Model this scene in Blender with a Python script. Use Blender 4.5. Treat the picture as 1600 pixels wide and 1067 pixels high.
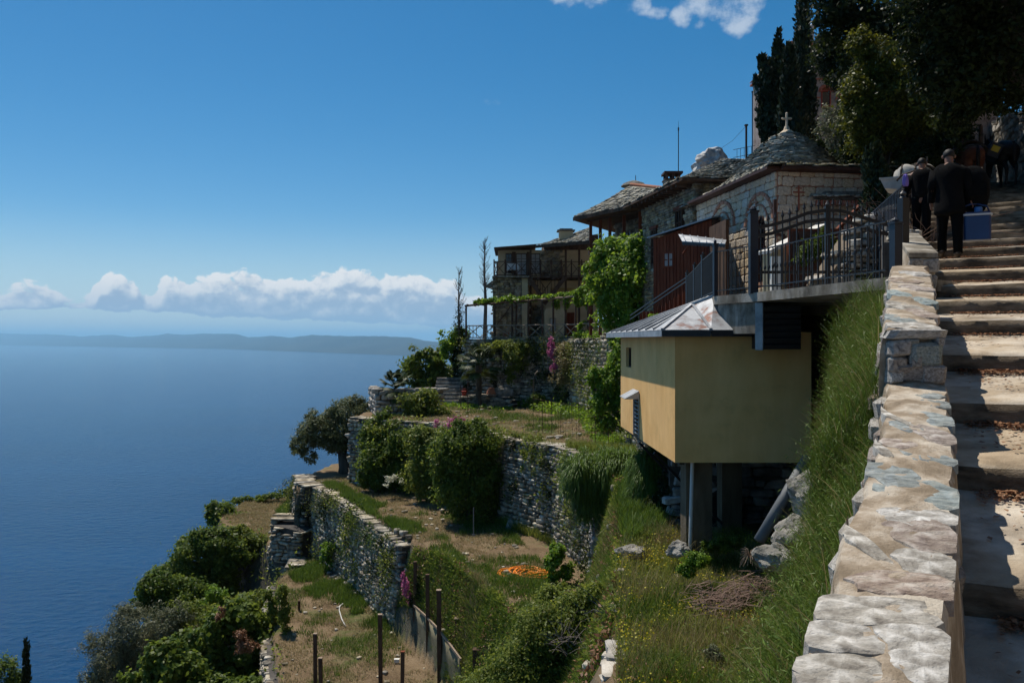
import bpy, math, random
import numpy as np
from mathutils import Vector, Matrix, noise

for _o in list(bpy.data.objects):
 bpy.data.objects.remove(_o)
S = bpy.context.scene
C = S.collection
R = math.radians
random.seed(7)
rng = np.random.default_rng(7)

# ------------------------------------------------------------------ camera, sky, sun, exposure
F = 1250.0          # focal length in pixels of the 1600 px wide photograph
EY = 531.0          # row of the eye level
cam_d = bpy.data.cameras.new('camera')
cam = bpy.data.objects.new('camera', cam_d)
C.objects.link(cam)
cam.location = (0, 0, 0)
cam.rotation_euler = (R(90), 0, 0)
cam_d.sensor_width = 36.0
cam_d.lens = 36.0 * F / 1600.0
cam_d.shift_y = -(533.5 - EY) / 1600.0
cam_d.clip_start = 0.05
cam_d.clip_end = 200000.0
S.camera = cam
S.view_settings.view_transform = 'Standard'
S.view_settings.look = 'None'
S.view_settings.exposure = 0.0
S.view_settings.gamma = 1.0
S.view_settings.use_curve_mapping = False
S.render.engine = 'CYCLES'
S.cycles.max_bounces = 6
S.cycles.diffuse_bounces = 3
S.cycles.glossy_bounces = 3
S.cycles.transmission_bounces = 4
S.cycles.volume_bounces = 2
S.cycles.transparent_max_bounces = 8

SUN_EL, SUN_AZ = 62.0, -36.0          # azimuth measured from the view direction, clockwise
sun_dir = Vector((math.sin(R(SUN_AZ)) * math.cos(R(SUN_EL)), math.cos(R(SUN_AZ)) * math.cos(R(SUN_EL)), math.sin(R(SUN_EL))))
sl = bpy.data.lights.new('sun', 'SUN')
sl.energy = 4.8
sl.angle = R(0.53)
sl.color = (1.0, 0.93, 0.82)
so = bpy.data.objects.new('sun', sl)
C.objects.link(so)
so.rotation_euler = sun_dir.to_track_quat('Z', 'Y').to_euler()

W = bpy.data.worlds.new('World')
S.world = W
W.use_nodes = True
nt = W.node_tree
nt.nodes.clear()


def N(nt, typ, **kw):
 n = nt.nodes.new(typ)
 for k, v in kw.items():
  if k == 'inp':
   for kk, vv in v.items():
    n.inputs[kk].default_value = vv
  else:
   setattr(n, k, v)
 return n


def ramp(nt, stops, interp='LINEAR'):
 n = nt.nodes.new('ShaderNodeValToRGB')
 cr = n.color_ramp
 cr.interpolation = interp
 while len(cr.elements) < len(stops):
  cr.elements.new(0.5)
 for e, (p, c) in zip(cr.elements, stops):
  e.position = p
  if isinstance(c, (int, float)):
   c = (c, c, c)
  e.color = (c[0], c[1], c[2], 1)
 return n


def math_n(nt, op, a=None, b=None, c=None, clamp=False):
 n = nt.nodes.new('ShaderNodeMath')
 n.operation = op
 n.use_clamp = clamp
 for i, v in enumerate((a, b, c)):
  if v is None:
   continue
  if isinstance(v, (int, float)):
   n.inputs[i].default_value = v
  else:
   nt.links.new(v, n.inputs[i])
 return n.outputs[0]


def build_world():
 L = nt.links.new
 sky = N(nt, 'ShaderNodeTexSky', sky_type='NISHITA', sun_disc=False, sun_elevation=R(SUN_EL),
   sun_rotation=R(SUN_AZ), altitude=200.0, air_density=0.85, dust_density=0.35, ozone_density=2.2)
 # direction -> azimuth / tangent of elevation (horizontal pixels are x/y, vertical z/y in front of the viewer)
 tc = N(nt, 'ShaderNodeTexCoord')
 sep = N(nt, 'ShaderNodeSeparateXYZ')
 L(tc.outputs['Generated'], sep.inputs[0])
 az = math_n(nt, 'ARCTAN2', sep.outputs[0], sep.outputs[1])
 hyp = math_n(nt, 'SQRT', math_n(nt, 'ADD', math_n(nt, 'MULTIPLY', sep.outputs[0], sep.outputs[0]),
         math_n(nt, 'MULTIPLY', sep.outputs[1], sep.outputs[1])))
 el = math_n(nt, 'ARCTAN2', sep.outputs[2], hyp)
 comb = N(nt, 'ShaderNodeCombineXYZ')
 L(az, comb.inputs[0])
 L(math_n(nt, 'MULTIPLY', el, 1.25), comb.inputs[1])

 def cloud_density(dy, dx=0.0):
  # dy shifts the sample towards the sun for self-shading
  m = N(nt, 'ShaderNodeMapping')
  m.inputs['Location'].default_value = (dx, dy * 1.25, 0)
  L(comb.outputs[0], m.inputs[0])
  n1 = N(nt, 'ShaderNodeTexNoise', noise_dimensions='2D')
  n1.inputs['Scale'].default_value = 17.0
  n1.inputs['Detail'].default_value = 8.0
  n1.inputs['Roughness'].default_value = 0.56
  L(m.outputs[0], n1.inputs['Vector'])
  vo = N(nt, 'ShaderNodeTexVoronoi', voronoi_dimensions='2D', feature='SMOOTH_F1')
  vo.inputs['Scale'].default_value = 46.0
  vo.inputs['Smoothness'].default_value = 0.35
  vo.inputs['Detail'].default_value = 2.0
  vo.inputs['Roughness'].default_value = 0.5
  ds = N(nt, 'ShaderNodeVectorMath', operation='MULTIPLY_ADD')
  nd = N(nt, 'ShaderNodeTexNoise', noise_dimensions='2D')
  nd.inputs['Scale'].default_value = 40.0
  nd.inputs['Detail'].default_value = 4.0
  L(m.outputs[0], nd.inputs['Vector'])
  L(nd.outputs['Color'], ds.inputs[0])
  ds.inputs[1].default_value = (0.02, 0.02, 0)
  L(m.outputs[0], ds.inputs[2])
  L(ds.outputs[0], vo.inputs['Vector'])
  puff = math_n(nt, 'SUBTRACT', 0.62, vo.outputs['Distance'])
  e = math_n(nt, 'ADD', el, dy)
  # top envelope of the bank along azimuth
  a2 = math_n(nt, 'ADD', az, dx)
  up = N(nt, 'ShaderNodeMapRange')
  up.inputs[1].default_value = -0.66
  up.inputs[2].default_value = 0.04
  L(a2, up.inputs[0])
  # heights of the bank's top (in units of 0.1 rad) along its length
  tab = [(-100, 462, 488), (0, 455, 488), (50, 449, 489), (85, 450, 489), (120, 460, 488), (138, 452, 489), (150, 430, 489), (170, 421, 490), (185, 427, 490), (208, 434, 491), (222, 457, 491), (235, 452, 491),
    (258, 434, 491), (300, 429, 492), (330, 422, 494), (420, 427, 498), (520, 419, 504), (600, 419, 508), (650, 428, 512), (705, 438, 515), (740, 455, 515), (800, 500, 512)]
  se, sb = [], []
  for (px, yt, yb) in tab:
   Xc = (px - 800) / F
   pos = (math.atan(Xc) + .66) / .70
   k = 1 / math.sqrt(1 + Xc * Xc)
   se.append((pos, math.atan((EY - yt) / F * k) * 10))
   sb.append((pos, math.atan((EY - yb) / F * k) * 10))
  env = ramp(nt, se, 'EASE')
  L(up.outputs[0], env.inputs[0])
  base = ramp(nt, sb)
  L(up.outputs[0], base.inputs[0])
  top = math_n(nt, 'MULTIPLY', env.outputs[0], 0.1)
  bot = math_n(nt, 'MULTIPLY', base.outputs[0], 0.1)
  # signed distances from the envelope
  dt = math_n(nt, 'MULTIPLY', math_n(nt, 'SUBTRACT', top, e), 62.0)
  db = math_n(nt, 'MULTIPLY', math_n(nt, 'SUBTRACT', e, bot), 150.0)
  lim = math_n(nt, 'MINIMUM', math_n(nt, 'MINIMUM', dt, db), 1.0)
  nz = math_n(nt, 'ADD', math_n(nt, 'MULTIPLY', math_n(nt, 'SUBTRACT', n1.outputs[0], 0.5), 2.2),
     math_n(nt, 'MULTIPLY', puff, 0.55))
  return math_n(nt, 'ADD', lim, nz), db

 d0, db0 = cloud_density(0.0)
 d1, _ = cloud_density(0.010, -0.005)
 alpha = N(nt, 'ShaderNodeMapRange', interpolation_type='SMOOTHSTEP')
 alpha.inputs[1].default_value = 0.10
 alpha.inputs[2].default_value = 0.36
 L(d0, alpha.inputs[0])
 lit = N(nt, 'ShaderNodeMapRange')
 lit.inputs[1].default_value = 0.35
 lit.inputs[2].default_value = -0.45
 L(math_n(nt, 'ADD', math_n(nt, 'SUBTRACT', d1, math_n(nt, 'MULTIPLY', d0, 0.72)), -0.02), lit.inputs[0])
 # lower part of the bank is greyer (its own thickness shades it)
 lowr = N(nt, 'ShaderNodeMapRange')
 lowr.inputs[1].default_value = 0.0
 lowr.inputs[2].default_value = 6.5
 L(db0, lowr.inputs[0])
 litm = math_n(nt, 'MULTIPLY', math_n(nt, 'ADD', math_n(nt, 'MULTIPLY', lit.outputs[0], 0.85), 0.15),
     math_n(nt, 'ADD', math_n(nt, 'MULTIPLY', lowr.outputs[0], 0.5), 0.5), clamp=True)
 ccol = ramp(nt, [(0.0, (0.34, 0.46, 0.62)), (0.35, (0.50, 0.60, 0.72)), (0.65, (0.76, 0.80, 0.84)), (1.0, (0.95, 0.95, 0.94))])
 L(litm, ccol.inputs[0])

 # small high wisps near the top of the view
 mp = N(nt, 'ShaderNodeMapping')
 mp.inputs['Scale'].default_value = (1.0, 1.0, 1)
 mp.inputs['Location'].default_value = (3.1, 0.9, 0)
 L(comb.outputs[0], mp.inputs[0])
 w1 = N(nt, 'ShaderNodeTexNoise', noise_dimensions='2D')
 w1.inputs['Scale'].default_value = 22.0
 w1.inputs['Detail'].default_value = 7.0
 w1.inputs['Roughness'].default_value = 0.6
 L(mp.outputs[0], w1.inputs['Vector'])

 def blob(a0, e0, ra, re):
  x = math_n(nt, 'DIVIDE', math_n(nt, 'SUBTRACT', az, a0), ra)
  y = math_n(nt, 'DIVIDE', math_n(nt, 'SUBTRACT', el, e0), re)
  r2 = math_n(nt, 'ADD', math_n(nt, 'MULTIPLY', x, x), math_n(nt, 'MULTIPLY', y, y))
  return math_n(nt, 'SUBTRACT', 1.0, r2)
 bl = None
 for (px, py, rx, ry) in [(918, -6, 52, 24), (1000, 8, 24, 20), (1028, 18, 16, 12), (1066, 26, 20, 16), (1130, 8, 62, 34),
        (1148, 36, 32, 20), (1096, 40, 14, 10), (760, 158, 24, 8), (1250, -60, 60, 30)]:
  X = (px - 800) / F
  Z = (EY - py) / F
  a0 = math.atan(X)
  e0 = math.atan(Z / math.sqrt(1 + X * X))
  b = blob(a0, e0, rx / F * math.cos(a0) ** 2 * 1.2, ry / F * 1.0)
  if px == 760:
   b = math_n(nt, 'SUBTRACT', b, 0.75)
  bl = b if bl is None else math_n(nt, 'MAXIMUM', bl, b)
 wd = math_n(nt, 'ADD', math_n(nt, 'MAXIMUM', bl, -3.0), math_n(nt, 'MULTIPLY', math_n(nt, 'SUBTRACT', w1.outputs[0], 0.52), 4.2))
 wa = N(nt, 'ShaderNodeMapRange', interpolation_type='SMOOTHSTEP')
 wa.inputs[1].default_value = 0.0
 wa.inputs[2].default_value = 1.5
 wa.inputs[4].default_value = 0.72
 L(wd, wa.inputs[0])

 # aerial whitening low over the horizon, all the way round
 hz = N(nt, 'ShaderNodeMapRange', interpolation_type='SMOOTHSTEP')
 hz.inputs[1].default_value = 0.16
 hz.inputs[2].default_value = -0.01
 hz.inputs[4].default_value = 0.72
 L(el, hz.inputs[0])
 bc = N(nt, 'ShaderNodeBackground')
 bs = N(nt, 'ShaderNodeBackground')
 bs.inputs['Strength'].default_value = 0.094
 # the photograph's deep saturated blue
 hs = N(nt, 'ShaderNodeHueSaturation')
 hs.inputs['Saturation'].default_value = 1.44
 hs.inputs['Hue'].default_value = 0.492
 L(sky.outputs[0], hs.inputs['Color'])
 mxw = N(nt, 'ShaderNodeMix', data_type='RGBA')
 L(hz.outputs[0], mxw.inputs['Factor'])
 L(hs.outputs[0], mxw.inputs['A'])
 mxw.inputs['B'].default_value = (5.6, 7.1, 8.0, 1)
 L(mxw.outputs['Result'], bs.inputs['Color'])
 L(ccol.outputs[0], bc.inputs['Color'])
 bc.inputs['Strength'].default_value = 0.93
 m1 = N(nt, 'ShaderNodeMixShader')
 L(alpha.outputs[0], m1.inputs[0])
 L(bs.outputs[0], m1.inputs[1])
 L(bc.outputs[0], m1.inputs[2])
 bw = N(nt, 'ShaderNodeBackground')
 bw.inputs['Color'].default_value = (0.60, 0.68, 0.78, 1)
 m2 = N(nt, 'ShaderNodeMixShader')
 L(wa.outputs[0], m2.inputs[0])
 L(m1.outputs[0], m2.inputs[1])
 L(bw.outputs[0], m2.inputs[2])
 out = N(nt, 'ShaderNodeOutputWorld')
 L(m2.outputs[0], out.inputs[0])


build_world()


# ------------------------------------------------------------------ helpers
def at(px, py, d):
 """pixel of the photograph at distance d (metres along the view axis) -> world point"""
 return Vector(((px - 800) / F * d, d, (EY - py) / F * d))


def gp(px, py, z):
 """pixel on the horizontal plane of height z"""
 d = z * F / (EY - py)
 return ((px - 800) / F * d, d)


def tag(o, label=None, cat=None, group=None, kind=None):
 if label:
  o['label'] = label
 if cat:
  o['category'] = cat
 if group:
  o['group'] = group
 if kind:
  o['kind'] = kind
 return o


def thing(name, label, cat, loc=(0, 0, 0), rz=0.0, group=None):
 o = bpy.data.objects.new(name, None)
 C.objects.link(o)
 o.empty_display_size = 0.2
 o.location = loc
 o.rotation_euler = (0, 0, rz)
 return tag(o, label, cat, group)


class MB:
 """collects simple solids, then links them as one mesh object"""
 def __init__(s):
  s.v = []
  s.f = []

 def add(s, vs, fs):
  b = len(s.v)
  s.v.extend([tuple(v) for v in vs])
  s.f.extend([tuple(b + i for i in f) for f in fs])
  return s

 def box(s, c, size, rz=0.0, M=None):
  x, y, z = size[0] / 2, size[1] / 2, size[2] / 2
  vs = [Vector((a * x, b * y, e * z)) for e in (-1, 1) for (a, b) in ((-1, -1), (1, -1), (1, 1), (-1, 1))]
  if M is None:
   M = Matrix.Rotation(rz, 3, 'Z')
  vs = [M @ v + Vector(c) for v in vs]
  return s.add(vs, [(0, 3, 2, 1), (4, 5, 6, 7), (0, 1, 5, 4), (1, 2, 6, 5), (2, 3, 7, 6), (3, 0, 4, 7)])

 def bar(s, a, b, w, h=None, up=(0, 0, 1)):
  """rectangular bar from a to b"""
  a, b = Vector(a), Vector(b)
  h = w if h is None else h
  t = (b - a)
  if t.length < 1e-6:
   return s
  t.normalize()
  u = Vector(up)
  if abs(t.dot(u)) > 0.98:
   u = Vector((0, 1, 0))
  r = t.cross(u).normalized()
  u = r.cross(t).normalized()
  vs = []
  for p in (a, b):
   for (i, j) in ((-1, -1), (1, -1), (1, 1), (-1, 1)):
    vs.append(p + r * i * w / 2 + u * j * h / 2)
  return s.add(vs, [(0, 1, 2, 3), (7, 6, 5, 4), (0, 4, 5, 1), (1, 5, 6, 2), (2, 6, 7, 3), (3, 7, 4, 0)])

 def tube(s, pts, rad, n=6, cap=True):
  pts = [Vector(p) for p in pts]
  if isinstance(rad, (int, float)):
   rad = [rad] * len(pts)
  b = len(s.v)
  up = Vector((0.13, 0.21, 1)).normalized()
  for i, p in enumerate(pts):
   if i == 0:
    t = pts[1] - p
   elif i == len(pts) - 1:
    t = p - pts[i - 1]
   else:
    t = pts[i + 1] - pts[i - 1]
   t.normalize()
   u = up if abs(t.dot(up)) < 0.95 else Vector((1, 0.1, 0))
   r = t.cross(u).normalized()
   q = r.cross(t)
   for k in range(n):
    a = 2 * math.pi * k / n
    s.v.append(tuple(p + (r * math.cos(a) + q * math.sin(a)) * rad[i]))
  for i in range(len(pts) - 1):
   for k in range(n):
    k2 = (k + 1) % n
    s.f.append((b + i * n + k, b + i * n + k2, b + (i + 1) * n + k2, b + (i + 1) * n + k))
  if cap:
   s.f.append(tuple(b + k for k in reversed(range(n))))
   e = b + (len(pts) - 1) * n
   s.f.append(tuple(e + k for k in range(n)))
  return s

 def lathe(s, c, prof, n=12):
  """prof: (radius, z) from bottom to top"""
  b = len(s.v)
  for (r, z) in prof:
   for k in range(n):
    a = 2 * math.pi * k / n
    s.v.append((c[0] + r * math.cos(a), c[1] + r * math.sin(a), c[2] + z))
  for i in range(len(prof) - 1):
   for k in range(n):
    k2 = (k + 1) % n
    s.f.append((b + i * n + k, b + i * n + k2, b + (i + 1) * n + k2, b + (i + 1) * n + k))
  s.f.append(tuple(b + k for k in reversed(range(n))))
  e = b + (len(prof) - 1) * n
  s.f.append(tuple(e + k for k in range(n)))
  return s

 def prism(s, poly, z0, z1):
  """vertical prism over a counter-clockwise polygon; z0/z1 numbers or lists"""
  n = len(poly)
  a = sum(poly[i][0] * poly[(i + 1) % n][1] - poly[(i + 1) % n][0] * poly[i][1] for i in range(n))
  if a < 0:
   poly = poly[::-1]
   if not isinstance(z0, (int, float)):
    z0 = z0[::-1]
   if not isinstance(z1, (int, float)):
    z1 = z1[::-1]
  g = lambda z, i: z if isinstance(z, (int, float)) else z[i]
  vs = [(p[0], p[1], g(z0, i)) for i, p in enumerate(poly)] + [(p[0], p[1], g(z1, i)) for i, p in enumerate(poly)]
  fs = [tuple(reversed(range(n))), tuple(range(n, 2 * n))]
  fs += [(i, (i + 1) % n, n + (i + 1) % n, n + i) for i in range(n)]
  return s.add(vs, fs)

 def extrude(s, pts, vec):
  """closed 3-D polygon pushed along vec"""
  n = len(pts)
  vec = Vector(vec)
  vs = [Vector(p) for p in pts] + [Vector(p) + vec for p in pts]
  fs = [tuple(reversed(range(n))), tuple(range(n, 2 * n))]
  fs += [(i, (i + 1) % n, n + (i + 1) % n, n + i) for i in range(n)]
  return s.add(vs, fs)

 def build(s, name, mat, parent=None, smooth=False):
  me = bpy.data.meshes.new(name)
  me.from_pydata(s.v, [], s.f)
  me.materials.append(mat)
  if smooth:
   me.polygons.foreach_set('use_smooth', [True] * len(me.polygons))
  me.update()
  o = bpy.data.objects.new(name, me)
  C.objects.link(o)
  if parent is not None:
   o.parent = parent
  return o


def fix_normals(o):
 import bmesh
 bm = bmesh.new()
 bm.from_mesh(o.data)
 bmesh.ops.recalc_face_normals(bm, faces=bm.faces)
 bm.to_mesh(o.data)
 bm.free()
 return o


def np_mesh(name, V, Fq, mat, parent=None, smooth=False, rnd=None):
 """V (n,3), Fq (m,k) arrays with k = 3 or 4; rnd = per-face random number kept as an attribute"""
 V = np.asarray(V, dtype=np.float32)
 Fq = np.asarray(Fq, dtype=np.int32)
 me = bpy.data.meshes.new(name)
 m, k = Fq.shape
 me.vertices.add(len(V))
 me.vertices.foreach_set('co', V.ravel())
 me.loops.add(m * k)
 me.loops.foreach_set('vertex_index', Fq.ravel())
 me.polygons.add(m)
 me.polygons.foreach_set('loop_start', np.arange(0, m * k, k, dtype=np.int32))
 me.polygons.foreach_set('loop_total', np.full(m, k, dtype=np.int32))
 if smooth:
  me.polygons.foreach_set('use_smooth', np.ones(m, dtype=bool))
 if rnd is not None:
  at_ = me.attributes.new('rnd', 'FLOAT', 'FACE')
  at_.data.foreach_set('value', np.asarray(rnd, dtype=np.float32))
 me.materials.append(mat)
 me.update()
 me.validate()
 o = bpy.data.objects.new(name, me)
 C.objects.link(o)
 if parent is not None:
  o.parent = parent
 return o


def fbm(x, y, z=0.0, oct=4, seed=0):
 return noise.fractal(Vector((x + seed * 17.3, y - seed * 9.1, z + seed * 3.7)), 1.0, 2.0, oct)


# ------------------------------------------------------------------ materials
MATS = {}


def pm(name, c1, c2, scale=3.0, rough=0.85, bump=0.3, bscale=None, detail=6.0, c3=None, metallic=0.0, spec=0.3, var=0.0,
  attr=False, lo=0.35, hi=0.65, coords='Object', stretch=None, bdist=0.02, stain=None):
 """noise-mixed principled material; var: lightness spread from object to object (or face to face when attr)"""
 m = bpy.data.materials.new(name)
 m.use_nodes = True
 t = m.node_tree
 t.nodes.clear()
 L = t.links.new
 out = N(t, 'ShaderNodeOutputMaterial')
 p = N(t, 'ShaderNodeBsdfPrincipled')
 p.inputs['Roughness'].default_value = rough
 p.inputs['Metallic'].default_value = metallic
 p.inputs['Specular IOR Level'].default_value = spec
 L(p.outputs[0], out.inputs[0])
 tc = N(t, 'ShaderNodeTexCoord')
 if coords == 'World':
  src = N(t, 'ShaderNodeNewGeometry').outputs['Position']
 else:
  src = tc.outputs[coords]
 if stretch:
  mp = N(t, 'ShaderNodeMapping')
  mp.inputs['Scale'].default_value = stretch
  L(src, mp.inputs[0])
  src = mp.outputs[0]
 nz = N(t, 'ShaderNodeTexNoise')
 nz.inputs['Scale'].default_value = scale
 nz.inputs['Detail'].default_value = detail
 nz.inputs['Roughness'].default_value = 0.6
 L(src, nz.inputs['Vector'])
 st = [(lo, c1), (hi, c2)] if c3 is None else [(lo, c1), ((lo + hi) / 2, c2), (hi, c3)]
 rp = ramp(t, st)
 L(nz.outputs[0], rp.inputs[0])
 col = rp.outputs[0]
 if var > 0:
  if attr:
   r = N(t, 'ShaderNodeAttribute', attribute_name='rnd').outputs['Fac']
  else:
   r = N(t, 'ShaderNodeObjectInfo').outputs['Random']
  hs = N(t, 'ShaderNodeHueSaturation')
  L(col, hs.inputs['Color'])
  mr = N(t, 'ShaderNodeMapRange')
  mr.inputs[3].default_value = 1 - var
  mr.inputs[4].default_value = 1 + var
  L(r, mr.inputs[0])
  L(mr.outputs[0], hs.inputs['Value'])
  fr = math_n(t, 'FRACT', math_n(t, 'MULTIPLY', r, 7.31))
  mr2 = N(t, 'ShaderNodeMapRange')
  mr2.inputs[3].default_value = 0.7
  mr2.inputs[4].default_value = 1.3
  L(fr, mr2.inputs[0])
  L(mr2.outputs[0], hs.inputs['Saturation'])
  col = hs.outputs[0]
 if stain:
  mp = N(t, 'ShaderNodeMapping')
  mp.inputs['Scale'].default_value = stain[0]
  L(tc.outputs['Object'], mp.inputs[0])
  ns = N(t, 'ShaderNodeTexNoise', inp={'Scale': 1.0, 'Detail': 7.0, 'Roughness': .62})
  L(mp.outputs[0], ns.inputs['Vector'])
  rs = ramp(t, [(.46, stain[1]), (.60, (1, 1, 1))])
  L(ns.outputs[0], rs.inputs[0])
  n4 = N(t, 'ShaderNodeTexNoise', inp={'Scale': 1.7, 'Detail': 9.0, 'Roughness': .75})
  L(tc.outputs['Object'], n4.inputs['Vector'])
  r4 = ramp(t, [(.34, .86), (.46, 1.0), (.66, 1.05)])
  L(n4.outputs[0], r4.inputs[0])
  for src_ in (rs.outputs[0], r4.outputs[0]):
   mu = N(t, 'ShaderNodeMix', data_type='RGBA', blend_type='MULTIPLY')
   mu.inputs['Factor'].default_value = 1.0
   L(col, mu.inputs['A'])
   L(src_, mu.inputs['B'])
   col = mu.outputs['Result']
 L(col, p.inputs['Base Color'])
 if bump > 0:
  nb = N(t, 'ShaderNodeTexNoise')
  nb.inputs['Scale'].default_value = bscale or scale * 6
  nb.inputs['Detail'].default_value = 8.0
  nb.inputs['Roughness'].default_value = 0.65
  L(src, nb.inputs['Vector'])
  b = N(t, 'ShaderNodeBump')
  b.inputs['Strength'].default_value = bump
  b.inputs['Distance'].default_value = bdist
  L(nb.outputs[0], b.inputs['Height'])
  L(b.outputs[0], p.inputs['Normal'])
 MATS[name] = m
 return m


def leafmat(name, c1, c2, c3=None, trans=0.35, rough=0.5, gloss=0.25, nscale=1.2):
 m = bpy.data.materials.new(name)
 m.use_nodes = True
 t = m.node_tree
 t.nodes.clear()
 L = t.links.new
 out = N(t, 'ShaderNodeOutputMaterial')
 a = N(t, 'ShaderNodeAttribute', attribute_name='rnd')
 nz = N(t, 'ShaderNodeTexNoise')
 nz.inputs['Scale'].default_value = nscale
 nz.inputs['Detail'].default_value = 3
 tc = N(t, 'ShaderNodeTexCoord')
 L(tc.outputs['Object'], nz.inputs['Vector'])
 f = math_n(t, 'ADD', math_n(t, 'MULTIPLY', a.outputs['Fac'], 0.6), math_n(t, 'MULTIPLY', nz.outputs[0], 0.45))
 st = [(0.1, c1), (0.8, c2)] if c3 is None else [(0.1, c1), (0.55, c2), (0.95, c3)]
 rp = ramp(t, st)
 L(f, rp.inputs[0])
 p = N(t, 'ShaderNodeBsdfPrincipled')
 p.inputs['Roughness'].default_value = rough
 p.inputs['Specular IOR Level'].default_value = gloss
 L(rp.outputs[0], p.inputs['Base Color'])
 tr = N(t, 'ShaderNodeBsdfTranslucent')
 hs = N(t, 'ShaderNodeHueSaturation')
 hs.inputs['Value'].default_value = 1.5
 hs.inputs['Hue'].default_value = 0.48
 L(rp.outputs[0], hs.inputs['Color'])
 L(hs.outputs[0], tr.inputs['Color'])
 mx = N(t, 'ShaderNodeMixShader')
 mx.inputs[0].default_value = trans
 L(p.outputs[0], mx.inputs[1])
 L(tr.outputs[0], mx.inputs[2])
 L(mx.outputs[0], out.inputs[0])
 MATS[name] = m
 return m


M = MATS
pm('mortar', (.33, .27, .20), (.50, .42, .33), 5, .95, .8, 90, c3=(.58, .51, .41), stain=((5, 5, 5), (.72, .68, .62)), bdist=.012)
pm('cap_white', (.26, .24, .215), (.50, .475, .43), 11, .85, .7, 70, c3=(.70, .67, .62), var=.12, stretch=(1, 1.5, 1), bdist=.012, stain=((15, 15, 15), (.74, .72, .69)))
pm('cap_grey', (.16, .19, .20), (.33, .38, .38), 10, .8, .8, 60, c3=(.42, .44, .41), var=.15, stretch=(1, 2.5, 1), bdist=.012, stain=((13, 13, 13), (.78, .76, .72)))
pm('cap_red', (.24, .19, .165), (.45, .38, .33), 9, .8, .9, 55, c3=(.58, .53, .47), var=.12, stretch=(1, 2.2, 1), bdist=.012, stain=((13, 13, 13), (.74, .71, .67)))
pm('wall_stone', (.12, .11, .105), (.30, .27, .24), 4, .9, .7, 24, c3=(.42, .39, .35), var=.3)
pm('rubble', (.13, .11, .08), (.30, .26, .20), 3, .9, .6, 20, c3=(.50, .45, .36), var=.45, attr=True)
pm('rubble_warm', (.14, .11, .075), (.32, .26, .17), 3, .9, .6, 20, c3=(.45, .38, .26), var=.35, attr=True)
pm('joint_dark', (.05, .045, .04), (.10, .09, .08), 4, .95, .4)
pm('joint_warm', (.16, .12, .085), (.25, .20, .14), 4, .95, .4)
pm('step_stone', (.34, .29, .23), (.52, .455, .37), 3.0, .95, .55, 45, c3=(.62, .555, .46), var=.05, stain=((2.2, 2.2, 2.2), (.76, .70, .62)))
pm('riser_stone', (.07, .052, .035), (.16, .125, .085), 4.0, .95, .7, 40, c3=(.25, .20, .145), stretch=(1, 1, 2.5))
pm('concrete', (.17, .155, .13), (.36, .33, .28), 3, .95, .5, 40, c3=(.45, .42, .36), stain=((3, 3, .8), (.55, .52, .47)))
pm('plaster', (.84, .49, .175), (.87, .53, .205), .9, .95, .35, 30, c3=(.90, .56, .23), stain=((2.2, 2.2, .5), (.93, .90, .86)), bdist=.012)
pm('pillar_concrete', (.09, .07, .045), (.17, .135, .09), 2.5, .95, .4, 40, stretch=(2, 2, .5))
pm('plaster_plain', (.52, .42, .25), (.66, .54, .34), 1.5, .95, .15, 40)
pm('plaster_yellow', (.40, .28, .10), (.50, .36, .14), 1.5, .95, .15, 40)
pm('zinc', (.24, .255, .27), (.36, .375, .39), 4, .5, .15, 20, c3=(.44, .45, .46), metallic=.5, spec=.5)
pm('zinc_rusty', (.22, .12, .09), (.33, .335, .345), 3, .55, .2, 20, c3=(.44, .45, .46), metallic=.4, lo=.38, hi=.55)
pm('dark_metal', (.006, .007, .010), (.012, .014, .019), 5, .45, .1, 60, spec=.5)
pm('blue_metal', (.007, .012, .022), (.012, .02, .036), 5, .45, .1, 60, spec=.5)
pm('brown_metal', (.05, .022, .016), (.09, .04, .028), 5, .6, .1)
pm('old_wood', (.055, .03, .018), (.12, .07, .045), 6, .85, .4, 40, stretch=(1, 1, .3))
pm('pale_wood', (.22, .16, .11), (.34, .26, .19), 6, .85, .4, 40, stretch=(1, 1, .3))
pm('red_wood', (.13, .03, .012), (.22, .06, .025), 3, .8, .4, 40, stretch=(4, 4, .4))
pm('red_paint', (.25, .03, .02), (.33, .05, .03), 3, .7, .1)
pm('brick_red', (.30, .09, .05), (.40, .14, .09), 5, .9, .3)
pm('slate', (.17, .15, .115), (.33, .30, .235), 5, .85, .6, 30, c3=(.44, .42, .35), var=.5, attr=True)
pm('slate_mossy', (.15, .13, .07), (.30, .25, .14), 2.5, .9, .6, 30, c3=(.40, .37, .30), var=.45, attr=True)
pm('block', (.44, .35, .25), (.62, .52, .39), 5, .92, .5, 30, c3=(.72, .62, .49), var=.12)
pm('pointing_red', (.36, .17, .11), (.46, .25, .17), 5, .95, .2)
pm('marble', (.62, .60, .55), (.75, .73, .68), 5, .6, .1)
pm('soil', (.13, .088, .052), (.24, .17, .11), 1.1, 1.0, .8, 14, c3=(.31, .235, .155), bdist=.05, coords='World')
pm('rock_pale', (.12, .115, .10), (.28, .265, .235), 2.5, .9, .9, 12, c3=(.42, .40, .36), bdist=.08)
pm('rock_grey', (.06, .065, .07), (.17, .18, .19), 1.6, .85, .9, 7, c3=(.30, .31, .32), bdist=.12, stretch=(2.2, 2.2, .5))
pm('bark', (.05, .04, .03), (.12, .10, .08), 4, .95, .7, 30, stretch=(1, 1, .3))
pm('dead_bark', (.12, .10, .085), (.20, .17, .15), 4, .95, .4, 30)
pm('dry_twig', (.16, .10, .08), (.28, .20, .16), 4, .95, .2, 30)
pm('glass_dark', (.012, .014, .018), (.02, .022, .028), 2, .12, 0, spec=.6)
pm('curtain', (.42, .41, .38), (.55, .53, .50), 2, .9, .1)
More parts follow.
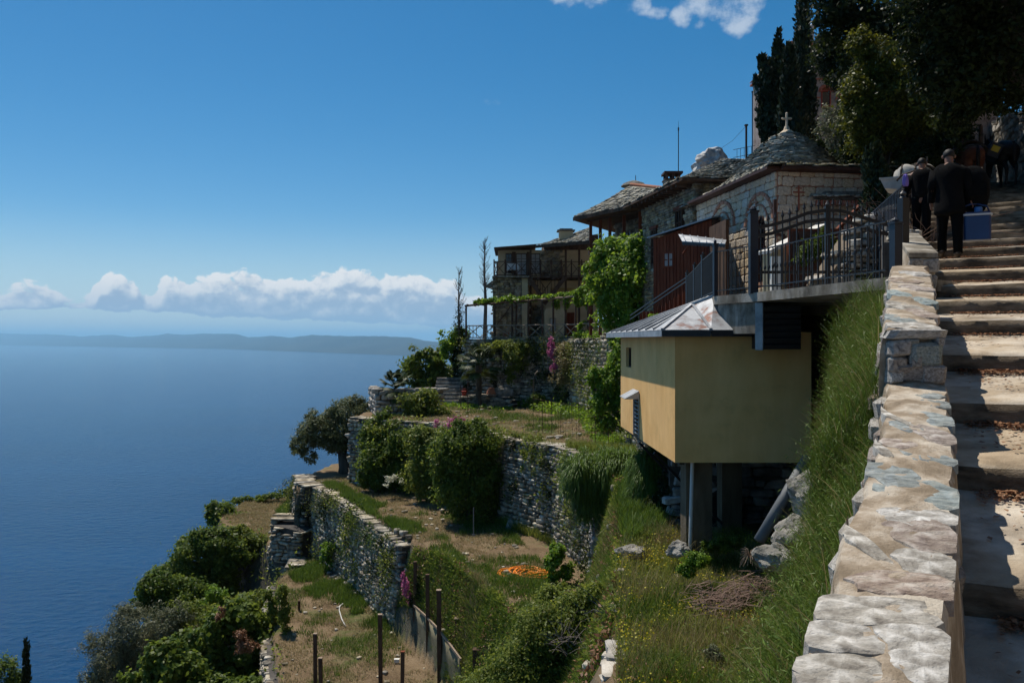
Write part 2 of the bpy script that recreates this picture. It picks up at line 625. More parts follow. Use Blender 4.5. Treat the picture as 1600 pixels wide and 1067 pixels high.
pm('black_void', (.004, .004, .004), (.006, .006, .006), 2, 1, 0)
pm('white_pipe', (.55, .54, .51), (.65, .64, .60), 3, .5, 0)
pm('grey_pipe', (.12, .13, .14), (.17, .18, .19), 3, .6, 0)
pm('orange_plastic', (.75, .20, .01), (.85, .27, .02), 3, .5, 0)
pm('net', (.17, .15, .09), (.24, .21, .13), 2.5, .9, .1)
pm('terracotta', (.35, .13, .07), (.45, .19, .11), 3, .85, .2)
pm('black_cloth', (.0035, .0035, .004), (.007, .007, .0075), 6, .95, .5, 60, spec=.08)
pm('trouser', (.003, .003, .0035), (.005, .005, .0055), 6, .95, .3, 60, spec=.08)
pm('skin', (.20, .10, .065), (.26, .13, .085), 6, .6, 0)
pm('hair', (.008, .007, .006), (.015, .012, .010), 12, .6, .3, 80)
pm('cooler_blue', (.008, .028, .10), (.012, .04, .13), 3, .4, 0, spec=.5)
pm('cooler_cap', (.06, .17, .40), (.08, .2, .45), 3, .4, 0)
pm('pale_plastic', (.45, .46, .48), (.52, .53, .55), 3, .4, 0)
pm('horse', (.10, .034, .017), (.19, .065, .032), 2.5, .6, .1, 60)
pm('horse_dark', (.012, .009, .008), (.025, .016, .012), 2.5, .6, .1, 60)
pm('canvas', (.33, .31, .27), (.50, .47, .42), 4, .9, .3, 40)
pm('leather', (.03, .02, .012), (.06, .038, .022), 4, .7, .2, 40)
pm('yellow_print', (.55, .38, .03), (.62, .44, .05), 4, .6, 0)
pm('pink_bag', (.65, .32, .40), (.75, .42, .50), 4, .6, 0)
pm('purple_cloth', (.17, .12, .42), (.22, .16, .50), 4, .8, 0)
pm('roof_tile', (.25, .10, .06), (.38, .17, .10), 5, .9, .3, 30, var=.2, attr=True)
pm('tower_wall', (.22, .17, .15), (.32, .26, .23), 2.5, .95, .7, 14, c3=(.4, .34, .30), bdist=.05)
pm('rock_white', (.34, .335, .32), (.58, .57, .54), 2.5, .9, .9, 12, c3=(.75, .74, .70), bdist=.05)
pm('land_far', (.014, .035, .05), (.035, .055, .065), .0012, 1.0, 0, coords='World')

leafmat('leaf_fig', (.035, .07, .010), (.10, .155, .02), (.19, .25, .04), trans=.48)
leafmat('leaf_olive', (.04, .055, .02), (.11, .135, .055), (.20, .23, .11), trans=.35)
leafmat('leaf_olive_grey', (.055, .065, .035), (.13, .145, .08), (.23, .24, .14), trans=.3)
leafmat('leaf_citrus', (.03, .06, .008), (.085, .14, .018), (.17, .23, .035), gloss=.2, rough=.5, trans=.48)
leafmat('leaf_vine', (.05, .11, .01), (.13, .24, .02), (.23, .36, .04), trans=.45)
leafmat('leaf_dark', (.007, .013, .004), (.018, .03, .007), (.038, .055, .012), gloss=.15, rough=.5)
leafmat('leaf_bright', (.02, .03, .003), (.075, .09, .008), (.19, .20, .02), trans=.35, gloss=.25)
leafmat('leaf_cypress', (.006, .014, .005), (.016, .03, .008), (.035, .05, .014), trans=.1)
leafmat('leaf_shrub', (.055, .09, .012), (.14, .19, .028), (.25, .28, .05), trans=.48)
leafmat('leaf_hedge', (.045, .075, .012), (.11, .15, .03), (.20, .22, .07))
leafmat('leaf_palm', (.035, .055, .012), (.08, .115, .03), (.15, .18, .07), trans=.2)
leafmat('grass_green', (.03, .07, .008), (.075, .14, .018), (.13, .20, .03), trans=.35)
leafmat('grass_dry', (.13, .115, .045), (.25, .21, .09), (.36, .31, .16), trans=.3)
leafmat('grass_mix', (.07, .11, .015), (.17, .22, .035), (.30, .30, .08), trans=.3)
leafmat('broom', (.04, .075, .010), (.10, .165, .02), (.19, .26, .05), trans=.15)
leafmat('flower_pink', (.32, .07, .16), (.45, .12, .25), (.55, .2, .32), trans=.3)
leafmat('flower_yellow', (.35, .30, .01), (.50, .44, .02), (.6, .55, .06), trans=.3)
leafmat('flower_white', (.5, .5, .4), (.65, .65, .5), (.75, .75, .65), trans=.3)
leafmat('leaf_litter', (.12, .05, .025), (.24, .12, .06), (.38, .22, .12), trans=.1)

# ------------------------------------------------------------------ terrain
SN, CS = math.sin(R(27)), math.cos(R(27))


def st(s, t):
 """stair frame: s along the flight, t to its right -> world x, y"""
 return (s * SN + t * CS, s * CS - t * SN)


def plane_z(s):
 return -2.3 + 0.2516 * s


SEA = -150.0
P4 = [gp(350, 818, -10.4), gp(343, 803, -10.4), gp(380, 784, -10.4), gp(470, 772, -10.4), (-10.5, 50), (-4, 44), (1.0, 30), (1.4, 8), (-4.0, 8),
  gp(440, 1067, -10.4), gp(430, 1010, -10.4), gp(426, 960, -10.4), gp(434, 905, -10.4), gp(470, 881, -10.4), gp(463, 862, -10.4),
  gp(430, 850, -10.4)]
P3 = [gp(462, 762, -7.2), gp(468, 744, -7.2), gp(520, 725, -7.2), (-8.6, 48.5), (-3, 44), (2.5, 34), (3.2, 20), (2.6, 12), (1.0, 14.5), gp(830, 1000, -7.2),
  gp(760, 930, -7.2), gp(700, 880, -7.2), gp(640, 843, -7.2), gp(560, 792, -7.2), gp(502, 759, -7.2)]
K3 = [20, 20, 3, 20, 20, 20, 20, 3, 3, 4, 5, 5, 20, 20, 20]
P2 = [(-8.0, 40.5), (-7.6, 46), (-5.5, 53), (5, 50), (6.5, 40), (6, 24), (6, 15), (5.5, 4), (5, 0.0), (-0.3, 0.0), (0.1, 3), (.55, 6), (1.25, 10), (1.9, 14), (2.6, 20),
  (3.0, 25.2), (1.85, 28.8), (-.5, 32.6), (-3.6, 37.5)]
K2 = [20, 20, 3, 20, 20, 20, 20, 20, 20, 1.6, 1.6, 1.6, 2.2, 3.5, 20, 20, 20, 20, 20]
P1 = [(-2.8, 49.2), (1.1, 46.5), (3.3, 45), (4.6, 38), (4.7, 31), (4.4, 24), (9, 24), (16, 34), (16, 56), (-3.4, 56)]
PC = [(3.95, 17.3), (4.4, 20), (4.9, 24), (5.0, 30.8), (9.5, 31), (12, 24), (12, 17.3)]


def poly_layer(X, Y, poly, level, ks):
 n = len(poly)
 if isinstance(ks, (int, float)):
  ks = [ks] * n
 inside = np.zeros(X.shape, bool)
 best = np.full(X.shape, 1e9)
 for i in range(n):
  x0, y0 = poly[i]
  x1, y1 = poly[(i + 1) % n]
  cond = ((y0 > Y) != (y1 > Y))
  with np.errstate(divide='ignore', invalid='ignore'):
   xi = (x1 - x0) * (Y - y0) / (y1 - y0 + 1e-12) + x0
  inside ^= cond & (X < xi)
  dx, dy = x1 - x0, y1 - y0
  t = np.clip(((X - x0) * dx + (Y - y0) * dy) / (dx * dx + dy * dy), 0, 1)
  dd = np.hypot(X - x0 - t * dx, Y - y0 - t * dy)
  best = np.minimum(best, dd * ks[i])
 return np.where(inside, level, level - best), inside


def vnoise(X, Y, seed=0):
 """cheap smooth value noise for arrays"""
 def h(ix, iy):
  n = np.sin(ix * 127.1 + iy * 311.7 + seed * 74.7) * 43758.5453
  return n - np.floor(n)
 ix, iy = np.floor(X), np.floor(Y)
 fx, fy = X - ix, Y - iy
 fx = fx * fx * (3 - 2 * fx)
 fy = fy * fy * (3 - 2 * fy)
 return (h(ix, iy) * (1 - fx) + h(ix + 1, iy) * fx) * (1 - fy) + (h(ix, iy + 1) * (1 - fx) + h(ix + 1, iy + 1) * fx) * fy


def vf(X, Y, seed=0):
 return (vnoise(X, Y, seed) + .5 * vnoise(X * 2.1, Y * 2.1, seed + 1) + .25 * vnoise(X * 4.3, Y * 4.3, seed + 2) + .12 * vnoise(X * 9, Y * 9, seed + 3)) / 1.87


def ground(X, Y, rough=True):
 X = np.asarray(X, float)
 Y = np.asarray(Y, float)
 l4, i4 = poly_layer(X, Y, P4, 0.0, 1.0)
 dist = -np.where(i4, 0, l4)
 base = -10.4 - np.minimum(dist * 3.0, 2.2 + dist * 1.12) - (vf(X / 3, Y / 3, 5) - .5) * np.minimum(dist, 4) * .8
 base = np.maximum(base, SEA - 6)
 # the drop continues below the near side of the terraces
 h = base
 l3, i3 = poly_layer(X, Y, P3, -7.2, K3)
 l2, i2 = poly_layer(X, Y, P2, -3.85, K2)
 l1, i1 = poly_layer(X, Y, P1, 0.0, 20)
 lc, ic = poly_layer(X, Y, PC, 0.69, 30)
 h = np.maximum(h, np.maximum(np.maximum(l3, l2), np.maximum(l1, lc)))
 s = X * SN + Y * CS
 t = X * CS - Y * SN
 pz = plane_z(np.clip(s, -6, 27))
 # bank below the parapet
 bank = pz - 0.75 - 3.4 * np.maximum(0, -.30 - t)
 bank = np.where(s > 12.8, bank - 3 * (s - 12.8), bank)
 h = np.maximum(h, bank)
 # hillside to the right and behind
 xb = 8.2 + .05 * (Y - 15)
 hill = .75 + np.where(X > xb, .72, 4.0) * (X - xb) + .12 * np.maximum(0, Y - 30)
 hill = np.where(Y < 15, -99, np.minimum(hill, 16 + .2 * X))
 under = pz - .5 + np.maximum(0, t - 5.2) * 1.1 + np.maximum(0, -1.6 - t) * 1.1
 hill = np.minimum(hill, under + np.maximum(0, s - 27) * .12)
 right = np.where(t > 5.2, pz - .5 + (t - 5.2) * 1.1, -99)
 h = np.maximum(h, np.maximum(hill, right))
 h = np.where((t > -.2) & (t < 5.2) & (s < 27), np.minimum(h, pz - .5), h)
 if rough:
  flat = i4 | i3 | i2
  h = h + (vf(X * 1.1, Y * 1.1, 9) - .5) * np.where(flat, .22, .10)
  h = h + np.where(i4 | i3 | i2, (vf(X * 5, Y * 5, 19) - .5) * .05, 0)
 return h


def gz(x, y):
 return float(ground(np.array([x]), np.array([y]), True)[0])


def build_terrain():
 xs = np.concatenate([np.linspace(-420, -60, 40), np.linspace(-58, -30, 40), np.arange(-29.6, 16, .2), np.linspace(16.5, 120, 50)])
 ys = np.concatenate([np.linspace(-120, -6, 30), np.arange(-5, 60, .2), np.linspace(61, 260, 50)])
 X, Y = np.meshgrid(xs, ys)
 Z = ground(X, Y)
 far = np.maximum(0, Y - 58)
 Z = np.maximum(Z - np.where(X < 14, far * 1.3, far * .15), SEA - 6)
 back = np.maximum(0, -6 - Y)
 Z = np.where(X < 3, np.maximum(Z - back * 1.2, SEA - 6), Z)
 ny, nx = X.shape
 V = np.stack([X.ravel(), Y.ravel(), Z.ravel()], 1)
 idx = np.arange(ny * nx).reshape(ny, nx)
 Fq = np.stack([idx[:-1, :-1].ravel(), idx[:-1, 1:].ravel(), idx[1:, 1:].ravel(), idx[1:, :-1].ravel()], 1)
 # ground material: dry hay soil with green patches, grey rock where it is steep
 m = bpy.data.materials.new('ground_mat')
 m.use_nodes = True
 t = m.node_tree
 t.nodes.clear()
 L = t.links.new
 out = N(t, 'ShaderNodeOutputMaterial')
 p = N(t, 'ShaderNodeBsdfPrincipled')
 p.inputs['Roughness'].default_value = 1.0
 p.inputs['Specular IOR Level'].default_value = .1
 L(p.outputs[0], out.inputs[0])
 geo = N(t, 'ShaderNodeNewGeometry')
 n1 = N(t, 'ShaderNodeTexNoise', inp={'Scale': .9, 'Detail': 8.0, 'Roughness': .65})
 n2 = N(t, 'ShaderNodeTexNoise', inp={'Scale': .45, 'Detail': 6.0, 'Roughness': .6})
 n3 = N(t, 'ShaderNodeTexNoise', inp={'Scale': 16.0, 'Detail': 6.0, 'Roughness': .7})
 for n in (n1, n2, n3):
  L(geo.outputs['Position'], n.inputs['Vector'])
 r1 = ramp(t, [(.33, (.085, .055, .032)), (.5, (.19, .135, .08)), (.68, (.30, .225, .145))])
 f = math_n(t, 'ADD', math_n(t, 'MULTIPLY', n1.outputs[0], .55), math_n(t, 'MULTIPLY', n3.outputs[0], .45))
 L(f, r1.inputs[0])
 r2 = ramp(t, [(.3, (.035, .055, .012)), (.7, (.10, .12, .035))])
 L(n3.outputs[0], r2.inputs[0])
 gm = ramp(t, [(.55, 0), (.66, 1)])
 L(n2.outputs[0], gm.inputs[0])
 mx = N(t, 'ShaderNodeMix', data_type='RGBA')
 L(gm.outputs[0], mx.inputs['Factor'])
 L(r1.outputs[0], mx.inputs['A'])
 L(r2.outputs[0], mx.inputs['B'])
 sep = N(t, 'ShaderNodeSeparateXYZ')
 L(geo.outputs['Normal'], sep.inputs[0])
 sm = ramp(t, [(.42, 1), (.7, 0)])
 L(sep.outputs[2], sm.inputs[0])
 r3 = ramp(t, [(.35, (.05, .05, .035)), (.65, (.15, .14, .11))])
 L(f, r3.inputs[0])
 mx2 = N(t, 'ShaderNodeMix', data_type='RGBA')
 L(sm.outputs[0], mx2.inputs['Factor'])
 L(mx.outputs['Result'], mx2.inputs['A'])
 L(r3.outputs[0], mx2.inputs['B'])
 L(mx2.outputs['Result'], p.inputs['Base Color'])
 b = N(t, 'ShaderNodeBump', inp={'Strength': .8, 'Distance': .05})
 L(n3.outputs[0], b.inputs['Height'])
 L(b.outputs[0], p.inputs['Normal'])
 o = np_mesh('ground', V, Fq, m, smooth=True)
 tag(o, kind='structure')
 o['label'] = 'terraced hillside of dry soil and grass falling to the sea'
 return o


build_terrain()


def build_sea():
 m = bpy.data.materials.new('sea_mat')
 m.use_nodes = True
 t = m.node_tree
 t.nodes.clear()
 L = t.links.new
 out = N(t, 'ShaderNodeOutputMaterial')
 p = N(t, 'ShaderNodeBsdfPrincipled')
 p.inputs['Base Color'].default_value = (.0015, .019, .070, 1)
 p.inputs['Roughness'].default_value = .10
 p.inputs['IOR'].default_value = 1.33
 p.inputs['Specular IOR Level'].default_value = .08
 geo = N(t, 'ShaderNodeNewGeometry')
 mp = N(t, 'ShaderNodeMapping')
 mp.inputs['Scale'].default_value = (.10, .16, .1)
 mp.inputs['Rotation'].default_value = (0, 0, .35)
 L(geo.outputs['Position'], mp.inputs[0])
 n1 = N(t, 'ShaderNodeTexNoise', inp={'Scale': 1.0, 'Detail': 9.0, 'Roughness': .62, 'Distortion': .3})
 L(mp.outputs[0], n1.inputs['Vector'])
 b = N(t, 'ShaderNodeBump', inp={'Strength': 1.0, 'Distance': 2.0})
 L(n1.outputs[0], b.inputs['Height'])
 L(b.outputs[0], p.inputs['Normal'])
 # broad wind streaks change the water colour a little
 mp2 = N(t, 'ShaderNodeMapping')
 mp2.inputs['Scale'].default_value = (.0012, .006, 1)
 mp2.inputs['Rotation'].default_value = (0, 0, -.12)
 L(geo.outputs['Position'], mp2.inputs[0])
 n2 = N(t, 'ShaderNodeTexNoise', inp={'Scale': 1.0, 'Detail': 5.0, 'Roughness': .6})
 L(mp2.outputs[0], n2.inputs['Vector'])
 rp = ramp(t, [(.35, (.0001, .034, .105)), (.65, (.0003, .044, .132))])
 L(n2.outputs[0], rp.inputs[0])
 L(rp.outputs[0], p.inputs['Base Color'])
 L(p.outputs[0], out.inputs[0])
 mb = MB()
 n = 64
 vs = [(0, 0, SEA)]
 rings = [150, 600, 2500, 9000, 30000, 70000]
 for r in rings:
  for k in range(n):
   a = 2 * math.pi * k / n
   vs.append((r * math.cos(a), r * math.sin(a), SEA))
 fs = [(0, 1 + k, 1 + (k + 1) % n) for k in range(n)]
 for i in range(len(rings) - 1):
  for k in range(n):
   a, b2 = 1 + i * n, 1 + (i + 1) * n
   fs.append((a + k, b2 + k, b2 + (k + 1) % n, a + (k + 1) % n))
 mb.add(vs, fs)
 o = mb.build('sea', m)
 tag(o, kind='structure')
 o['label'] = 'deep blue sea reaching to the far coast'


build_sea()


def build_far_land():
 """the low mountainous coast across the water: shoreline comes nearer towards the right"""
 px = np.arange(-260, 860, 4.0)
 shore_y = np.interp(px, [-260, 0, 350, 660, 860], [537.6, 539.2, 545.3, 556.5, 562])
 D = -SEA * F / (shore_y - EY)
 ridge = np.interp(px, [-260, 0, 90, 118, 125, 145, 175, 200, 215, 240, 262, 283, 305, 320, 352, 370, 388, 425, 455, 488, 540, 590, 640, 662, 700, 860],
      [521, 521, 522.5, 525, 526, 524.5, 523, 526, 526, 524.5, 521, 523, 522, 521, 521.5, 522, 527.5, 524.5, 527.5, 523, 525.5, 525, 527, 532, 536, 541])
 ridge = ridge + (vf(px / 9, px * 0, 3) - .5) * 1.6
 V = []
 rows = 9
 for j in range(rows):
  f = j / (rows - 1)
  d = D * (1 + .32 * f)
  yy = EY - (EY - ridge) * 1.0
  ztop = (EY - ridge) / F * d
  z = SEA + (ztop - SEA) * (f ** .8) * (1 if j == rows - 1 else 1.0)
  if 0 < j < rows - 1:
   z = z + (vf(px / 6 + j * 3, px * 0 + j, 8) - .5) * .22 * (ztop - SEA) * f
   z = np.minimum(z, SEA + (ztop - SEA) * .97)
  z = np.where(j == 0, SEA - 3, z)
  V.append(np.stack([(px - 800) / F * d, d, z], 1))
 # back side down to the water again
 d = D * 1.7
 V.append(np.stack([(px - 800) / F * d, d, np.full_like(px, SEA - 3)], 1))
 V = np.array(V)
 r, n, _ = V.shape
 idx = np.arange(r * n).reshape(r, n)
 Fq = np.stack([idx[:-1, :-1].ravel(), idx[:-1, 1:].ravel(), idx[1:, 1:].ravel(), idx[1:, :-1].ravel()], 1)
 o = np_mesh('distant_hills', V.reshape(-1, 3), Fq, M['land_far'], smooth=True)
 tag(o, kind='structure')
 o['label'] = 'hazy blue mountain ridge on the far side of the sea'


build_far_land()


def build_haze():
 m = bpy.data.materials.new('haze_mat')
 m.use_nodes = True
 t = m.node_tree
 t.nodes.clear()
 out = N(t, 'ShaderNodeOutputMaterial')
 v = N(t, 'ShaderNodeVolumePrincipled')
 v.inputs['Color'].default_value = (.42, .76, 1.0, 1)
 v.inputs['Density'].default_value = 5.6e-5
 v.inputs['Anisotropy'].default_value = 0.2
 t.links.new(v.outputs[0], out.inputs['Volume'])
 mb = MB()
 mb.box((0, 0, (SEA - 8 + 480) / 2), (150000, 150000, 480 - SEA + 8))
 o = mb.build('haze', m)
 tag(o, kind='stuff')
 o['label'] = 'thin blue sea haze over the far coast'
 o['category'] = 'haze'


build_haze()


# ------------------------------------------------------------------ foliage
def unit(v):
 return v / np.maximum(np.linalg.norm(v, axis=1, keepdims=True), 1e-9)


def leaves(name, P, size, mat, parent=None, normals=None, aspect=.5, droop=.0, spread=.8, varsize=.4):
 """one small folded blade per point"""
 n = len(P)
 rn = unit(rng.normal(size=(n, 3)))
 if normals is None:
  nn = unit(rn + np.array([0, 0, .6]))
 else:
  nn = unit(normals * 1.0 + rn * spread + np.array([0, 0, .35]))
 a = unit(np.cross(nn, rng.normal(size=(n, 3))))
 a = unit(a - np.array([0, 0, droop]))
 b = unit(np.cross(nn, a))
 sz = size * (1 + varsize * rng.uniform(-1, 1, (n, 1)))
 tip = P + a * sz
 mid = P + a * sz * .45 + nn * sz * .06
 V = np.stack([P, mid + b * sz * aspect * .5, tip, mid - b * sz * aspect * .5], 1).reshape(-1, 3)
 Fq = np.arange(n * 4).reshape(n, 4)
 return np_mesh(name, V, Fq, mat, parent, rnd=rng.uniform(0, 1, n))


def lobe_points(lobes, n, shell=.45, gap=.35, clump=.16):
 """points spread through clumps that sit mostly near the surface of ellipsoid lobes; returns points and outward normals"""
 vol = np.array([(l[3] * l[4] * l[5]) ** .67 for l in lobes])
 vol = vol / vol.sum()
 P, Nn = [], []
 for l, w in zip(lobes, vol):
  k = max(6, int(n * w))
  nc = max(8, int(k / 45))
  dirs = unit(rng.normal(size=(nc, 3)))
  rad = 1 - shell * rng.uniform(0, 1, (nc, 1)) ** 1.3
  rad *= 1 + rng.uniform(-.22, .14, (nc, 1)) + (rng.uniform(0, 1, (nc, 1)) < .13) * rng.uniform(.05, .38, (nc, 1))
  c = dirs * rad
  ci = rng.integers(0, nc, k)
  off = rng.normal(size=(k, 3)) * clump * rng.uniform(.5, 1.3, (nc, 1))[ci]
  p = c[ci] + off
  R3 = np.array([l[3], l[4], l[5]])
  P.append(p * R3 + np.array([l[0], l[1], l[2]]))
  Nn.append(unit(off / clump * .7 + dirs[ci]))
 return np.concatenate(P), np.concatenate(Nn)


def px_lobes(lst, d, dz=None):
 """lobes given as pixel ellipses (px, py, rx, ry[, extra depth[, depth radius factor]]) around distance d"""
 out = []
 for e in lst:
  dd = d + (e[4] if len(e) > 4 else 0)
  c = at(e[0], e[1], dd)
  rx, rz = e[2] * dd / F, e[3] * dd / F
  ry = (rx + rz) / 2 * (e[5] if len(e) > 5 else 1.0)
  out.append((c.x, c.y, c.z, rx, ry, rz))
 return out


def trunk_mesh(base, tips, r0, mat, name='trunk', parent=None, n=7, wob=.12):
 mb = MB()
 base = Vector(base)
 fork = None
 for i, tp in enumerate(tips):
  tp = Vector(tp)
  if fork is None:
   top = sum((Vector(q) for q in tips), Vector()) / len(tips)
   fork = base.lerp(top, .42)
   pts = [base + Vector((0, 0, -.25)), base.lerp(fork, .33) + Vector((random.uniform(-wob, wob), random.uniform(-wob, wob), 0)), fork]
   mb.tube(pts, [r0 * 1.35, r0, r0 * .8], n)
  m1 = fork.lerp(tp, .35) + Vector((random.uniform(-wob, wob), random.uniform(-wob, wob), random.uniform(0, wob)))
  m2 = fork.lerp(tp, .7) + Vector((random.uniform(-wob, wob), random.uniform(-wob, wob), random.uniform(-wob, wob)))
  mb.tube([fork - (m1 - fork) * .1, m1, m2, tp], [r0 * .62, r0 * .42, r0 * .25, r0 * .08], 5)
 return mb.build(name, mat, parent, smooth=True)


def tree(name, label, cat, lobes, n, lsize, lmat, base=None, r0=.12, group=None, aspect=.5, droop=.0, bark='bark', clump=.16, shell=.45, core=.55):
 cx = sum(l[0] for l in lobes) / len(lobes)
 cy = sum(l[1] for l in lobes) / len(lobes)
 if base is None:
  base = (cx, cy, gz(cx, cy))
 root = thing(name, label, cat, base, group=group)
 b = Vector(base)
 L2 = [(l[0] - b.x, l[1] - b.y, l[2] - b.z, l[3], l[4], l[5]) for l in lobes]
 P, Nn = lobe_points(L2, n, shell, clump=clump)
 leaves('crown', P, lsize, M[lmat], root, Nn, aspect, droop)
 tips = [(l[0], l[1], l[2] + l[5] * .3) for l in L2]
 big = sorted(range(len(L2)), key=lambda i: -L2[i][3])[:7]
 trunk_mesh((0, 0, 0), [tips[i] for i in big], r0, M[bark], 'trunk', root)
 return root


def shrub(name, label, cat, lobes, n, lsize, lmat, group=None, aspect=.5, droop=0., extra=None, stems=True, clump=.16, shell=.6):
 """leafy bush without a visible trunk: crown + a few stems"""
 cx = sum(l[0] for l in lobes) / len(lobes)
 cy = sum(l[1] for l in lobes) / len(lobes)
 zb = min(l[2] - l[5] for l in lobes)
 b = Vector((cx, cy, zb))
 root = thing(name, label, cat, b, group=group)
 L2 = [(l[0] - b.x, l[1] - b.y, l[2] - b.z, l[3], l[4], l[5]) for l in lobes]
 P, Nn = lobe_points(L2, n, shell, clump=clump)
 leaves('foliage', P, lsize, M[lmat], root, Nn, aspect, droop)
 if stems:
  mb = MB()
  for l in L2[:8]:
   for _ in range(3):
    e = Vector((l[0] + random.uniform(-.6, .6) * l[3], l[1] + random.uniform(-.6, .6) * l[4], l[2] + random.uniform(0, .7) * l[5]))
    s0 = Vector((l[0] + random.uniform(-.2, .2) * l[3], l[1], l[2] - l[5]))
    mb.tube([s0, s0.lerp(e, .5) + Vector((random.uniform(-.05, .05),) * 3), e], [.025, .018, .008], 4)
  mb.build('stem', M['bark'], root)
 if extra:
  nm, mt, k, sz = extra
  P2, N2 = lobe_points(L2, k, .15, clump=.10)
  leaves(nm, P2 + N2 * .03, sz, M[mt], root, N2, .8)
 return root


def blades(name, P, h, mat, parent=None, lean=None, w=.012, curve=.5, segs=3, spread=.35, hvar=.4, wid=None):
 """grass blades / thin stems as tapering ribbons. P roots, h length, lean: preferred horizontal direction"""
 n = len(P)
 hh = h * (1 + hvar * rng.uniform(-1, 1, (n, 1)))
 d0 = rng.normal(size=(n, 3)) * spread
 if lean is not None:
  d0 = d0 + np.asarray(lean)
 d0[:, 2] = 0
 d0 = d0 * np.minimum(1, .85 / np.maximum(np.linalg.norm(d0, axis=1, keepdims=True), 1e-6))
 side = unit(np.cross(d0 + 1e-4, np.array([0, 0, 1.0])) + rng.normal(size=(n, 3)) * .3)
 Vs = []
 ww = w * (1 + .3 * rng.uniform(-1, 1, (n, 1)))
 for i in range(segs + 1):
  f = i / segs
  c = P + np.array([0, 0, 1.0]) * hh * f * (1 - .25 * curve * f * np.minimum(1, np.linalg.norm(d0, axis=1, keepdims=True))) + d0 * hh * (f * (1 - curve) + f * f * curve)
  wv = ww * (1 - f) * .5 + ww * .08
  Vs.append(c - side * wv)
  Vs.append(c + side * wv)
 V = np.stack(Vs, 1).reshape(-1, 3)
 k = 2 * (segs + 1)
 base = (np.arange(n) * k)[:, None]
 Fq = np.concatenate([base + np.array([[2 * i, 2 * i + 1, 2 * i + 3, 2 * i + 2]]) for i in range(segs)], 0)
 r = rng.uniform(0, 1, n)
 return np_mesh(name, V, Fq, mat, parent, rnd=np.tile(r, segs))


def scatter(poly, n, dens=None):
 xs = [p[0] for p in poly]
 ys = [p[1] for p in poly]
 out = []
 tot = 0
 while tot < n:
  X = rng.uniform(min(xs), max(xs), n * 2)
  Y = rng.uniform(min(ys), max(ys), n * 2)
  _, ins = poly_layer(X, Y, poly, 0, 1.0)
  if dens is not None:
   ins &= rng.uniform(0, 1, len(X)) < dens(X, Y)
  q = np.stack([X[ins], Y[ins]], 1)
  out.append(q)
  tot += max(len(q), 1)
 q = np.concatenate(out)[:n]
 Z = ground(q[:, 0], q[:, 1])
 return np.concatenate([q, Z[:, None]], 1)


# ------------------------------------------------------------------ stones
def stone_proto(seed=0, rnd_=.12, flat=0):
 """rounded irregular block in the unit cube [-.5,.5]^3: 24 vertices, chamfered edges"""
 r = random.Random(seed)
 c = .34
 pts = {}
 vs, fs = [], []

 def vid(p):
  if p not in pts:
   pts[p] = len(vs)
   q = [p[i] * .5 if abs(p[i]) == 1 else (p[i] * c / .5 * .5) for i in range(3)]
   vs.append([q[i] + r.uniform(-rnd_, rnd_) * (.5 if i != flat else .35) for i in range(3)])
  return pts[p]
 # 24 vertices: each face has 4 inset vertices
 F6 = []
 for ax in range(3):
  for sg in (-1, 1):
   o = [i for i in range(3) if i != ax]
   q = []
   for (a, b) in ((-1, -1), (1, -1), (1, 1), (-1, 1)):
    p = [0, 0, 0]
    p[ax] = sg
    p[o[0]] = a * .72
    p[o[1]] = b * .72
    q.append(tuple(p))
   F6.append((ax, sg, q))
 key = {}
 for ax, sg, q in F6:
  ids = []
  for p in q:
   v = [p[0] * .5, p[1] * .5, p[2] * .5]
   ids.append(len(vs))
   key[(ax, sg, tuple(1 if p[i] > 0 else -1 for i in range(3)))] = len(vs)
   vs.append(v)
  fs.append(tuple(ids))
 # corner displacement shared by the three vertices of a corner
 for cx in (-1, 1):
  for cy in (-1, 1):
   for cz in (-1, 1):
    d = [r.uniform(-rnd_, rnd_) for _ in range(3)]
    sg = (cx, cy, cz)
    ids = [key[(ax, sg[ax], sg)] for ax in range(3)]
    for i in ids:
     for k in range(3):
      vs[i][k] += d[k] + r.uniform(-rnd_, rnd_) * .25
    fs.append(tuple(ids))
 for ax in range(3):
  o = [i for i in range(3) if i != ax]
  for a in (-1, 1):
   for b in (-1, 1):
    s1 = [0, 0, 0]
    s1[o[0]] = a
    s1[o[1]] = b
    s2 = list(s1)
    s1[ax] = -1
    s2[ax] = 1
    s1, s2 = tuple(s1), tuple(s2)
    fs.append((key[(o[0], a, s1)], key[(o[0], a, s2)], key[(o[1], b, s2)], key[(o[1], b, s1)]))
 return np.array(vs), fs


PROTOS = []
for _i in range(10):
 V_, F_ = stone_proto(_i, .09)
 mb_ = MB()
 mb_.add(V_, F_)
 o_ = mb_.build('tmp', M['wall_stone'])
 fix_normals(o_)
 V_ = np.array([v.co[:] for v in o_.data.vertices])
 T_ = []
 for p_ in o_.data.polygons:
  q_ = list(p_.vertices)
  if len(q_) == 3:
   q_.append(q_[-1])
  T_.append(q_)
 tri_ = []
 for q_ in [list(p_.vertices) for p_ in o_.data.polygons]:
  for k_ in range(1, len(q_) - 1):
   tri_.append((q_[0], q_[k_], q_[k_ + 1]))
 PROTOS.append((V_, np.array(tri_), [tuple(p_.vertices) for p_ in o_.data.polygons]))
 bpy.data.objects.remove(o_)


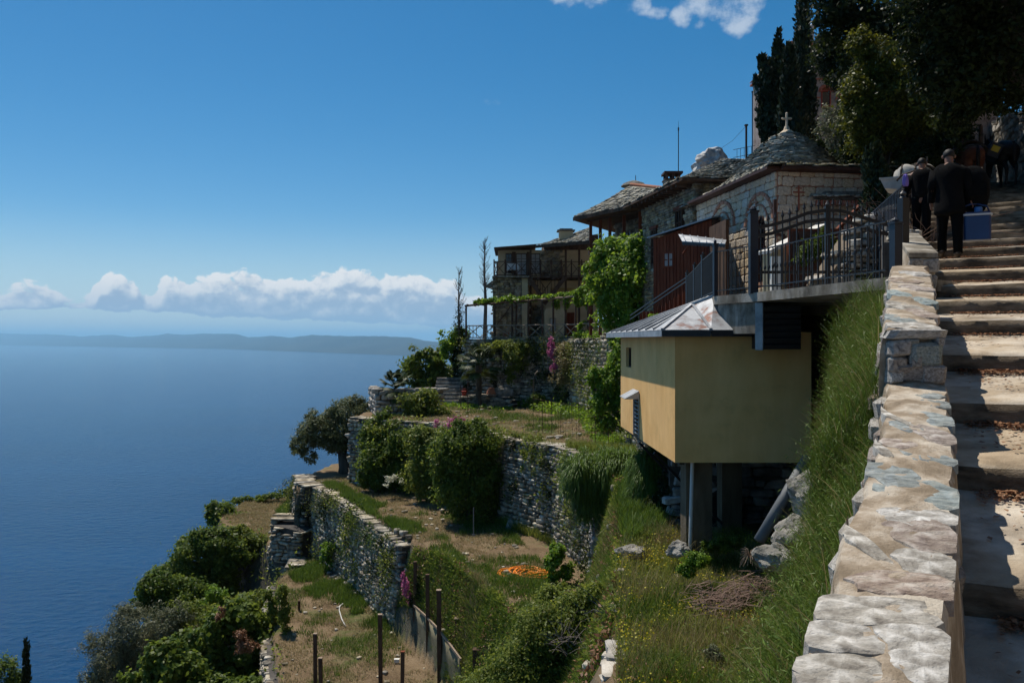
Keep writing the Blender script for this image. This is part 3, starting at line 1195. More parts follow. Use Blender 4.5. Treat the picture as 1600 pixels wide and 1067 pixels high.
def stones_joined(name, items, mat, parent):
 """items: list of (centre, (sx, sy, sz), rot_z[, tilt]) -> one mesh of kind stuff"""
 Vs, Fs, Rn = [], [], []
 b = 0
 for it in items:
  V, T, _ = PROTOS[random.randrange(10)]
  c, sz, rz = it[0], it[1], it[2]
  tl = it[3] if len(it) > 3 else 0
  p = V * np.array(sz)
  if tl:
   ct, s_ = math.cos(tl), math.sin(tl)
   p = np.stack([p[:, 0] * ct - p[:, 2] * s_, p[:, 1], p[:, 0] * s_ + p[:, 2] * ct], 1)
  ct, s_ = math.cos(rz), math.sin(rz)
  p = np.stack([p[:, 0] * ct - p[:, 1] * s_, p[:, 0] * s_ + p[:, 1] * ct, p[:, 2]], 1) + np.array(c)
  Vs.append(p)
  Fs.append(T + b)
  Rn.append(np.full(len(T), random.random()))
  b += len(V)
 o = np_mesh(name, np.concatenate(Vs), np.concatenate(Fs), mat, parent, rnd=np.concatenate(Rn))
 return tag(o, kind='stuff')


_stone_mesh = {}


def stone_obj(name, parent, c, sz, rz, mat, tilt=0.0):
 k = (random.randrange(10), mat.name, name)
 if k not in _stone_mesh:
  V, T, Fc = PROTOS[k[0]]
  me = bpy.data.meshes.new(name)
  me.from_pydata([tuple(v) for v in V], [], Fc)
  me.materials.append(mat)
  me.update()
  _stone_mesh[k] = me
 o = bpy.data.objects.new(name, _stone_mesh[k])
 C.objects.link(o)
 o.parent = parent
 o.location = c
 o.scale = sz
 o.rotation_euler = (0, tilt, rz)
 return o


def rubble_wall(name, label, cat, path, z0, z1, sw, sh, thick=.45, mat='rubble', core='joint_dark', single=0, group=None, gap=.92, jit=.25, copes=True, lean=0.0, cat2=None, near=None):
 """wall along path [(x, y), ...]; the visible face is to the right-hand side of the path direction.
 z0, z1: numbers or functions of arc length. single: how many stones stay objects of their own"""
 pts = [Vector((p[0], p[1], 0)) for p in path]
 Ls = [0]
 for a, b in zip(pts, pts[1:]):
  Ls.append(Ls[-1] + (b - a).length)
 tot = Ls[-1]
 if name == 'retaining_wall':
  out, thick = .30, thick + .3
 else:
  out = 0
 f0 = z0 if callable(z0) else (lambda u: z0)
 f1 = z1 if callable(z1) else (lambda u: z1)
 root = thing(name, label, cat, (pts[0].x, pts[0].y, f0(0)), group=group)
 o0 = Vector((pts[0].x, pts[0].y, f0(0)))

 def pos(u):
  u = min(max(u, 0), tot - 1e-6)
  for i in range(len(pts) - 1):
   if u <= Ls[i + 1]:
    t = (u - Ls[i]) / (Ls[i + 1] - Ls[i])
    d = (pts[i + 1] - pts[i]).normalized()
    return pts[i].lerp(pts[i + 1], t) + Vector((d.y, -d.x, 0)) * out, d
 cb = MB()
 n = max(2, int(tot / 1.0))
 us = sorted(set([tot * i / n for i in range(n + 1)] + Ls))
 back, front = [], []
 for u in us:
  p, d = pos(u)
  r = Vector((d.y, -d.x, 0))
  cb.v += [tuple(Vector((p.x, p.y, f0(u) - .3)) + r * (-.03 + lean) - o0), tuple(Vector((p.x, p.y, f1(u) - .03)) + r * -.03 - o0),
     tuple(Vector((p.x, p.y, f1(u) - .03)) - r * thick - o0), tuple(Vector((p.x, p.y, f0(u) - .3)) - r * thick - o0)]
 m = len(us)
 for i in range(m - 1):
  a, b = 4 * i, 4 * (i + 1)
  for k in range(4):
   k2 = (k + 1) % 4
   cb.f.append((a + k, b + k, b + k2, a + k2))
 cb.f.append((0, 1, 2, 3))
 e = 4 * (m - 1)
 cb.f.append((e + 3, e + 2, e + 1, e))
 fix_normals(cb.build('core', M[core], root))
 items = []
 zmin = min(f0(u) for u in us)
 zmax = max(f1(u) for u in us)
 z = zmin - .1
 while z < zmax:
  h = sh * random.uniform(.6, 1.5)
  u = -random.random() * sw
  while u < tot:
   w = sw * random.choice([.45, .6, .8, 1, 1.2, 1.5, 2.1]) * random.uniform(.85, 1.15)
   uc = u + w / 2
   if 0 <= uc <= tot:
    p, d = pos(uc)
    zc = z + h / 2
    if f0(uc) - .15 < zc < f1(uc) - h * .3:
     r = Vector((d.y, -d.x, 0))
     fr = (f1(uc) - zc) / max(.1, (zmax - zmin))
     c = p + r * (random.uniform(-jit, jit) * .16 - .02 + .07 * fbm(uc * .6, zc * .9) + lean * fr) + Vector((0, 0, zc + random.uniform(-.1, .1) * h))
     items.append((c - o0, (w * gap, .22 + .1 * random.random(), h * gap * random.uniform(.7, 1.12)), math.atan2(d.y, d.x) + random.uniform(-.08, .08), random.uniform(-.16, .16)))
   u += w
  z += h
 if copes:
  u = 0
  while u < tot:
   w = sw * random.uniform(1.1, 2.2)
   p, d = pos(u + w / 2)
   r = Vector((d.y, -d.x, 0))
   c = p - r * (thick * .5 - .06) + Vector((0, 0, f1(min(u + w / 2, tot)) + random.uniform(-.03, .02)))
   items.append((c - o0, (w * .95, thick * random.uniform(.95, 1.15), sh * .55), math.atan2(d.y, d.x), random.uniform(-.04, .04)))
   u += w
 if single and single < len(items):
  items.sort(key=lambda it: (it[0] + o0).length)
  own, rest = items[:single], items[single:]
 elif single:
  own, rest = items, []
 else:
  own, rest = [], items
 mo = M[mat.replace('rubble', 'rubble_one')] if own and (mat.replace('rubble', 'rubble_one') in M) else M[mat]
 for it in own:
  stone_obj('stone', root, it[0], it[1], it[2], mo, it[3])
 if rest:
  stones_joined('stones', rest, M[mat], root)
 return root


pm('rubble_one', (.10, .10, .10), (.24, .23, .22), 3, .9, .6, 20, c3=(.40, .38, .36), var=.4, coords='World')
pm('rubble_one_warm', (.16, .12, .075), (.36, .29, .19), 3, .9, .6, 20, c3=(.50, .42, .30), var=.3, coords='World')
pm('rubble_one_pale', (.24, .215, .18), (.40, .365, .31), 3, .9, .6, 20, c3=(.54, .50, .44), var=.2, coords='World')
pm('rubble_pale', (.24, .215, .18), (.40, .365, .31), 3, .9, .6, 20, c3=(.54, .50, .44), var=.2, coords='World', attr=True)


def rock(name, label, cat, c, size, mat, seed=0, rz=0.0, sub=3, amp=.28, group=None, fr=1.3, parent=None, kind=None):
 """craggy boulder: a subdivided ball pushed in and out with ridged noise and cut planes"""
 import bmesh
 bm = bmesh.new()
 bmesh.ops.create_icosphere(bm, subdivisions=sub, radius=1.0)
 r = random.Random(seed)
 planes = [(Vector((r.uniform(-1, 1), r.uniform(-1, 1), r.uniform(-.6, 1))).normalized(), r.uniform(.55, .85)) for _ in range(9)]
 for v in bm.verts:
  p = v.co.copy()
  for (n_, d_) in planes:
   k = p.dot(n_)
   if k > d_:
    p -= n_ * (k - d_) * .9
  f = 1 + amp * noise.fractal(p * fr + Vector((seed * 3.1, 0, 0)), 1.0, 2.0, 4) - amp * .4 * abs(noise.noise(p * fr * 2.7 + Vector((seed, 5, 1))))
  v.co = p * f
 Mx = Matrix.Diagonal((size[0], size[1], size[2], 1))
 bm.transform(Mx)
 me = bpy.data.meshes.new(name)
 bm.to_mesh(me)
 bm.free()
 me.materials.append(mat)
 o = bpy.data.objects.new(name, me)
 C.objects.link(o)
 o.location = c
 o.rotation_euler = (0, 0, rz)
 if parent is not None:
  o.parent = parent
  return o
 if kind:
  return tag(o, label, kind=kind)
 return tag(o, label, cat, group)

# ================================================================== parapet and stairs
def worn_box(name, poly_fn, mat, parent, nu, nv, amp, seed, ztop, thick, edge=.02):
 pass


def build_stairs():
 root = bpy.data.objects.new('stone_steps', None)
 C.objects.link(root)
 tag(root, kind='structure')
 root['label'] = 'broad worn stone steps climbing beside the parapet'
 ds = [2.45, 3.64, 4.82, 5.84, 7.0, 8.12, 8.95, 9.75, 10.57, 11.45, 12.3]
 while ds[-1] < 23.4:
  ds.append(ds[-1] + .80)
 ds = [0.2, 1.3] + ds
 S_ = [1.1525 * d for d in ds]
 for i in range(len(S_) - 1):
  s0, s1 = S_[i], S_[i + 1]
  zf = plane_z(s0)                 # foot of this riser
  zt = zf + .145                   # nose
  z1 = plane_z(s1) - .0            # back of the tread = foot of the next riser
  t0, t1 = -.05, 5.3
  nt_, ns_ = 40, 8
  V, Fq = [], []
  sd = i * 5.7
  for b in range(ns_ + 1):
   fb = b / ns_
   for a in range(nt_ + 1):
    fa = a / nt_
    t = t0 + (t1 - t0) * fa
    wav = .045 * (fbm(t * .9, sd) + .4 * fbm(t * 3.1, sd + 3)) + .018 * fbm(t * 9, sd + 7) + .012 * fbm(t * 22, sd + 4)
    s = s0 + (s1 + .06 - s0) * fb + wav * (1 - fb)
    z = zt + (z1 - zt) * fb + .006 * fbm(s * 3, t * 3, sd) + .010 * fbm(s * .9, t * .8, sd + 1)
    z -= .006 * math.exp(-fb * 40) * (1 + fbm(t * 5, sd + 9))
    x, y = st(s, t)
    V.append((x, y, z))
  top = len(V)
  rows = 4
  for b in range(1, rows + 1):
   for a in range(nt_ + 1):
    fa = a / nt_
    t = t0 + (t1 - t0) * fa
    wav = .045 * (fbm(t * .9, sd) + .4 * fbm(t * 3.1, sd + 3)) + .018 * fbm(t * 9, sd + 7) + .012 * fbm(t * 22, sd + 4)
    s = s0 + wav - .012 * math.sin(b / rows * 3) + .015 * fbm(t * 4, b * 1.3, sd)
    x, y = st(s, t)
    V.append((x, y, zt - (zt - zf + .12) * b / rows - .012))
  w = nt_ + 1
  for b in range(ns_):
   for a in range(nt_):
    Fq.append((b * w + a, b * w + a + 1, (b + 1) * w + a + 1, (b + 1) * w + a))
  prev = 0
  for b in range(rows):
   cur = top + b * w
   for a in range(nt_):
    Fq.append((prev + a + 1, prev + a, cur + a, cur + a + 1))
   prev = cur
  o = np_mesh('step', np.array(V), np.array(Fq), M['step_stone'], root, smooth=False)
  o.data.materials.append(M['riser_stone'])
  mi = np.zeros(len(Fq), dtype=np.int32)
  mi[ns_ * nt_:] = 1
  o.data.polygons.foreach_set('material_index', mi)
 # leaf litter blown against the risers
 pts = []
 for i in range(1, 14):
  s0 = S_[i]
  n = 1300 if i < 7 else 400
  t = np.abs(rng.normal(.0, 1.0, n)) * 1.1 + .3
  t = t[t < 4]
  s = s0 - .03 - np.abs(rng.normal(0, .075, len(t))) - (rng.uniform(0, 1, len(t)) < .12) * rng.uniform(0, .8, len(t))
  z = np.array([plane_z(a) for a in s]) + .02
  # tread surface between the two noses
  sp = S_[i - 1]
  zn = plane_z(sp) + .145
  zb = plane_z(s0)
  z = zn + (zb - zn) * (s - sp) / (s0 - sp) + .018
  pts.append(np.stack([s * SN + t * CS, s * CS - t * SN, z], 1))
 P = np.concatenate(pts)
 o = leaves('leaf_litter', P, .035, M['leaf_litter'], None, np.tile([[0, 0, 1.0]], (len(P), 1)), .6, spread=.5)
 tag(o, 'dry brown leaves gathered along the foot of the risers', kind='stuff')
 return S_


STEP_S = build_stairs()

PL = [(0.5, -.178), (1.2, .22), (2.13, .75), (2.725, 1.09), (3.487, 1.52), (4.4, 2.03), (5.5, 2.565)]
PR = [(0.5, .19), (1.2, .60), (2.13, 1.15), (2.725, 1.50), (3.487, 1.94), (4.4, 2.43), (5.5, 2.97)]
UL = [(5.5, 2.565), (7, 3.29), (8.8, 4.17)]
UR = [(5.5, 2.94), (7, 3.71), (8.8, 4.576)]


def lerp_tab(tab, d):
 return float(np.interp(d, [q[0] for q in tab], [q[1] for q in tab]))


def ztop_par(d, upper):
 return (-.909 + .183 * (d - 2.13)) if not upper else (.066 + .225 * (d - 5.5))


def build_parapet():
 o0 = Vector((1.0, 2.0, -1.5))
 root = thing('parapet_wall', 'low rubble and mortar parapet wall with worn flat top running up beside the steps', 'wall', o0)
 for upper, L_, R_, d0, d1 in ((False, PL, PR, .5, 5.5), (True, UL, UR, 5.5, 8.8)):
  n = int((d1 - d0) / .07)
  prof = 15
  V = []
  for i in range(n + 1):
   d = d0 + (d1 - d0) * i / n
   xl, xr, zt = lerp_tab(L_, d), lerp_tab(R_, d), ztop_par(d, upper)
   xl += .05 * fbm(d * 1.8, 3) + .022 * fbm(d * 7, 5)
   xr += .04 * fbm(d * 1.6, 8) + .02 * fbm(d * 8, 9)
   zg = plane_z(1.1525 * d) - .4
   for k in range(prof):
    if k == 0:
     p = (xl + .02, zt - 1.9)
    elif k == 1:
     p = (xl - .03, zt - .5)
    elif k == 2:
     p = (xl - .01 + .03 * fbm(d * 5, 20), zt - .15)
    elif k == 3:
     p = (xl + .004, zt - .03)
    elif k == prof - 4:
     p = (xr - .004, zt - .03)
    elif k == prof - 3:
     p = (xr + .015 * fbm(d * 6, 30), zt - .12)
    elif k == prof - 2:
     p = (xr + .03, zt - .5)
    elif k == prof - 1:
     p = (xr + .09, min(zg, zt - .9))
    else:
     f = (k - 4) / (prof - 9)
     x = xl + .02 + (xr - xl - .04) * f
     z = zt + .012 * math.sin(math.pi * f) + .012 * fbm(x * 5, d * 5, 2) + .005 * fbm(x * 22, d * 22, 4)
     p = (x, z)
    V.append((p[0] - o0.x, d - o0.y, p[1] - o0.z))
  idx = np.arange((n + 1) * prof).reshape(n + 1, prof)
  Fq = np.stack([idx[:-1, :-1].ravel(), idx[:-1, 1:].ravel(), idx[1:, 1:].ravel(), idx[1:, :-1].ravel()], 1)
  fl = list(map(tuple, Fq)) + [tuple(idx[0]), tuple(reversed(idx[-1]))]
  mb = MB()
  mb.add(V, fl)
  o = mb.build('mortar_body', M['mortar'], root)
  fix_normals(o)
 # ---- flat cap stones bedded in the mortar
 def cap(d, f, ln, wd, mat, rot=0.0, seed=0, upper=False, proud=.012, ztilt=0.0):
  L_, R_ = (UL, UR) if upper else (PL, PR)
  ln, wd = ln * 1.22, min(1.0, wd * 1.12)
  xl, xr = lerp_tab(L_, d), lerp_tab(R_, d)
  cx = xl + (xr - xl) * f
  W_ = xr - xl
  r = random.Random(seed)
  na, rings = 22, [0, .35, .62, .82, .94, 1.0]
  V = [(0, 0, 0)]
  prof = []
  for k in range(na):
   a = 2 * math.pi * k / na
   sq = 1 / max(abs(math.cos(a)) ** 3.2 + abs(math.sin(a)) ** 3.2, .3) ** (1 / 3.2)
   prof.append(sq * (1 + .20 * fbm(math.cos(a) * 1.7, math.sin(a) * 1.7, seed * 2.3) + r.uniform(-.05, .05)))
  for j, q in enumerate(rings[1:]):
   for k in range(na):
    a = 2 * math.pi * k / na + rot
    x = math.cos(2 * math.pi * k / na) * prof[k] * q * wd * W_ / 2
    y = math.sin(2 * math.pi * k / na) * prof[k] * q * ln / 2
    xx = x * math.cos(rot) - y * math.sin(rot)
    yy = x * math.sin(rot) + y * math.cos(rot)
    V.append((xx, yy, 0))
  sl = .183 if not upper else .225
  out = []
  for (x, y, _) in V:
   X, D = cx + x, d + y
   lim_l = lerp_tab(L_, D) - .012
   lim_r = lerp_tab(R_, D) + .012
   Xc = min(max(X, lim_l), lim_r)
   z = ztop_par(D, upper) + proud + ztilt * y + .009 * fbm(Xc * 5, D * 7, seed) + .004 * fbm(Xc * 30, D * 40, seed + 2)
   out.append([Xc, D, z])
  nr = len(rings) - 1
  for k in range(na):          # drop the rim into the mortar
   out[1 + (nr - 1) * na + k][2] -= proud + .035
   out[1 + (nr - 2) * na + k][2] -= .004
  c = Vector(out[0])
  fs = [(0, 1 + k, 1 + (k + 1) % na) for k in range(na)]
  for j in range(nr - 1):
   for k in range(na):
    a, b = 1 + j * na, 1 + (j + 1) * na
    fs.append((a + k, b + k, b + (k + 1) % na, a + (k + 1) % na))
  mb = MB()
  mb.add([Vector(p) - c for p in out], fs)
  o = mb.build('stone', M[mat], root)
  o.location = c - o0
  return o

 def dy(py, upper=False):
  # row on the wall's top -> distance
  if not upper:
   return (.909 + .183 * 2.13) / ((py - EY) / F + .183) if True else 0
  return (-.066 + .225 * 5.5) / ((py - EY) / F + .225)
 # (row, across 0..1, length m, width fraction, material)
 spec = [(1058, .30, .17, .62, 'cap_white', .1), (1050, .86, .15, .40, 'cap_white', 0), (1010, .80, .17, .50, 'cap_white', .05),
   (1000, .24, .16, .52, 'cap_white', -.05), (958, .42, .17, .86, 'cap_white', -.08), (918, .62, .15, .82, 'cap_red', -.12),
   (884, .80, .20, .52, 'cap_white', .1), (836, .70, .28, .62, 'cap_red', .1), (845, .10, .34, .18, 'cap_white', .2),
   (812, .66, .16, .70, 'cap_white', -.05), (773, .62, .30, .80, 'cap_grey', -.03), (742, .28, .30, .50, 'cap_grey', 0),
   (712, .62, .24, .50, 'cap_grey', .05), (696, .30, .16, .40, 'cap_red', .05), (683, .75, .3, .4, 'cap_red', 0), (668, .35, .22, .35, 'cap_grey', 0),
   (655, .72, .26, .52, 'cap_grey', .1), (632, .80, .18, .42, 'cap_grey', -.1), (648, .05, .5, .12, 'cap_white', .1), (700, .04, .3, .14, 'cap_white', -.1),
   (618, .70, .16, .44, 'cap_grey', 0)]
 for i, (py, f, ln, wd, mt, rot) in enumerate(spec):
  cap(dy(py), f, ln, wd, mt, rot, i + 3, proud=.015 if mt != 'cap_grey' else .009)
 for i, d in enumerate((1.0, 1.3, 1.65, 1.9)):
  cap(d, .35 + .3 * (i % 2), .22, .7, 'cap_white', .05, i + 40)
 specu = [(512, .5, .22, .98, 'cap_white', 0), (500, .25, .3, .45, 'cap_grey', .1), (492, .7, .3, .4, 'cap_red', 0), (480, .3, .35, .5, 'cap_white', .1),
    (472, .75, .3, .4, 'cap_grey', 0), (460, .2, .35, .38, 'cap_grey', 0), (452, .62, .3, .55, 'cap_red', 0), (440, .35, .3, .6, 'cap_red', .1), (429, .6, .3, .6, 'cap_white', 0)]
 for i, (py, f, ln, wd, mt, rot) in enumerate(specu):
  cap(dy(py, True), f, ln, wd, mt, rot, i + 60, upper=True, proud=.016)
 # ---- rough stones lining the left face and the stepped face
 for upper, L_, R_, d0, d1 in ((False, PL, PR, .8, 5.45), (True, UL, UR, 5.55, 8.8)):
  d = d0
  while d < d1:
   w = random.uniform(.22, .46)
   for row in range(4):
    zt = ztop_par(d, upper) - .07 - row * .15
    x = lerp_tab(L_, d) + random.uniform(-.02, .03) + (.01 if row == 0 else 0)
    if row == 0 and random.random() < .25:
     continue
    stone_obj('stone', root, Vector((x + .135 - row * .022, d + w / 2 + random.uniform(-.05, .05), zt - (.01 if row == 0 else 0))) - o0, (random.uniform(.13, .17), w * 1.02, random.uniform(.11, .14)),
       -.48, M[random.choice(['cap_white', 'cap_white', 'cap_red'])])
    if row < 3 and random.random() < .9:
     xr = lerp_tab(R_, d)
     stone_obj('stone', root, Vector((xr - .030 + row * .020, d + w / 2, zt - .03)) - o0, (.15, w * .98, .13), -.48, M['wall_stone'])
   d += w
 # face of the raised part, looking back down the steps
 zt, zb = ztop_par(5.5, True), ztop_par(5.5, False)
 face = [(.50, .92, .98, .17, 'cap_white'), (.20, .66, .36, .30, 'wall_stone'), (.40, .77, .26, .10, 'cap_grey'), (.70, .55, .58, .42, 'cap_grey'), (.18, .35, .34, .28, 'wall_stone'),
   (.36, .18, .62, .30, 'cap_red'), (.78, .17, .46, .30, 'cap_red'), (.12, .12, .24, .26, 'cap_white'), (.47, .41, .22, .2, 'wall_stone'), (.93, .78, .14, .14, 'wall_stone')]
 xl, xr = lerp_tab(UL, 5.5), lerp_tab(UR, 5.5)
 for (fx, fz, w, h, mt) in face:
  o = stone_obj('stone', root, Vector((xl + (xr - xl) * fx, 5.50, zb + (zt - zb) * fz)) - o0, (w * (xr - xl) * 1.05, .16, h * (zt - zb) * 1.1), 0, M[mt])
 return root


build_parapet()


def build_end_pier():
 a = at(1420, 395, 9.6)
 root = thing('stone_pier', 'square stone pier with flat concrete cap at the upper end of the parapet', 'pier', (a.x, a.y, a.z))
 # seen face 46 px wide, cap slab sloping up behind
 w = 46 * 9.6 / F
 u = Vector((SN, CS, .2516))
 mb = MB()
 cap_pts = [Vector((0, 0, 0)), Vector((w, 0, 0)), Vector((w, 0, -.055)), Vector((0, 0, -.055))]
 mb.extrude(cap_pts, Vector((.78, 2.0, .50)))
 o = mb.build('cap_slab', M['concrete'], root)
 fix_normals(o)
 mb = MB()
 mb.extrude([Vector((.02, .03, -.06)), Vector((w - .02, .03, -.06)), Vector((w - .02, .03, -1.2)), Vector((.02, .03, -1.2))], Vector((.78, 2.0, .50)))
 o = mb.build('core', M['mortar'], root)
 fix_normals(o)
 for (fx, z, ww, hh) in ((.26, -.15, .16, .15), (.74, -.16, .20, .17), (.22, -.33, .14, .14), (.72, -.36, .18, .16), (.3, -.50, .2, .14), (.75, -.54, .14, .16), (.3, -.68, .2, .16), (.74, -.72, .16, .15)):
  stone_obj('stone', root, (fx * w, .035, z), (ww, .08, hh), 0, M['wall_stone'])
 # further piece of wall beyond
 p = [st(13.9, -.10), st(17.5, -.35)]
 rubble_wall('rubble_wall', 'rough grey rubble wall above the pier beside dry brambles', 'wall', [p[1], p[0], ][::-1], lambda q: .8 + q * .25, lambda q: 1.55 + q * .28, .28, .18, .4, mat='rubble_pale', single=60)


build_end_pier()

# ================================================================== terrace retaining walls
W3 = [gp(500, 759, -7.2), gp(560, 792, -7.2), gp(640, 843, -7.2)]
W3f = W3
rubble_wall('retaining_wall', 'long dry-stone retaining wall below the middle garden terrace', 'wall', W3, -10.5, lambda u: -7.15 - .02 * u, .24, .13, .5, lean=.22)
# rounded left end of the middle terrace
P_end = [gp(468, 744, -7.2), (W3[0][0] - 1.3, W3[0][1] + 2.0), (W3[0][0] - 1.0, W3[0][1] + .6), (W3[0][0] - .4, W3[0][1] - .3)]
rubble_wall('retaining_wall', 'curved outer end of the dry-stone wall under the old olive tree', 'wall', P_end, -10.6, -7.1, .28, .15, .6, lean=.2)
# stepped lower outcrop at its foot
q = [(W3[0][0] - 1.9, W3[0][1] + .9), (W3[0][0] - 1.9, W3[0][1] - .6), (W3[0][0] - .5, W3[0][1] - 1.1)]
rubble_wall('retaining_wall', 'low ruined wall end stepping out below the olive terrace', 'wall', q, -10.6, lambda u: -9.0 + .35 * math.sin(u * 2), .3, .16, 1.0)
W2 = [(-3.6, 37.5), (-.5, 32.6), (1.85, 28.8), (3.0, 25.2), (2.7, 22)]
rubble_wall('retaining_wall', 'tall dry-stone retaining wall between the two garden terraces', 'wall', W2, -7.4, lambda u: -3.85 - .03 * math.sin(u), .24, .125, .5, lean=.2, single=250)
rubble_wall('retaining_wall', 'dark dry-stone wall behind the citrus bushes', 'wall', [(-8.0, 40.5), (-3.6, 37.5)], -7.4, -3.9, .28, .15, .5)
W1 = [(-2.8, 49.2), (1.1, 46.5), (3.3, 45), (4.6, 38), (4.7, 31), (4.4, 24)]
rubble_wall('retaining_wall', 'planted stone wall carrying the vine pergola terrace', 'wall', W1[:4], -3.95, .02, .30, .17, .6)
rubble_wall('retaining_wall', 'stone wall under the climbing vine behind the yellow annex', 'wall', W1[3:], -3.95, .3, .30, .17, .6)
# small wall and pale kerb on the path, edge wall of the lowest terrace
rubble_wall('retaining_wall', 'small curved retaining wall beside the bend of the lower path', 'wall',
   [gp(430, 850, -10.4), gp(448, 856, -10.4), gp(466, 868, -10.4), gp(463, 884, -10.4)], -12.3, -10.35, .22, .12, .45)
rubble_wall('retaining_wall', 'outer stone edge wall of the lowest terrace above the fig trees', 'wall',
   [gp(434, 905, -10.4), gp(426, 960, -10.4), gp(430, 1010, -10.4), gp(440, 1067, -10.4), (-6.0, 20)], -14.5, -10.62, .24, .12, .4, lean=.25, copes=False)
rubble_wall('broken_wall', 'broken pale wall edge beside the rough meadow', 'wall', [(2.05, 14.4), (1.78, 13.2), (1.40, 10.6), (1.15, 9.2)], -4.9, lambda u: -3.86 + .10 * math.sin(u * 3), .15, .09, .22, mat='rubble_pale', single=160, copes=False)

# ================================================================== yellow annex
def build_annex():
 o0 = Vector((2.75, 13.5, -2.07))
 root = thing('annex', 'small yellow plastered annex with grey metal roof jutting out on pillars', 'building', o0)
 L_ = lambda x, y, z: Vector((x, y, z)) - o0
 zt = .13
 # walls as a shell: left face (lit) with two openings, front face, far face, floor
 def face_with_holes(name, A, B, z0, z1, holes, mat, th=.18):
  """vertical wall from A to B (world xy); holes (u0,u1,z0,z1) in metres along; built from butted blocks"""
  A, B = Vector((A[0], A[1], 0)), Vector((B[0], B[1], 0))
  Lw = (B - A).length
  d = (B - A).normalized()
  r = Vector((-d.y, d.x, 0))        # inward
  us = sorted(set([0, Lw] + [h[0] for h in holes] + [h[1] for h in holes]))
  mb = MB()
  for a, b in zip(us, us[1:]):
   cuts = [(z0, z1)]
   for h in holes:
    if h[0] <= a + 1e-6 and h[1] >= b - 1e-6:
     cuts = [(z0, h[2]), (h[3], z1)] if h[2] > z0 + 1e-4 else [(h[3], z1)]
   for (c0, c1) in cuts:
    p0, p1 = A + d * a, A + d * b
    poly = [(p0.x, p0.y), (p1.x, p1.y), (p1.x + r.x * th, p1.y + r.y * th), (p0.x + r.x * th, p0.y + r.y * th)]
    mb.prism([(x - o0.x, y - o0.y) for x, y in poly], c0 - o0.z, c1 - o0.z)
  return mb.build(name, mat, root)
 FL, FR = (2.75, 13.5), (5.05, 13.5)
 BL = (2.61, 19.2)
 # left face runs from the far end to the near corner
 Lw = math.hypot(FL[0] - BL[0], FL[1] - BL[1])
 uu = lambda y: (19.2 - y)
 face_with_holes('side_wall', BL, FL, -2.07, zt, [(uu(18.45), uu(17.75), -.62, -.17), (uu(17.5), uu(16.75), -2.07, -1.12)], M['plaster'])
 mb = MB()
 mb.prism([(FL[0] + .181 - o0.x, 0), (FR[0] - o0.x, 0), (FR[0] - o0.x, .18), (FL[0] + .181 - o0.x, .18)], 0, zt - o0.z)
 mb.build('front_wall', M['plaster'], root)
 mb = MB()
 mb.prism([(FR[0] - o0.x - .18, .182), (FR[0] - o0.x, .182), (FR[0] - o0.x, 5.7), (FR[0] - o0.x - .18, 5.7)], 0, zt - o0.z)
 mb.prism([(BL[0] + .182 - o0.x, 5.52), (FR[0] - o0.x - .182, 5.52), (FR[0] - o0.x - .182, 5.7), (BL[0] + .182 - o0.x, 5.7)], 0, zt - o0.z)
 mb.build('back_wall', M['plaster'], root)
 mb = MB()
 mb.prism([(.185, .185), (FR[0] - o0.x - .185, .185), (FR[0] - o0.x - .185, 5.5), (.05, 5.5)], .003, .15)
 mb.build('floor', M['concrete'], root)
 # window in the upper left
 wy, wz = 18.1, -.395
 fr = MB()
 xw = 2.70
 for (y0, y1, z0, z1) in ((17.75, 18.45, -.20, -.17), (17.75, 18.45, -.62, -.59), (17.75, 17.79, -.59, -.20), (18.41, 18.45, -.59, -.20)):
  fr.box(L_(xw + .02, (y0 + y1) / 2, (z0 + z1) / 2), (.05, y1 - y0, z1 - z0))
 w = fr.build('window', M['old_wood'], root)
 g = MB()
 g.box(L_(xw + .06, 18.1, -.395), (.01, .62, .39))
 g.build('pane', M['glass_dark'], w)
 # louvred vent with slats and a tilted hood
 fr = MB()
 for (y0, y1, z0, z1) in ((16.75, 16.79, -2.05, -1.15), (17.46, 17.5, -2.05, -1.15), (16.75, 17.5, -1.15, -1.12)):
  fr.box(L_(2.66 + .02, (y0 + y1) / 2, (z0 + z1) / 2), (.07, y1 - y0, z1 - z0))
 vt = fr.build('vent', M['zinc'], root)
 z = -2.02
 while z < -1.17:
  s_ = MB()
  s_.box((0, 0, 0), (.07, .67, .012), M=Matrix.Rotation(R(32), 3, 'Y'))
  o = s_.build('slat', M['zinc'], vt)
  o.location = L_(2.70, 17.125, z)
  z += .085
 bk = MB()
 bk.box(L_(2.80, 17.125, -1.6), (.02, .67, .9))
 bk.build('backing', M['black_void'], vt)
 hd = MB()
 a, b = L_(2.655, 16.72, -1.08), L_(2.655, 17.53, -1.08)
 c, e = L_(2.36, 17.53, -1.24), L_(2.36, 16.72, -1.24)
 hd.extrude([a, b, c, e], (0, 0, .012))
 hd.extrude([a, e, L_(2.655, 16.72, -1.24)], (0, .008, 0))
 hd.build('hood', M['zinc'], root)
 # ---- roof of folded metal sheets
 A, B, Cc = L_(2.50, 13.32, .15), L_(3.28, 13.20, .15), L_(4.08, 13.22, .15)
 P_, Q_ = L_(3.22, 14.30, .61), L_(3.52, 13.95, .74)
 E, D_ = L_(2.33, 19.7, .15), L_(4.25, 19.7, .80)
 def sheet(name, pts, mat):
  mb = MB()
  n = (pts[1] - pts[0]).cross(pts[2] - pts[0]).normalized()
  if n.z < 0:
   n = -n
  mb.extrude(pts, n * .02)
  o = mb.build(name, M[mat], root)
  return fix_normals(o)
 sheet('roof_sheet', [A, B, P_], 'zinc_rusty')
 sheet('roof_sheet', [B, Cc, Q_, P_], 'zinc_rusty')
 nseg = 9
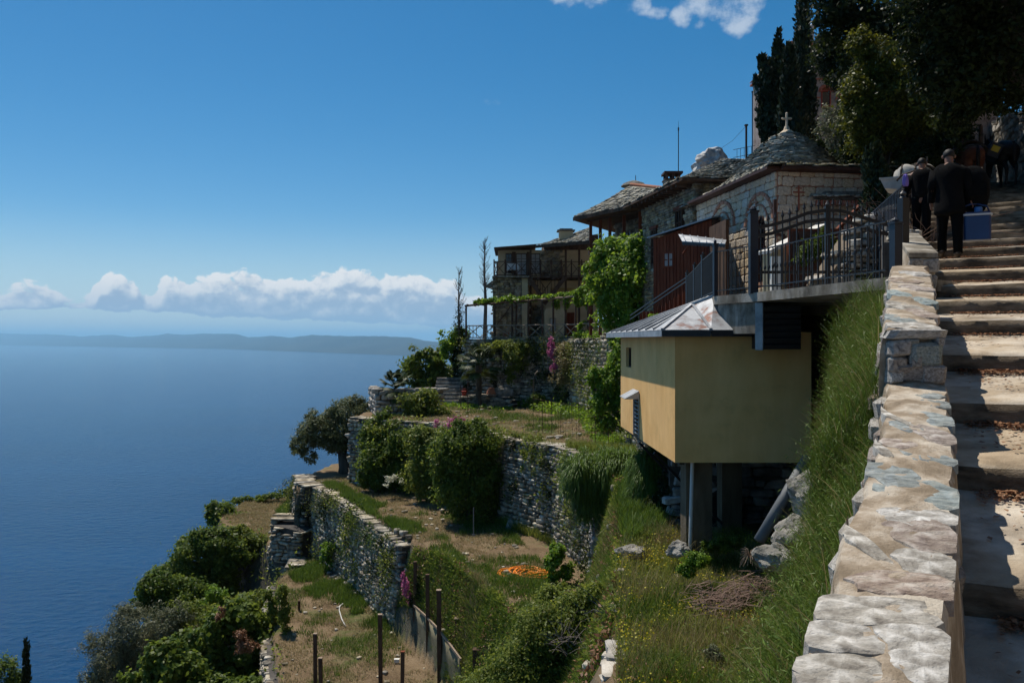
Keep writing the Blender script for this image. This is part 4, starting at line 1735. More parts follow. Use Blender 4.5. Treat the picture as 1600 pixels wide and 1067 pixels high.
 for i in range(nseg):
  f0, f1 = i / nseg, (i + 1) / nseg
  a0, a1 = A.lerp(E, f0), A.lerp(E, f1)
  t0 = (P_.lerp(Q_, .0) if i == 0 else Q_.lerp(D_, f0))
  t1 = Q_.lerp(D_, f1)
  if i == 0:
   sheet('roof_sheet', [a0, a1, t1, Q_, P_][:4] if False else [a0, a1, t1, P_], 'zinc')
   sheet('roof_sheet', [P_, t1, Q_], 'zinc')
  else:
   sheet('roof_sheet', [a0, a1, t1, t0], 'zinc')
  if i > 0:
   mb = MB()
   mb.bar(a0 + Vector((0, 0, .035)), t0 + Vector((0, 0, .035)), .035, .06)
   mb.build('standing_seam', M['zinc'], root)
 for (p, q_) in ((A, P_), (B, P_), (P_, Q_), (Cc, Q_), (Q_, D_)):
  mb = MB()
  mb.bar(p + Vector((0, 0, .03)), q_ + Vector((0, 0, .03)), .05, .035)
  mb.build('roof_ridge', M['zinc'], root)
 # fascia boards
 mb = MB()
 mb.bar(A + Vector((0, 0, -.045)), E + Vector((0, 0, -.045)), .02, .10)
 mb.build('fascia', M['zinc'], root)
 mb = MB()
 mb.bar(A + Vector((0, 0, -.045)), B + Vector((0, 0, -.045)), .02, .10)
 mb.bar(B + Vector((.01, 0, -.045)), Cc + Vector((0, 0, -.045)), .02, .10)
 mb.build('fascia', M['dark_metal'], root)
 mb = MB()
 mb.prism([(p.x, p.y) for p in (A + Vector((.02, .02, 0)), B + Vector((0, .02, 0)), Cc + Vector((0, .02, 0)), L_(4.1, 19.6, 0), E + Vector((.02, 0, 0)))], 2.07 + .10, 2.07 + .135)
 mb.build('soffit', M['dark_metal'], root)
 # supports
 mb = MB()
 mb.box(L_(3.28, 14.25, -3.0), (.46, .46, 1.86))
 mb.build('pillar', M['pillar_concrete'], root)
 mb = MB()
 mb.box(L_(4.4, 16.2, -3.0), (.4, .4, 1.86))
 mb.build('pillar', M['pillar_concrete'], root)
 mb = MB()
 a = at(1082, 728, 13.75)
 b = at(1077, 857, 13.6)
 mb.tube([L_(a.x, a.y, -2.0), L_(b.x, b.y, gz(b.x, b.y) - .1)], .032, 8)
 mb.build('drain_pipe', M['white_pipe'], root)
 for (y, x) in ((15.6, 2.72), (17.2, 2.68)):
  mb = MB()
  mb.bar(L_(x + .05, y, -2.2), L_(x + 1.4, y + .1, -3.6), .05)
  mb.build('brace', M['dark_metal'], root)
 mb = MB()
 mb.bar(L_(2.95, 13.9, -2.12), L_(2.75, 19.1, -2.12), .09)
 mb.bar(L_(4.8, 13.9, -2.12), L_(4.8, 19.1, -2.12), .09)
 mb.build('floor_beam', M['dark_metal'], root)


build_annex()

# wall under the annex, with a broken opening
def build_under():
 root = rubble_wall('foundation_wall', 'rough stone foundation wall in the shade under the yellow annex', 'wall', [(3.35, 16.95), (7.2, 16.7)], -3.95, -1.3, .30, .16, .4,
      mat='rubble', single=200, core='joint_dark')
 # solid black lump; shade inside a wall opening is put into its colour
 o = rock('opening_shade', 'solid black lump painted as the shade inside a broken opening of the foundation wall', 'opening_shade', at(1126, 795, 16.5), (.30, .25, .55), M['black_void'], 4, sub=2)
 a, b = at(1262, 715, 12.3), at(1186, 845, 11.9)
 mb = MB()
 mb.tube([(0, 0, 0), b - a], .085, 10)
 o = mb.build('drain_pipe', M['grey_pipe'], None, True)
 o.location = a
 tag(o, 'thick grey pipe slanting down beside the broom under the annex', 'pipe')
 for i, (px, py, d, sx, sy, sz) in enumerate(((1254, 775, 11.6, .20, .4, .42), (1236, 835, 11.2, .28, .4, .26), (1212, 868, 10.9, .30, .3, .20))):
  rock('outcrop', ['pale rock outcrop below the grey pipe, upper block', 'pale rock outcrop below the grey pipe, middle block', 'pale rock outcrop below the grey pipe, lowest block'][i],
    'rock', at(px, py, d), (sx, sy, sz), M['rock_pale'], 20 + i, group=None, sub=4)
 for i, (px, py, d, sx, sy, sz, lb) in enumerate(((985, 862, 13.8, .26, .3, .15, 'pale flat rock at the corner of the rough meadow'), (1058, 858, 13.3, .20, .22, .14, 'greyish boulder at the foot of the annex pillar'),
             (800, 832, 30.5, .38, .4, .5, 'grey boulder at the foot of the tall terrace wall'))):
  rock('boulder', lb, 'rock', at(px, py, d), (sx, sy, sz), M['rock_pale'], 30 + i, sub=4)


build_under()

# ================================================================== forecourt slab, fence and gate
def build_slab():
 mb = MB()
 poly = [(4.46, 9.4), (3.83, 12.55), (3.44, 13.6), (3.95, 17.3), (4.4, 20), (9.6, 20), (9.6, 16.5), (6.6, 11.0), (5.3, 9.9)]
 mb.prism(poly, .60, .742)
 o = mb.build('forecourt_slab', M['concrete'], None)
 tag(o, kind='structure')
 o['label'] = 'concrete slab of the forecourt jutting out under the gate'
 # concrete upstand beside the annex roof, metal strip and louvred box beneath
 root = thing('louvre_box', 'dark louvred box with pale metal edge strip hanging under the forecourt slab', 'louvre', (3.9, 12.7, 0))
 a = [(3.50, 13.60), (3.86, 12.62), (3.96, 12.66), (3.60, 13.64)]
 mb = MB()
 mb.prism([(x - 3.9, y - 12.7) for x, y in a], .10, .598)
 mb.build('upstand', M['concrete'], root)
 mb = MB()
 mb.prism([(x - 3.9, y - 12.7) for x, y in ((3.83, 12.60), (3.935, 12.56), (3.97, 12.61), (3.86, 12.65))], -.16, .585)
 mb.build('edge_strip', M['zinc'], root)
 mb = MB()
 mb.box((4.28 - 3.9, 12.98 - 12.7, .20), (.60, .6, .70))
 mb.build('casing', M['dark_metal'], root)
 for k in range(7):
  mb = MB()
  mb.box((0, 0, 0), (.56, .05, .065), M=Matrix.Rotation(R(25), 3, 'X'))
  o = mb.build('slat', M['dark_metal'], root)
  o.location = (4.28 - 3.9, 12.665 - 12.7, -.10 + k * .1)


build_slab()


def fence(name, label, pts, zb, zt, pitch, mat, posts=None, bar=.014, rail=.028, group=None, lowrail=.10, knots=False):
 """iron railing through points (x, y); children: rails, bars, posts"""
 P0 = Vector((pts[0][0], pts[0][1], zb))
 root = thing(name, label, 'fence', P0, group=group)
 bm_ = None
 kn = None
 for a, b in zip(pts, pts[1:]):
  a, b = Vector((a[0], a[1], 0)), Vector((b[0], b[1], 0))
  d = (b - a)
  n = max(2, int(d.length / pitch))
  off = Vector((0, 0, zb)) - P0
  for z in (zt - zb - .01, lowrail):
   mb = MB()
   mb.bar(a + Vector((0, 0, zb + z)) - P0, b + Vector((0, 0, zb + z)) - P0, rail, rail * .6)
   mb.build('rail', M[mat], root)
  if bm_ is None:
   mb = MB()
   mb.box((0, 0, (zt - zb) / 2), (bar, bar, zt - zb - .02))
   if knots:
    mb.lathe((0, 0, (zt - zb) * .55), [(.008, -.04), (.02, -.015), (.02, .015), (.008, .04)], 6)
   o = mb.build('bar', M[mat], root)
   bm_ = o.data
   bpy.data.objects.remove(o)
  for i in range(1, n):
   o = bpy.data.objects.new('bar', bm_)
   C.objects.link(o)
   o.parent = root
   o.location = a.lerp(b, i / n) + Vector((0, 0, zb)) - P0
 for (x, y, w, z1) in (posts or []):
  mb = MB()
  mb.box((x - P0.x, y - P0.y, (z1 - zb) / 2), (w, w, z1 - zb), rz=.2)
  mb.box((x - P0.x, y - P0.y, z1 - zb + .012), (w * 1.3, w * 1.3, .022), rz=.2)
  mb.lathe((x - P0.x, y - P0.y, z1 - zb + .02), [(w * .25, 0), (w * .4, .03), (w * .2, .06)], 8)
  mb.build('post', M['blue_metal' if w > .06 else mat], root)
 return root


ZC = .742
fence('iron_fence', 'low dark iron fence with knotted bars along the near edge of the forecourt slab', [(3.87, 12.62), (4.47, 9.55)], ZC, 1.42, .117, 'dark_metal',
  posts=[(4.52, 9.42, .10, 1.36)], knots=True, lowrail=.09)
fence('iron_fence', 'dark iron fence between the gate and the corner post above the annex roof', [(3.77, 12.75), (3.47, 13.6)], ZC, 1.50, .11, 'dark_metal', posts=[(3.46, 13.62, .07, 1.62)], lowrail=.09)
fence('iron_fence', 'dark iron fence receding behind the annex roof', [(3.48, 13.7), (3.7, 15.5), (4.0, 17.5), (4.27, 19.5)], ZC, 1.55, .13, 'dark_metal',
  posts=[(3.70, 15.5, .06, 1.62), (4.0, 17.5, .06, 1.62), (4.27, 19.5, .06, 1.62)], lowrail=.09)


def build_gate():
 d = 12.66
 x0, x1 = at(1182, 0, d).x, at(1387, 0, d).x
 root = thing('iron_gate', 'arched double iron gate with spearhead finials between two posts', 'gate', (x0, d, ZC))
 top = [(1184, 355.6), (1210.6, 350.6), (1234, 344), (1261, 333.5), (1291.5, 328.7), (1312, 329.5), (1337, 336), (1362, 344.7), (1387, 351)]
 low = [(1184, 369), (1205, 365), (1227.5, 358), (1258, 347), (1291.5, 343), (1312, 344), (1337, 350.6), (1362, 361.6), (1387, 366)]
 def P(px, py):
  v = at(px, py, d)
  return Vector((v.x - x0, 0, v.z - ZC))
 for nm, line in (('arch_rail', top), ('arch_rail', low)):
  mb = MB()
  for a, b in zip(line, line[1:]):
   # gentle curve
   mb.bar(P(*a), P(*b) + (P(*b) - P(*a)).normalized() * .006, .032, .052)
  mb.build(nm, M['dark_metal'], root)
 mb = MB()
 mb.bar(P(1184, 425.5), P(1387, 425.0), .028, .045)
 mb.build('bottom_rail', M['dark_metal'], root)
 mb = MB()
 mb.bar(P(1184, 447), P(1262, 447.5), .018, .02)
 mb.build('bottom_rail', M['dark_metal'], root)
 tx = [p[0] for p in top]
 ty = [p[1] for p in top]
 px = 1189.0
 i = 0
 while px < 1385:
  if abs(px - 1293) > 5:
   yt = float(np.interp(px, tx, ty))
   a, b = P(px, 444), P(px, yt - 5)
   mb = MB()
   mb.bar(a, b, .019)
   r = .030
   mb.lathe(b, [(.008, 0), (.016, .01), (.010, .02), (r, .05), (.018, .085), (.003, .14)], 6)
   if i % 2 == 0:
    mb.lathe((b.x, b.y, .45), [(.008, -.05), (.022, -.02), (.022, .02), (.008, .05)], 6)
   else:
    mb.lathe((b.x, b.y, .62), [(.008, -.03), (.016, 0), (.008, .03)], 6)
   mb.build('bar', M['dark_metal'], root)
  px += 11.25
  i += 1
 a = P(1293, 0)
 mb = MB()
 zt = P(0, 322).z
 mb.box((a.x - .022, 0, zt / 2 + .04), (.035, .05, zt - .08))
 mb.box((a.x + .022, 0, zt / 2 + .04), (.035, .05, zt - .08))
 mb.lathe((a.x, 0, zt - .01), [(.03, 0), (.045, .03), (.02, .07), (.004, .1)], 8)
 mb.build('meeting_stile', M['dark_metal'], root)
 for (pxx, py, w) in ((1177.5, 332, .125), (1396, 352, .09)):
  v = P(pxx, py)
  mb = MB()
  mb.box((v.x, .02, v.z / 2 - .01), (w, w, v.z))
  mb.box((v.x, .02, v.z + .01), (w * 1.2, w * 1.2, .03))
  mb.lathe((v.x, .02, v.z + .02), [(w * .3, 0), (w * .45, .035), (w * .3, .07), (.01, .085)], 8)
  mb.build('post', M['blue_metal'], root)
 mb = MB()
 v = at(1411, 310, 10.6)
 vb = at(1411, 440, 10.6)
 mb.box((0, 0, (v.z - vb.z) / 2), (.105, .105, v.z - vb.z), rz=.3)
 mb.lathe((0, 0, v.z - vb.z), [(.05, 0), (.03, .03), (.045, .06), (.01, .1)], 8)
 o = mb.build('gate_post', M['dark_metal'], None)
 o.location = vb
 tag(o, 'tall dark iron post standing beside the stone pier', 'post')


build_gate()
fence('iron_fence', 'blue-grey iron railing sloping down behind the gate to the tall post', [(at(1410, 0, 12.2).x, 12.2), (at(1352, 0, 15.5).x, 15.5)], 1.25, 2.35, .12, 'blue_metal', lowrail=.12)

# ================================================================== stone chapel
ZG = .742


def block_wall(root, o0, A, B, z0, z1f, bw, bh, mat='block', holes=(), gap=.017, depth=.035, joint='pointing_red', th=.4, jitter=.2, core_name='wall'):
 """ashlar wall: a backing wall in the joint colour and single blocks standing proud of it"""
 A, B = Vector((A[0], A[1], 0)), Vector((B[0], B[1], 0))
 Lw = (B - A).length
 d = (B - A).normalized()
 r = Vector((d.y, -d.x, 0))       # outward = right-hand side of A->B
 z1 = max(z1f(0), z1f(Lw))
 mb = MB()
 us = sorted(set([0, Lw] + [h[0] for h in holes] + [h[1] for h in holes]))
 for a, b in zip(us, us[1:]):
  hs = [h for h in holes if h[0] <= a + 1e-6 and h[1] >= b - 1e-6]
  cuts = [(z0, None)]
  if hs:
   cuts = [(z0, hs[0][2]), (hs[0][3], None)]
  for (c0, c1) in cuts:
   p0, p1 = A + d * a - o0, A + d * b - o0
   poly = [(p0.x, p0.y), (p1.x, p1.y), (p1.x - r.x * th, p1.y - r.y * th), (p0.x - r.x * th, p0.y - r.y * th)]
   tops = [z1f(a), z1f(b), z1f(b), z1f(a)] if c1 is None else [c1] * 4
   mb.prism(poly, c0 - o0.z, [q - o0.z for q in tops])
 fix_normals(mb.build(core_name, M[joint], root))
 z = z0
 k = 0
 while z < z1 - .05:
  h = bh * random.uniform(.85, 1.15)
  u = 0 if k % 2 else -bw * .5
  while u < Lw - .03:
   w = bw * random.uniform(1 - jitter * 2, 1 + jitter * 2)
   a, b = max(u, 0), min(u + w, Lw)
   segs = [(a, b)]
   for hh in holes:
    if z + h > hh[2] + .02 and z < hh[3] - .02:
     ns = []
     for (p, q_) in segs:
      if q_ <= hh[0] or p >= hh[1]:
       ns.append((p, q_))
      else:
       if p < hh[0]:
        ns.append((p, hh[0]))
       if q_ > hh[1]:
        ns.append((hh[1], q_))
     segs = ns
   for (p, q_) in segs:
    if q_ - p < .07:
     continue
    zt = min(z + h, z1f((p + q_) / 2) - .01)
    if zt - z < .06:
     continue
    c = A + d * (p + q_) / 2 + r * (depth * .5 - .01 + random.uniform(-.008, .008)) + Vector((0, 0, (z + zt) / 2)) - o0
    stone_obj('block', root, c, (q_ - p - gap, depth + .04, zt - z - gap), math.atan2(d.y, d.x), M[mat], 0)
   u += w
  z += h
  k += 1


_sharp = None


def slate_patch(name, root, o0, fn, nu, nv, sw, sl, mat, th=.03, seed=0, jit=.35):
 """overlapping slates over a surface fn(u, v) -> world point (v = 0 eave .. 1 ridge); rows laid along v"""
 r = random.Random(seed)
 V, Fq, Rn = [], [], []
 for j in range(nv):
  v = (j + .2) / nv
  u = r.random() * -1.0 / nu
  while u < 1:
   w = r.uniform(.6, 1.5) / nu
   a, b = max(u, 0), min(u + w, 1)
   if b - a > .25 / nu:
    v0 = v - r.uniform(.0, jit) / nv
    v1 = min(v + 1.5 / nv, 1.0)
    p = [fn(a, max(v0, -.02)), fn(b, max(v0 + r.uniform(-.2, .2) / nv, -.02)), fn(b, v1), fn(a, v1)]
    n = (p[1] - p[0]).cross(p[3] - p[0])
    if n.length > 1e-9:
     n.normalize()
     if n.z < 0:
      n = -n
     lift = th * r.uniform(.9, 2.8)
     q = [p[0] + n * (lift + r.uniform(0, .015)), p[1] + n * (lift + r.uniform(0, .015)), p[2] + n * .004, p[3] + n * .004]
     lo = [p[0] + n * (lift - th), p[1] + n * (lift - th), p[2] - n * th, p[3] - n * th]
     b0 = len(V)
     V += [x - o0 for x in q] + [x - o0 for x in lo]
     Fq += [(b0, b0 + 1, b0 + 2, b0 + 3), (b0, b0 + 4, b0 + 5, b0 + 1), (b0 + 1, b0 + 5, b0 + 6, b0 + 2), (b0 + 3, b0 + 7, b0 + 4, b0)]
     rr = r.random()
     Rn += [rr] * 4
   u += w
 o = np_mesh(name, np.array([tuple(x) for x in V]), np.array(Fq), M[mat], root, rnd=Rn)
 return tag(o, kind='stuff')


def quad_fn(a, b, c, d, sag=0.0):
 """a,b eave; d,c ridge"""
 a, b, c, d = map(Vector, (a, b, c, d))
 def f(u, v):
  p = a.lerp(b, u).lerp(d.lerp(c, u), v)
  return p + Vector((0, 0, -sag * math.sin(math.pi * v)))
 return f


def build_chapel():
 A = Vector((6.62, 20.0, 0))        # near left corner
 Bk = Vector((5.80, 25.0, 0))       # far left corner
 Fr = Vector((9.95, 20.5, 0))       # right end of the front
 o0 = Vector((A.x, A.y, ZG))
 root = thing('stone_chapel', 'pale ashlar chapel with red pointing and a slate dome topped by a white cross', 'chapel', o0)
 ze = 4.22
 Lw = (A - Bk).length
 y2u = lambda y: (25.0 - y) / 5.0 * Lw
 win = [(y2u(23.35), y2u(22.75), 2.2, 3.3), (y2u(21.15), y2u(20.55), 1.5, 3.15)]
 block_wall(root, o0, Bk, A, ZG, lambda u: ze, .30, .20, holes=win, jitter=.15)
 block_wall(root, o0, A + Vector((.02, .0, 0)), Fr, ZG + .002, lambda u: ze - .003, .34, .22, jitter=.15)
 d = (A - Bk).normalized()
 r = Vector((d.y, -d.x, 0))
 for (u0, u1, z0, z1) in win:
  c = Bk + d * (u0 + u1) / 2
  # frame with pane, grille, and round arch head of voussoirs
  wf = MB()
  w = u1 - u0
  for (du, dz, sw, sh_) in ((-w / 2 + .02, 0, .04, z1 - z0), (w / 2 - .02, 0, .04, z1 - z0), (0, (z1 - z0) / 2 - .02, w - .08, .04), (0, -(z1 - z0) / 2 + .02, w - .08, .04), (0, 0, .02, z1 - z0 - .08), (0, .2, w - .08, .02), (0, -.25, w - .08, .02)):
   p = c + d * du - r * .10 + Vector((0, 0, (z0 + z1) / 2 + dz)) - o0
   wf.box(p, (sw, .04, sh_), rz=math.atan2(d.y, d.x))
  fo = wf.build('window', M['brown_metal'], root)
  g = MB()
  g.box(c - r * .15 + Vector((0, 0, (z0 + z1) / 2)) - o0, (w - .01, .01, z1 - z0 - .01), rz=math.atan2(d.y, d.x))
  g.build('pane', M['glass_dark'], fo)
  for ring, (rad, rw, mt) in enumerate(((w / 2 + .05, .10, 'block'), (w / 2 + .16, .04, 'pointing_red'), (w / 2 + .42, .09, 'pointing_red'))):
   n = 9
   for k in range(n):
    a0, a1 = math.pi * k / n, math.pi * (k + 1) / n
    mb = MB()
    q = []
    for (aa, rr) in ((a0 + .03, rad), (a0 + .03, rad + rw), (a1 - .03, rad + rw), (a1 - .03, rad)):
     q.append(c + d * math.cos(aa) * rr + Vector((0, 0, z1 - .12 + math.sin(aa) * rr)) + r * .03 - o0)
    mb.extrude(q, r * (.045 + ring * .005))
    fix_normals(mb.build('voussoir', M[mt], root))
 # blind arches in relief high on the wall with small crosses
 for y, zc in ((21.0, 3.55), (23.6, 3.45)):
  c = Bk + d * y2u(y)
  for (w_, h_, dz) in ((.035, .36, 0), (.2, .035, .06)):
   mb = MB()
   mb.box(c + r * .065 + Vector((0, 0, zc + dz)) - o0, (w_, .02, h_), rz=math.atan2(d.y, d.x))
   mb.build('relief_cross', M['pointing_red'], root)
 # cross worked in red brick on the front
 f = (Fr - A).normalized()
 fr_ = Vector((f.y, -f.x, 0))
 c = A + f * .55 + fr_ * .068
 for (w_, h_, dz) in ((.04, .62, 0), (.30, .035, .14), (.16, .03, .24)):
  mb = MB()
  mb.box(c + Vector((0, 0, 3.55 + dz)) - o0, (w_, .015, h_), rz=math.atan2(f.y, f.x))
  mb.build('relief_cross', M['brick_red'], root)
 # eaves
 for (p, q_, rr) in ((Bk, A, r), (A, Fr, fr_)):
  mb = MB()
  mb.bar(p + rr * .16 + Vector((0, 0, ze + .04)) - o0, q_ + rr * .16 + (q_ - p).normalized() * (.16 if rr is r else 0) + Vector((0, 0, ze + .04)) - o0, .36, .07)
  mb.build('eave_board', M['brown_metal'], root)
 # downpipe kinking round the corner
 p = A + Vector((-.10, -.16, 0)) - o0
 mb = MB()
 mb.bar(p + Vector((0, 0, ze - ZG)), p + Vector((0, 0, ze - .85 - ZG)) , .07)
 mb.bar(p + Vector((0, 0, ze - .85 - ZG)), p + Vector((.24, 0, ze - .90 - ZG)), .07)
 mb.bar(p + Vector((.24, 0, ze - .9 - ZG)), p + Vector((.24, 0, .0)), .08)
 mb.build('downpipe', M['brown_metal'], root)
 # roof: hipped skirt and dome
 cx, cy = 8.0, 23.3
 E = [Vector((A.x - .28, A.y - .34, ze + .08)), Vector((Fr.x + .3, Fr.y - .30, ze + .08)), Vector((Fr.x + .3, 26.5, ze + .08)), Vector((Bk.x - .3, 26.3, ze + .08))]
 cen = Vector((cx, cy, 0))
 Rd = 1.5
 def ring(p, z, rad):
  v = (Vector((p.x, p.y, 0)) - cen).normalized()
  return Vector((cx + v.x * rad, cy + v.y * rad, z))
 zb = 4.78
 for i in range(4):
  a, b = E[i], E[(i + 1) % 4]
  def fn(u, v, a=a, b=b):
   p = a.lerp(b, u)
   q_ = ring(p, zb, Rd)
   return p.lerp(q_, v) + Vector((0, 0, -.06 * math.sin(math.pi * v)))
  if i in (0, 3, 1):
   slate_patch('roof_slates', root, o0, fn, 22, 11, .2, .2, 'slate_mossy' if i == 0 else 'slate', seed=i)
  mb = MB()
  n = 12
  vs = []
  for k in range(n + 1):
   vs += [fn(k / n, 0) - o0, fn(k / n, 1) - o0]
  mb.add(vs, [(2 * k, 2 * k + 2, 2 * k + 3, 2 * k + 1) for k in range(n)])
  fix_normals(mb.build('roof_deck', M['slate_mossy'], root))
 H = 1.25
 def dome(u, v):
  a = 2 * math.pi * u
  ph = v * math.pi / 2
  rr = Rd * max(1 - v, 0) ** .60
  return Vector((cx + rr * math.cos(a), cy + rr * math.sin(a), zb - .03 + H * v))
 # dome slates in rings with constant size
 r_ = random.Random(4)
 V, Fq, Rn = [], [], []
 rows = 20
 for j in range(rows):
  v = j / rows
  circ = 2 * math.pi * Rd * (1 - v) ** .60
  n = max(5, int(circ / .17))
  for k in range(n):
   a0 = (k + r_.uniform(-.2, .2)) / n
   a1 = a0 + r_.uniform(.7, 1.25) / n
   v1 = min(v + 1.7 / rows, 1)
   q = [dome(a0, v - .2 / rows * r_.random()), dome(a1, v - .2 / rows * r_.random()), dome(a1, v1), dome(a0, v1)]
   nn = (dome((a0 + a1) / 2, v) - Vector((cx, cy, zb - .4))).normalized()
   l = r_.uniform(.03, .10)
   b0 = len(V)
   V += [q[0] + nn * l - o0, q[1] + nn * l - o0, q[2] + nn * .006 - o0, q[3] + nn * .006 - o0, q[0] - nn * .01 - o0, q[1] - nn * .01 - o0]
   Fq += [(b0, b0 + 1, b0 + 2, b0 + 3), (b0, b0 + 4, b0 + 5, b0 + 1)]
   rr = r_.random()
   Rn += [rr, rr]
 o = np_mesh('dome_slates', np.array([tuple(x) for x in V]), np.array(Fq), M['slate'], root, rnd=Rn)
 tag(o, kind='stuff')
 mb = MB()
 mb.lathe((cx - o0.x, cy - o0.y, zb - o0.z - .03), [(Rd * (1 - p) ** .60 * .985, H * p * .985) for p in [i / 12 for i in range(12)]] + [(.02, H)], 28)
 mb.build('dome', M['slate'], root)
 zt = zb + H - .06 - o0.z
 mb = MB()
 X, Y = cx - o0.x, cy - o0.y
 mb.lathe((X, Y, zt), [(.22, 0), (.21, .04), (.10, .13), (.06, .24)], 10)
 mb.box((X, Y, zt + .42), (.05, .05, .40))
 mb.box((X, Y, zt + .47), (.25, .045, .05))
 for s_ in (-1, 1):
  mb.lathe((X + s_ * .125, Y, zt + .445), [(.015, 0), (.035, .025), (.015, .05)], 6)
 mb.lathe((X, Y, zt + .59), [(.02, 0), (.04, .03), (.015, .06)], 6)
 mb.build('roof_cross', M['block'], root)
 # small slated hood over the side door with brick dentils
 a, b = at(1268, 314, 20.15), at(1352, 314, 20.15)
 h = MB()
 h.extrude([Vector((a.x - .0, 20.05, 3.52)) - o0, Vector((a.x + .3, 20.05, 3.72)) - o0, Vector((b.x, 20.05, 3.72)) - o0, Vector((b.x + .1, 20.05, 3.52)) - o0], (0, .55, 0))
 hd = h.build('door_hood', M['slate'], root)
 fix_normals(hd)
 def hf(u, v):
  return Vector((a.x - .15, 19.9, 3.55)).lerp(Vector((b.x + .2, 19.9, 3.55)), u).lerp(Vector((a.x + .2, 20.5, 3.80)).lerp(Vector((b.x, 20.5, 3.80)), u), v)
 slate_patch('hood_slates', root, o0, hf, 9, 4, .2, .2, 'slate', seed=9)
 k = 0
 x = a.x + .08
 while x < b.x:
  mb = MB()
  mb.box(Vector((x, 20.0, 3.42)) - o0, (.045, .10, .12))
  mb.build('dentil', M['brick_red'], root)
  x += .11


build_chapel()


def build_court_things():
 # white-edged sloping stair parapet in front of the chapel
 a, b = at(1204, 392, 17.6), at(1290, 350, 18.6)
 root = thing('stair_parapet', 'sloping plastered stair wall with white coping behind the gate', 'wall', (a.x, a.y, ZG))
 o0 = Vector((a.x, a.y, ZG))
 n = Vector((-(b - a).y, (b - a).x, 0)).normalized() * .22
 def pr(z0, z1, dz, mat, name, out=0.0):
  mb = MB()
  p = [Vector((a.x, a.y, z0)), Vector((b.x, b.y, z0)), Vector((b.x, b.y, b.z + z1)), Vector((a.x, a.y, a.z + z1))]
  mb.extrude([q_ - o0 - n * out for q_ in p], n * (1 + 2 * out))
  return fix_normals(mb.build(name, M[mat], root))
 pr(ZG, -.07, 0, 'plaster_plain', 'wall_body')
 mb = MB()
 mb.bar(a - o0 + n * .5 + Vector((-.05, 0, -.03)), b - o0 + n * .5 + Vector((0, 0, -.03)), .34, .075)
 mb.build('coping', M['marble'], root)
 mb = MB()
 mb.box((.1, -.04, (a.z - ZG) / 2 - .06), (.22, .12, a.z - ZG - .14))
 mb.build('end_pier', M['marble'], root)
 # ramp of pale rubble
 pA, pB, pC = at(1282, 440, 14.0), at(1352, 362, 15.2), at(1412, 372, 15.4)
 f1 = lambda u: float(np.interp(u, [0, 1.5, 2.2, 4.5], [ZG + .25, 1.9, 2.25, 2.35]))
 w0 = at(1282, 0, 14.0)
 w1 = at(1415, 0, 14.6)
 rubble_wall('ramp_wall', 'sloping wall of pale rubble behind the right leaf of the gate', 'wall', [(w0.x, w0.y), (w1.x, w1.y)], ZG, lambda u: float(np.interp(u, [0, 1.0, 1.75], [ZG + .15, 2.1, 2.45])), .20, .15, .5,
    mat='rubble_pale', core='joint_warm', single=150)
 # red wooden banister and railings
 a, b = at(1296, 372, 18.2), at(1357, 306, 19.0)
 root = thing('wooden_banister', 'red-brown wooden banister rising behind the gate to a square newel post', 'banister', a)
 mb = MB()
 mb.bar((0, 0, 0), b - a + Vector((-.08, 0, -.1)), .07)
 mb.build('handrail', M['red_wood'], root)
 mb = MB()
 mb.bar(Vector((0, 0, -.55)), b - a + Vector((-.08, 0, -.65)), .05)
 mb.build('handrail', M['red_wood'], root)
 mb = MB()
 mb.box(b - a + Vector((0, 0, -.55)), (.12, .12, 1.25))
 mb.build('newel_post', M['red_wood'], root)
 for i in range(1, 9):
  p = (b - a) * (i / 9)
  mb = MB()
  mb.bar(p + Vector((0, 0, -.6)), p, .03)
  mb.build('baluster', M['red_wood'], root)
 # red side door and a dark grille behind the leaves
 root = thing('side_door', 'dark red plank door low behind the gate', 'door', at(1272, 450, 17.6))
 for i in range(7):
  mb = MB()
  mb.box((-.42 + i * .14, random.uniform(-.008, .008), .62), (.13, .05, 1.25))
  mb.build('plank', M['brown_metal'], root)
 mb = MB()
 mb.box((0, .06, .64), (1.1, .05, 1.34))
 mb.build('frame', M['red_wood'], root)


build_court_things()


# ================================================================== stone house behind the chapel, with its chimney
def window_unit(root, c, ang, w, h, frame='old_wood', pane='glass_dark', bars=(1, 2), depth=.06, name='window'):
 """window standing 2-3 cm proud of a wall; ang = direction of the wall's run"""
 d = Vector((math.cos(ang), math.sin(ang), 0))
 mb = MB()
 t = .05
 for (du, dz, sw, sh_) in ((-w / 2 + t / 2, 0, t, h), (w / 2 - t / 2, 0, t, h), (0, h / 2 - t / 2, w - 2 * t, t), (0, -h / 2 + t / 2, w - 2 * t, t)):
  mb.box(Vector(c) + d * du + Vector((0, 0, dz)), (sw, depth, sh_), rz=ang)
 for i in range(bars[0]):
  mb.box(Vector(c) + d * (-w / 2 + w * (i + 1) / (bars[0] + 1)), (.03, depth * .8, h - 2 * t), rz=ang)
 for i in range(bars[1]):
  z = -h / 2 + h * (i + 1) / (bars[1] + 1)
  for k in range(bars[0] + 1):
   uu = -w / 2 + w * (k + .5) / (bars[0] + 1)
   mb.box(Vector(c) + d * uu + Vector((0, 0, z)), ((w - 2 * t) / (bars[0] + 1) - .03, depth * .7, .03), rz=ang)
 fo = mb.build(name, M[frame], root)
 g = MB()
 r = Vector((d.y, -d.x, 0))
 g.box(Vector(c) - r * depth * .18, (w - t, .012, h - t), rz=ang)
 g.build('pane', M[pane], fo)
 return fo


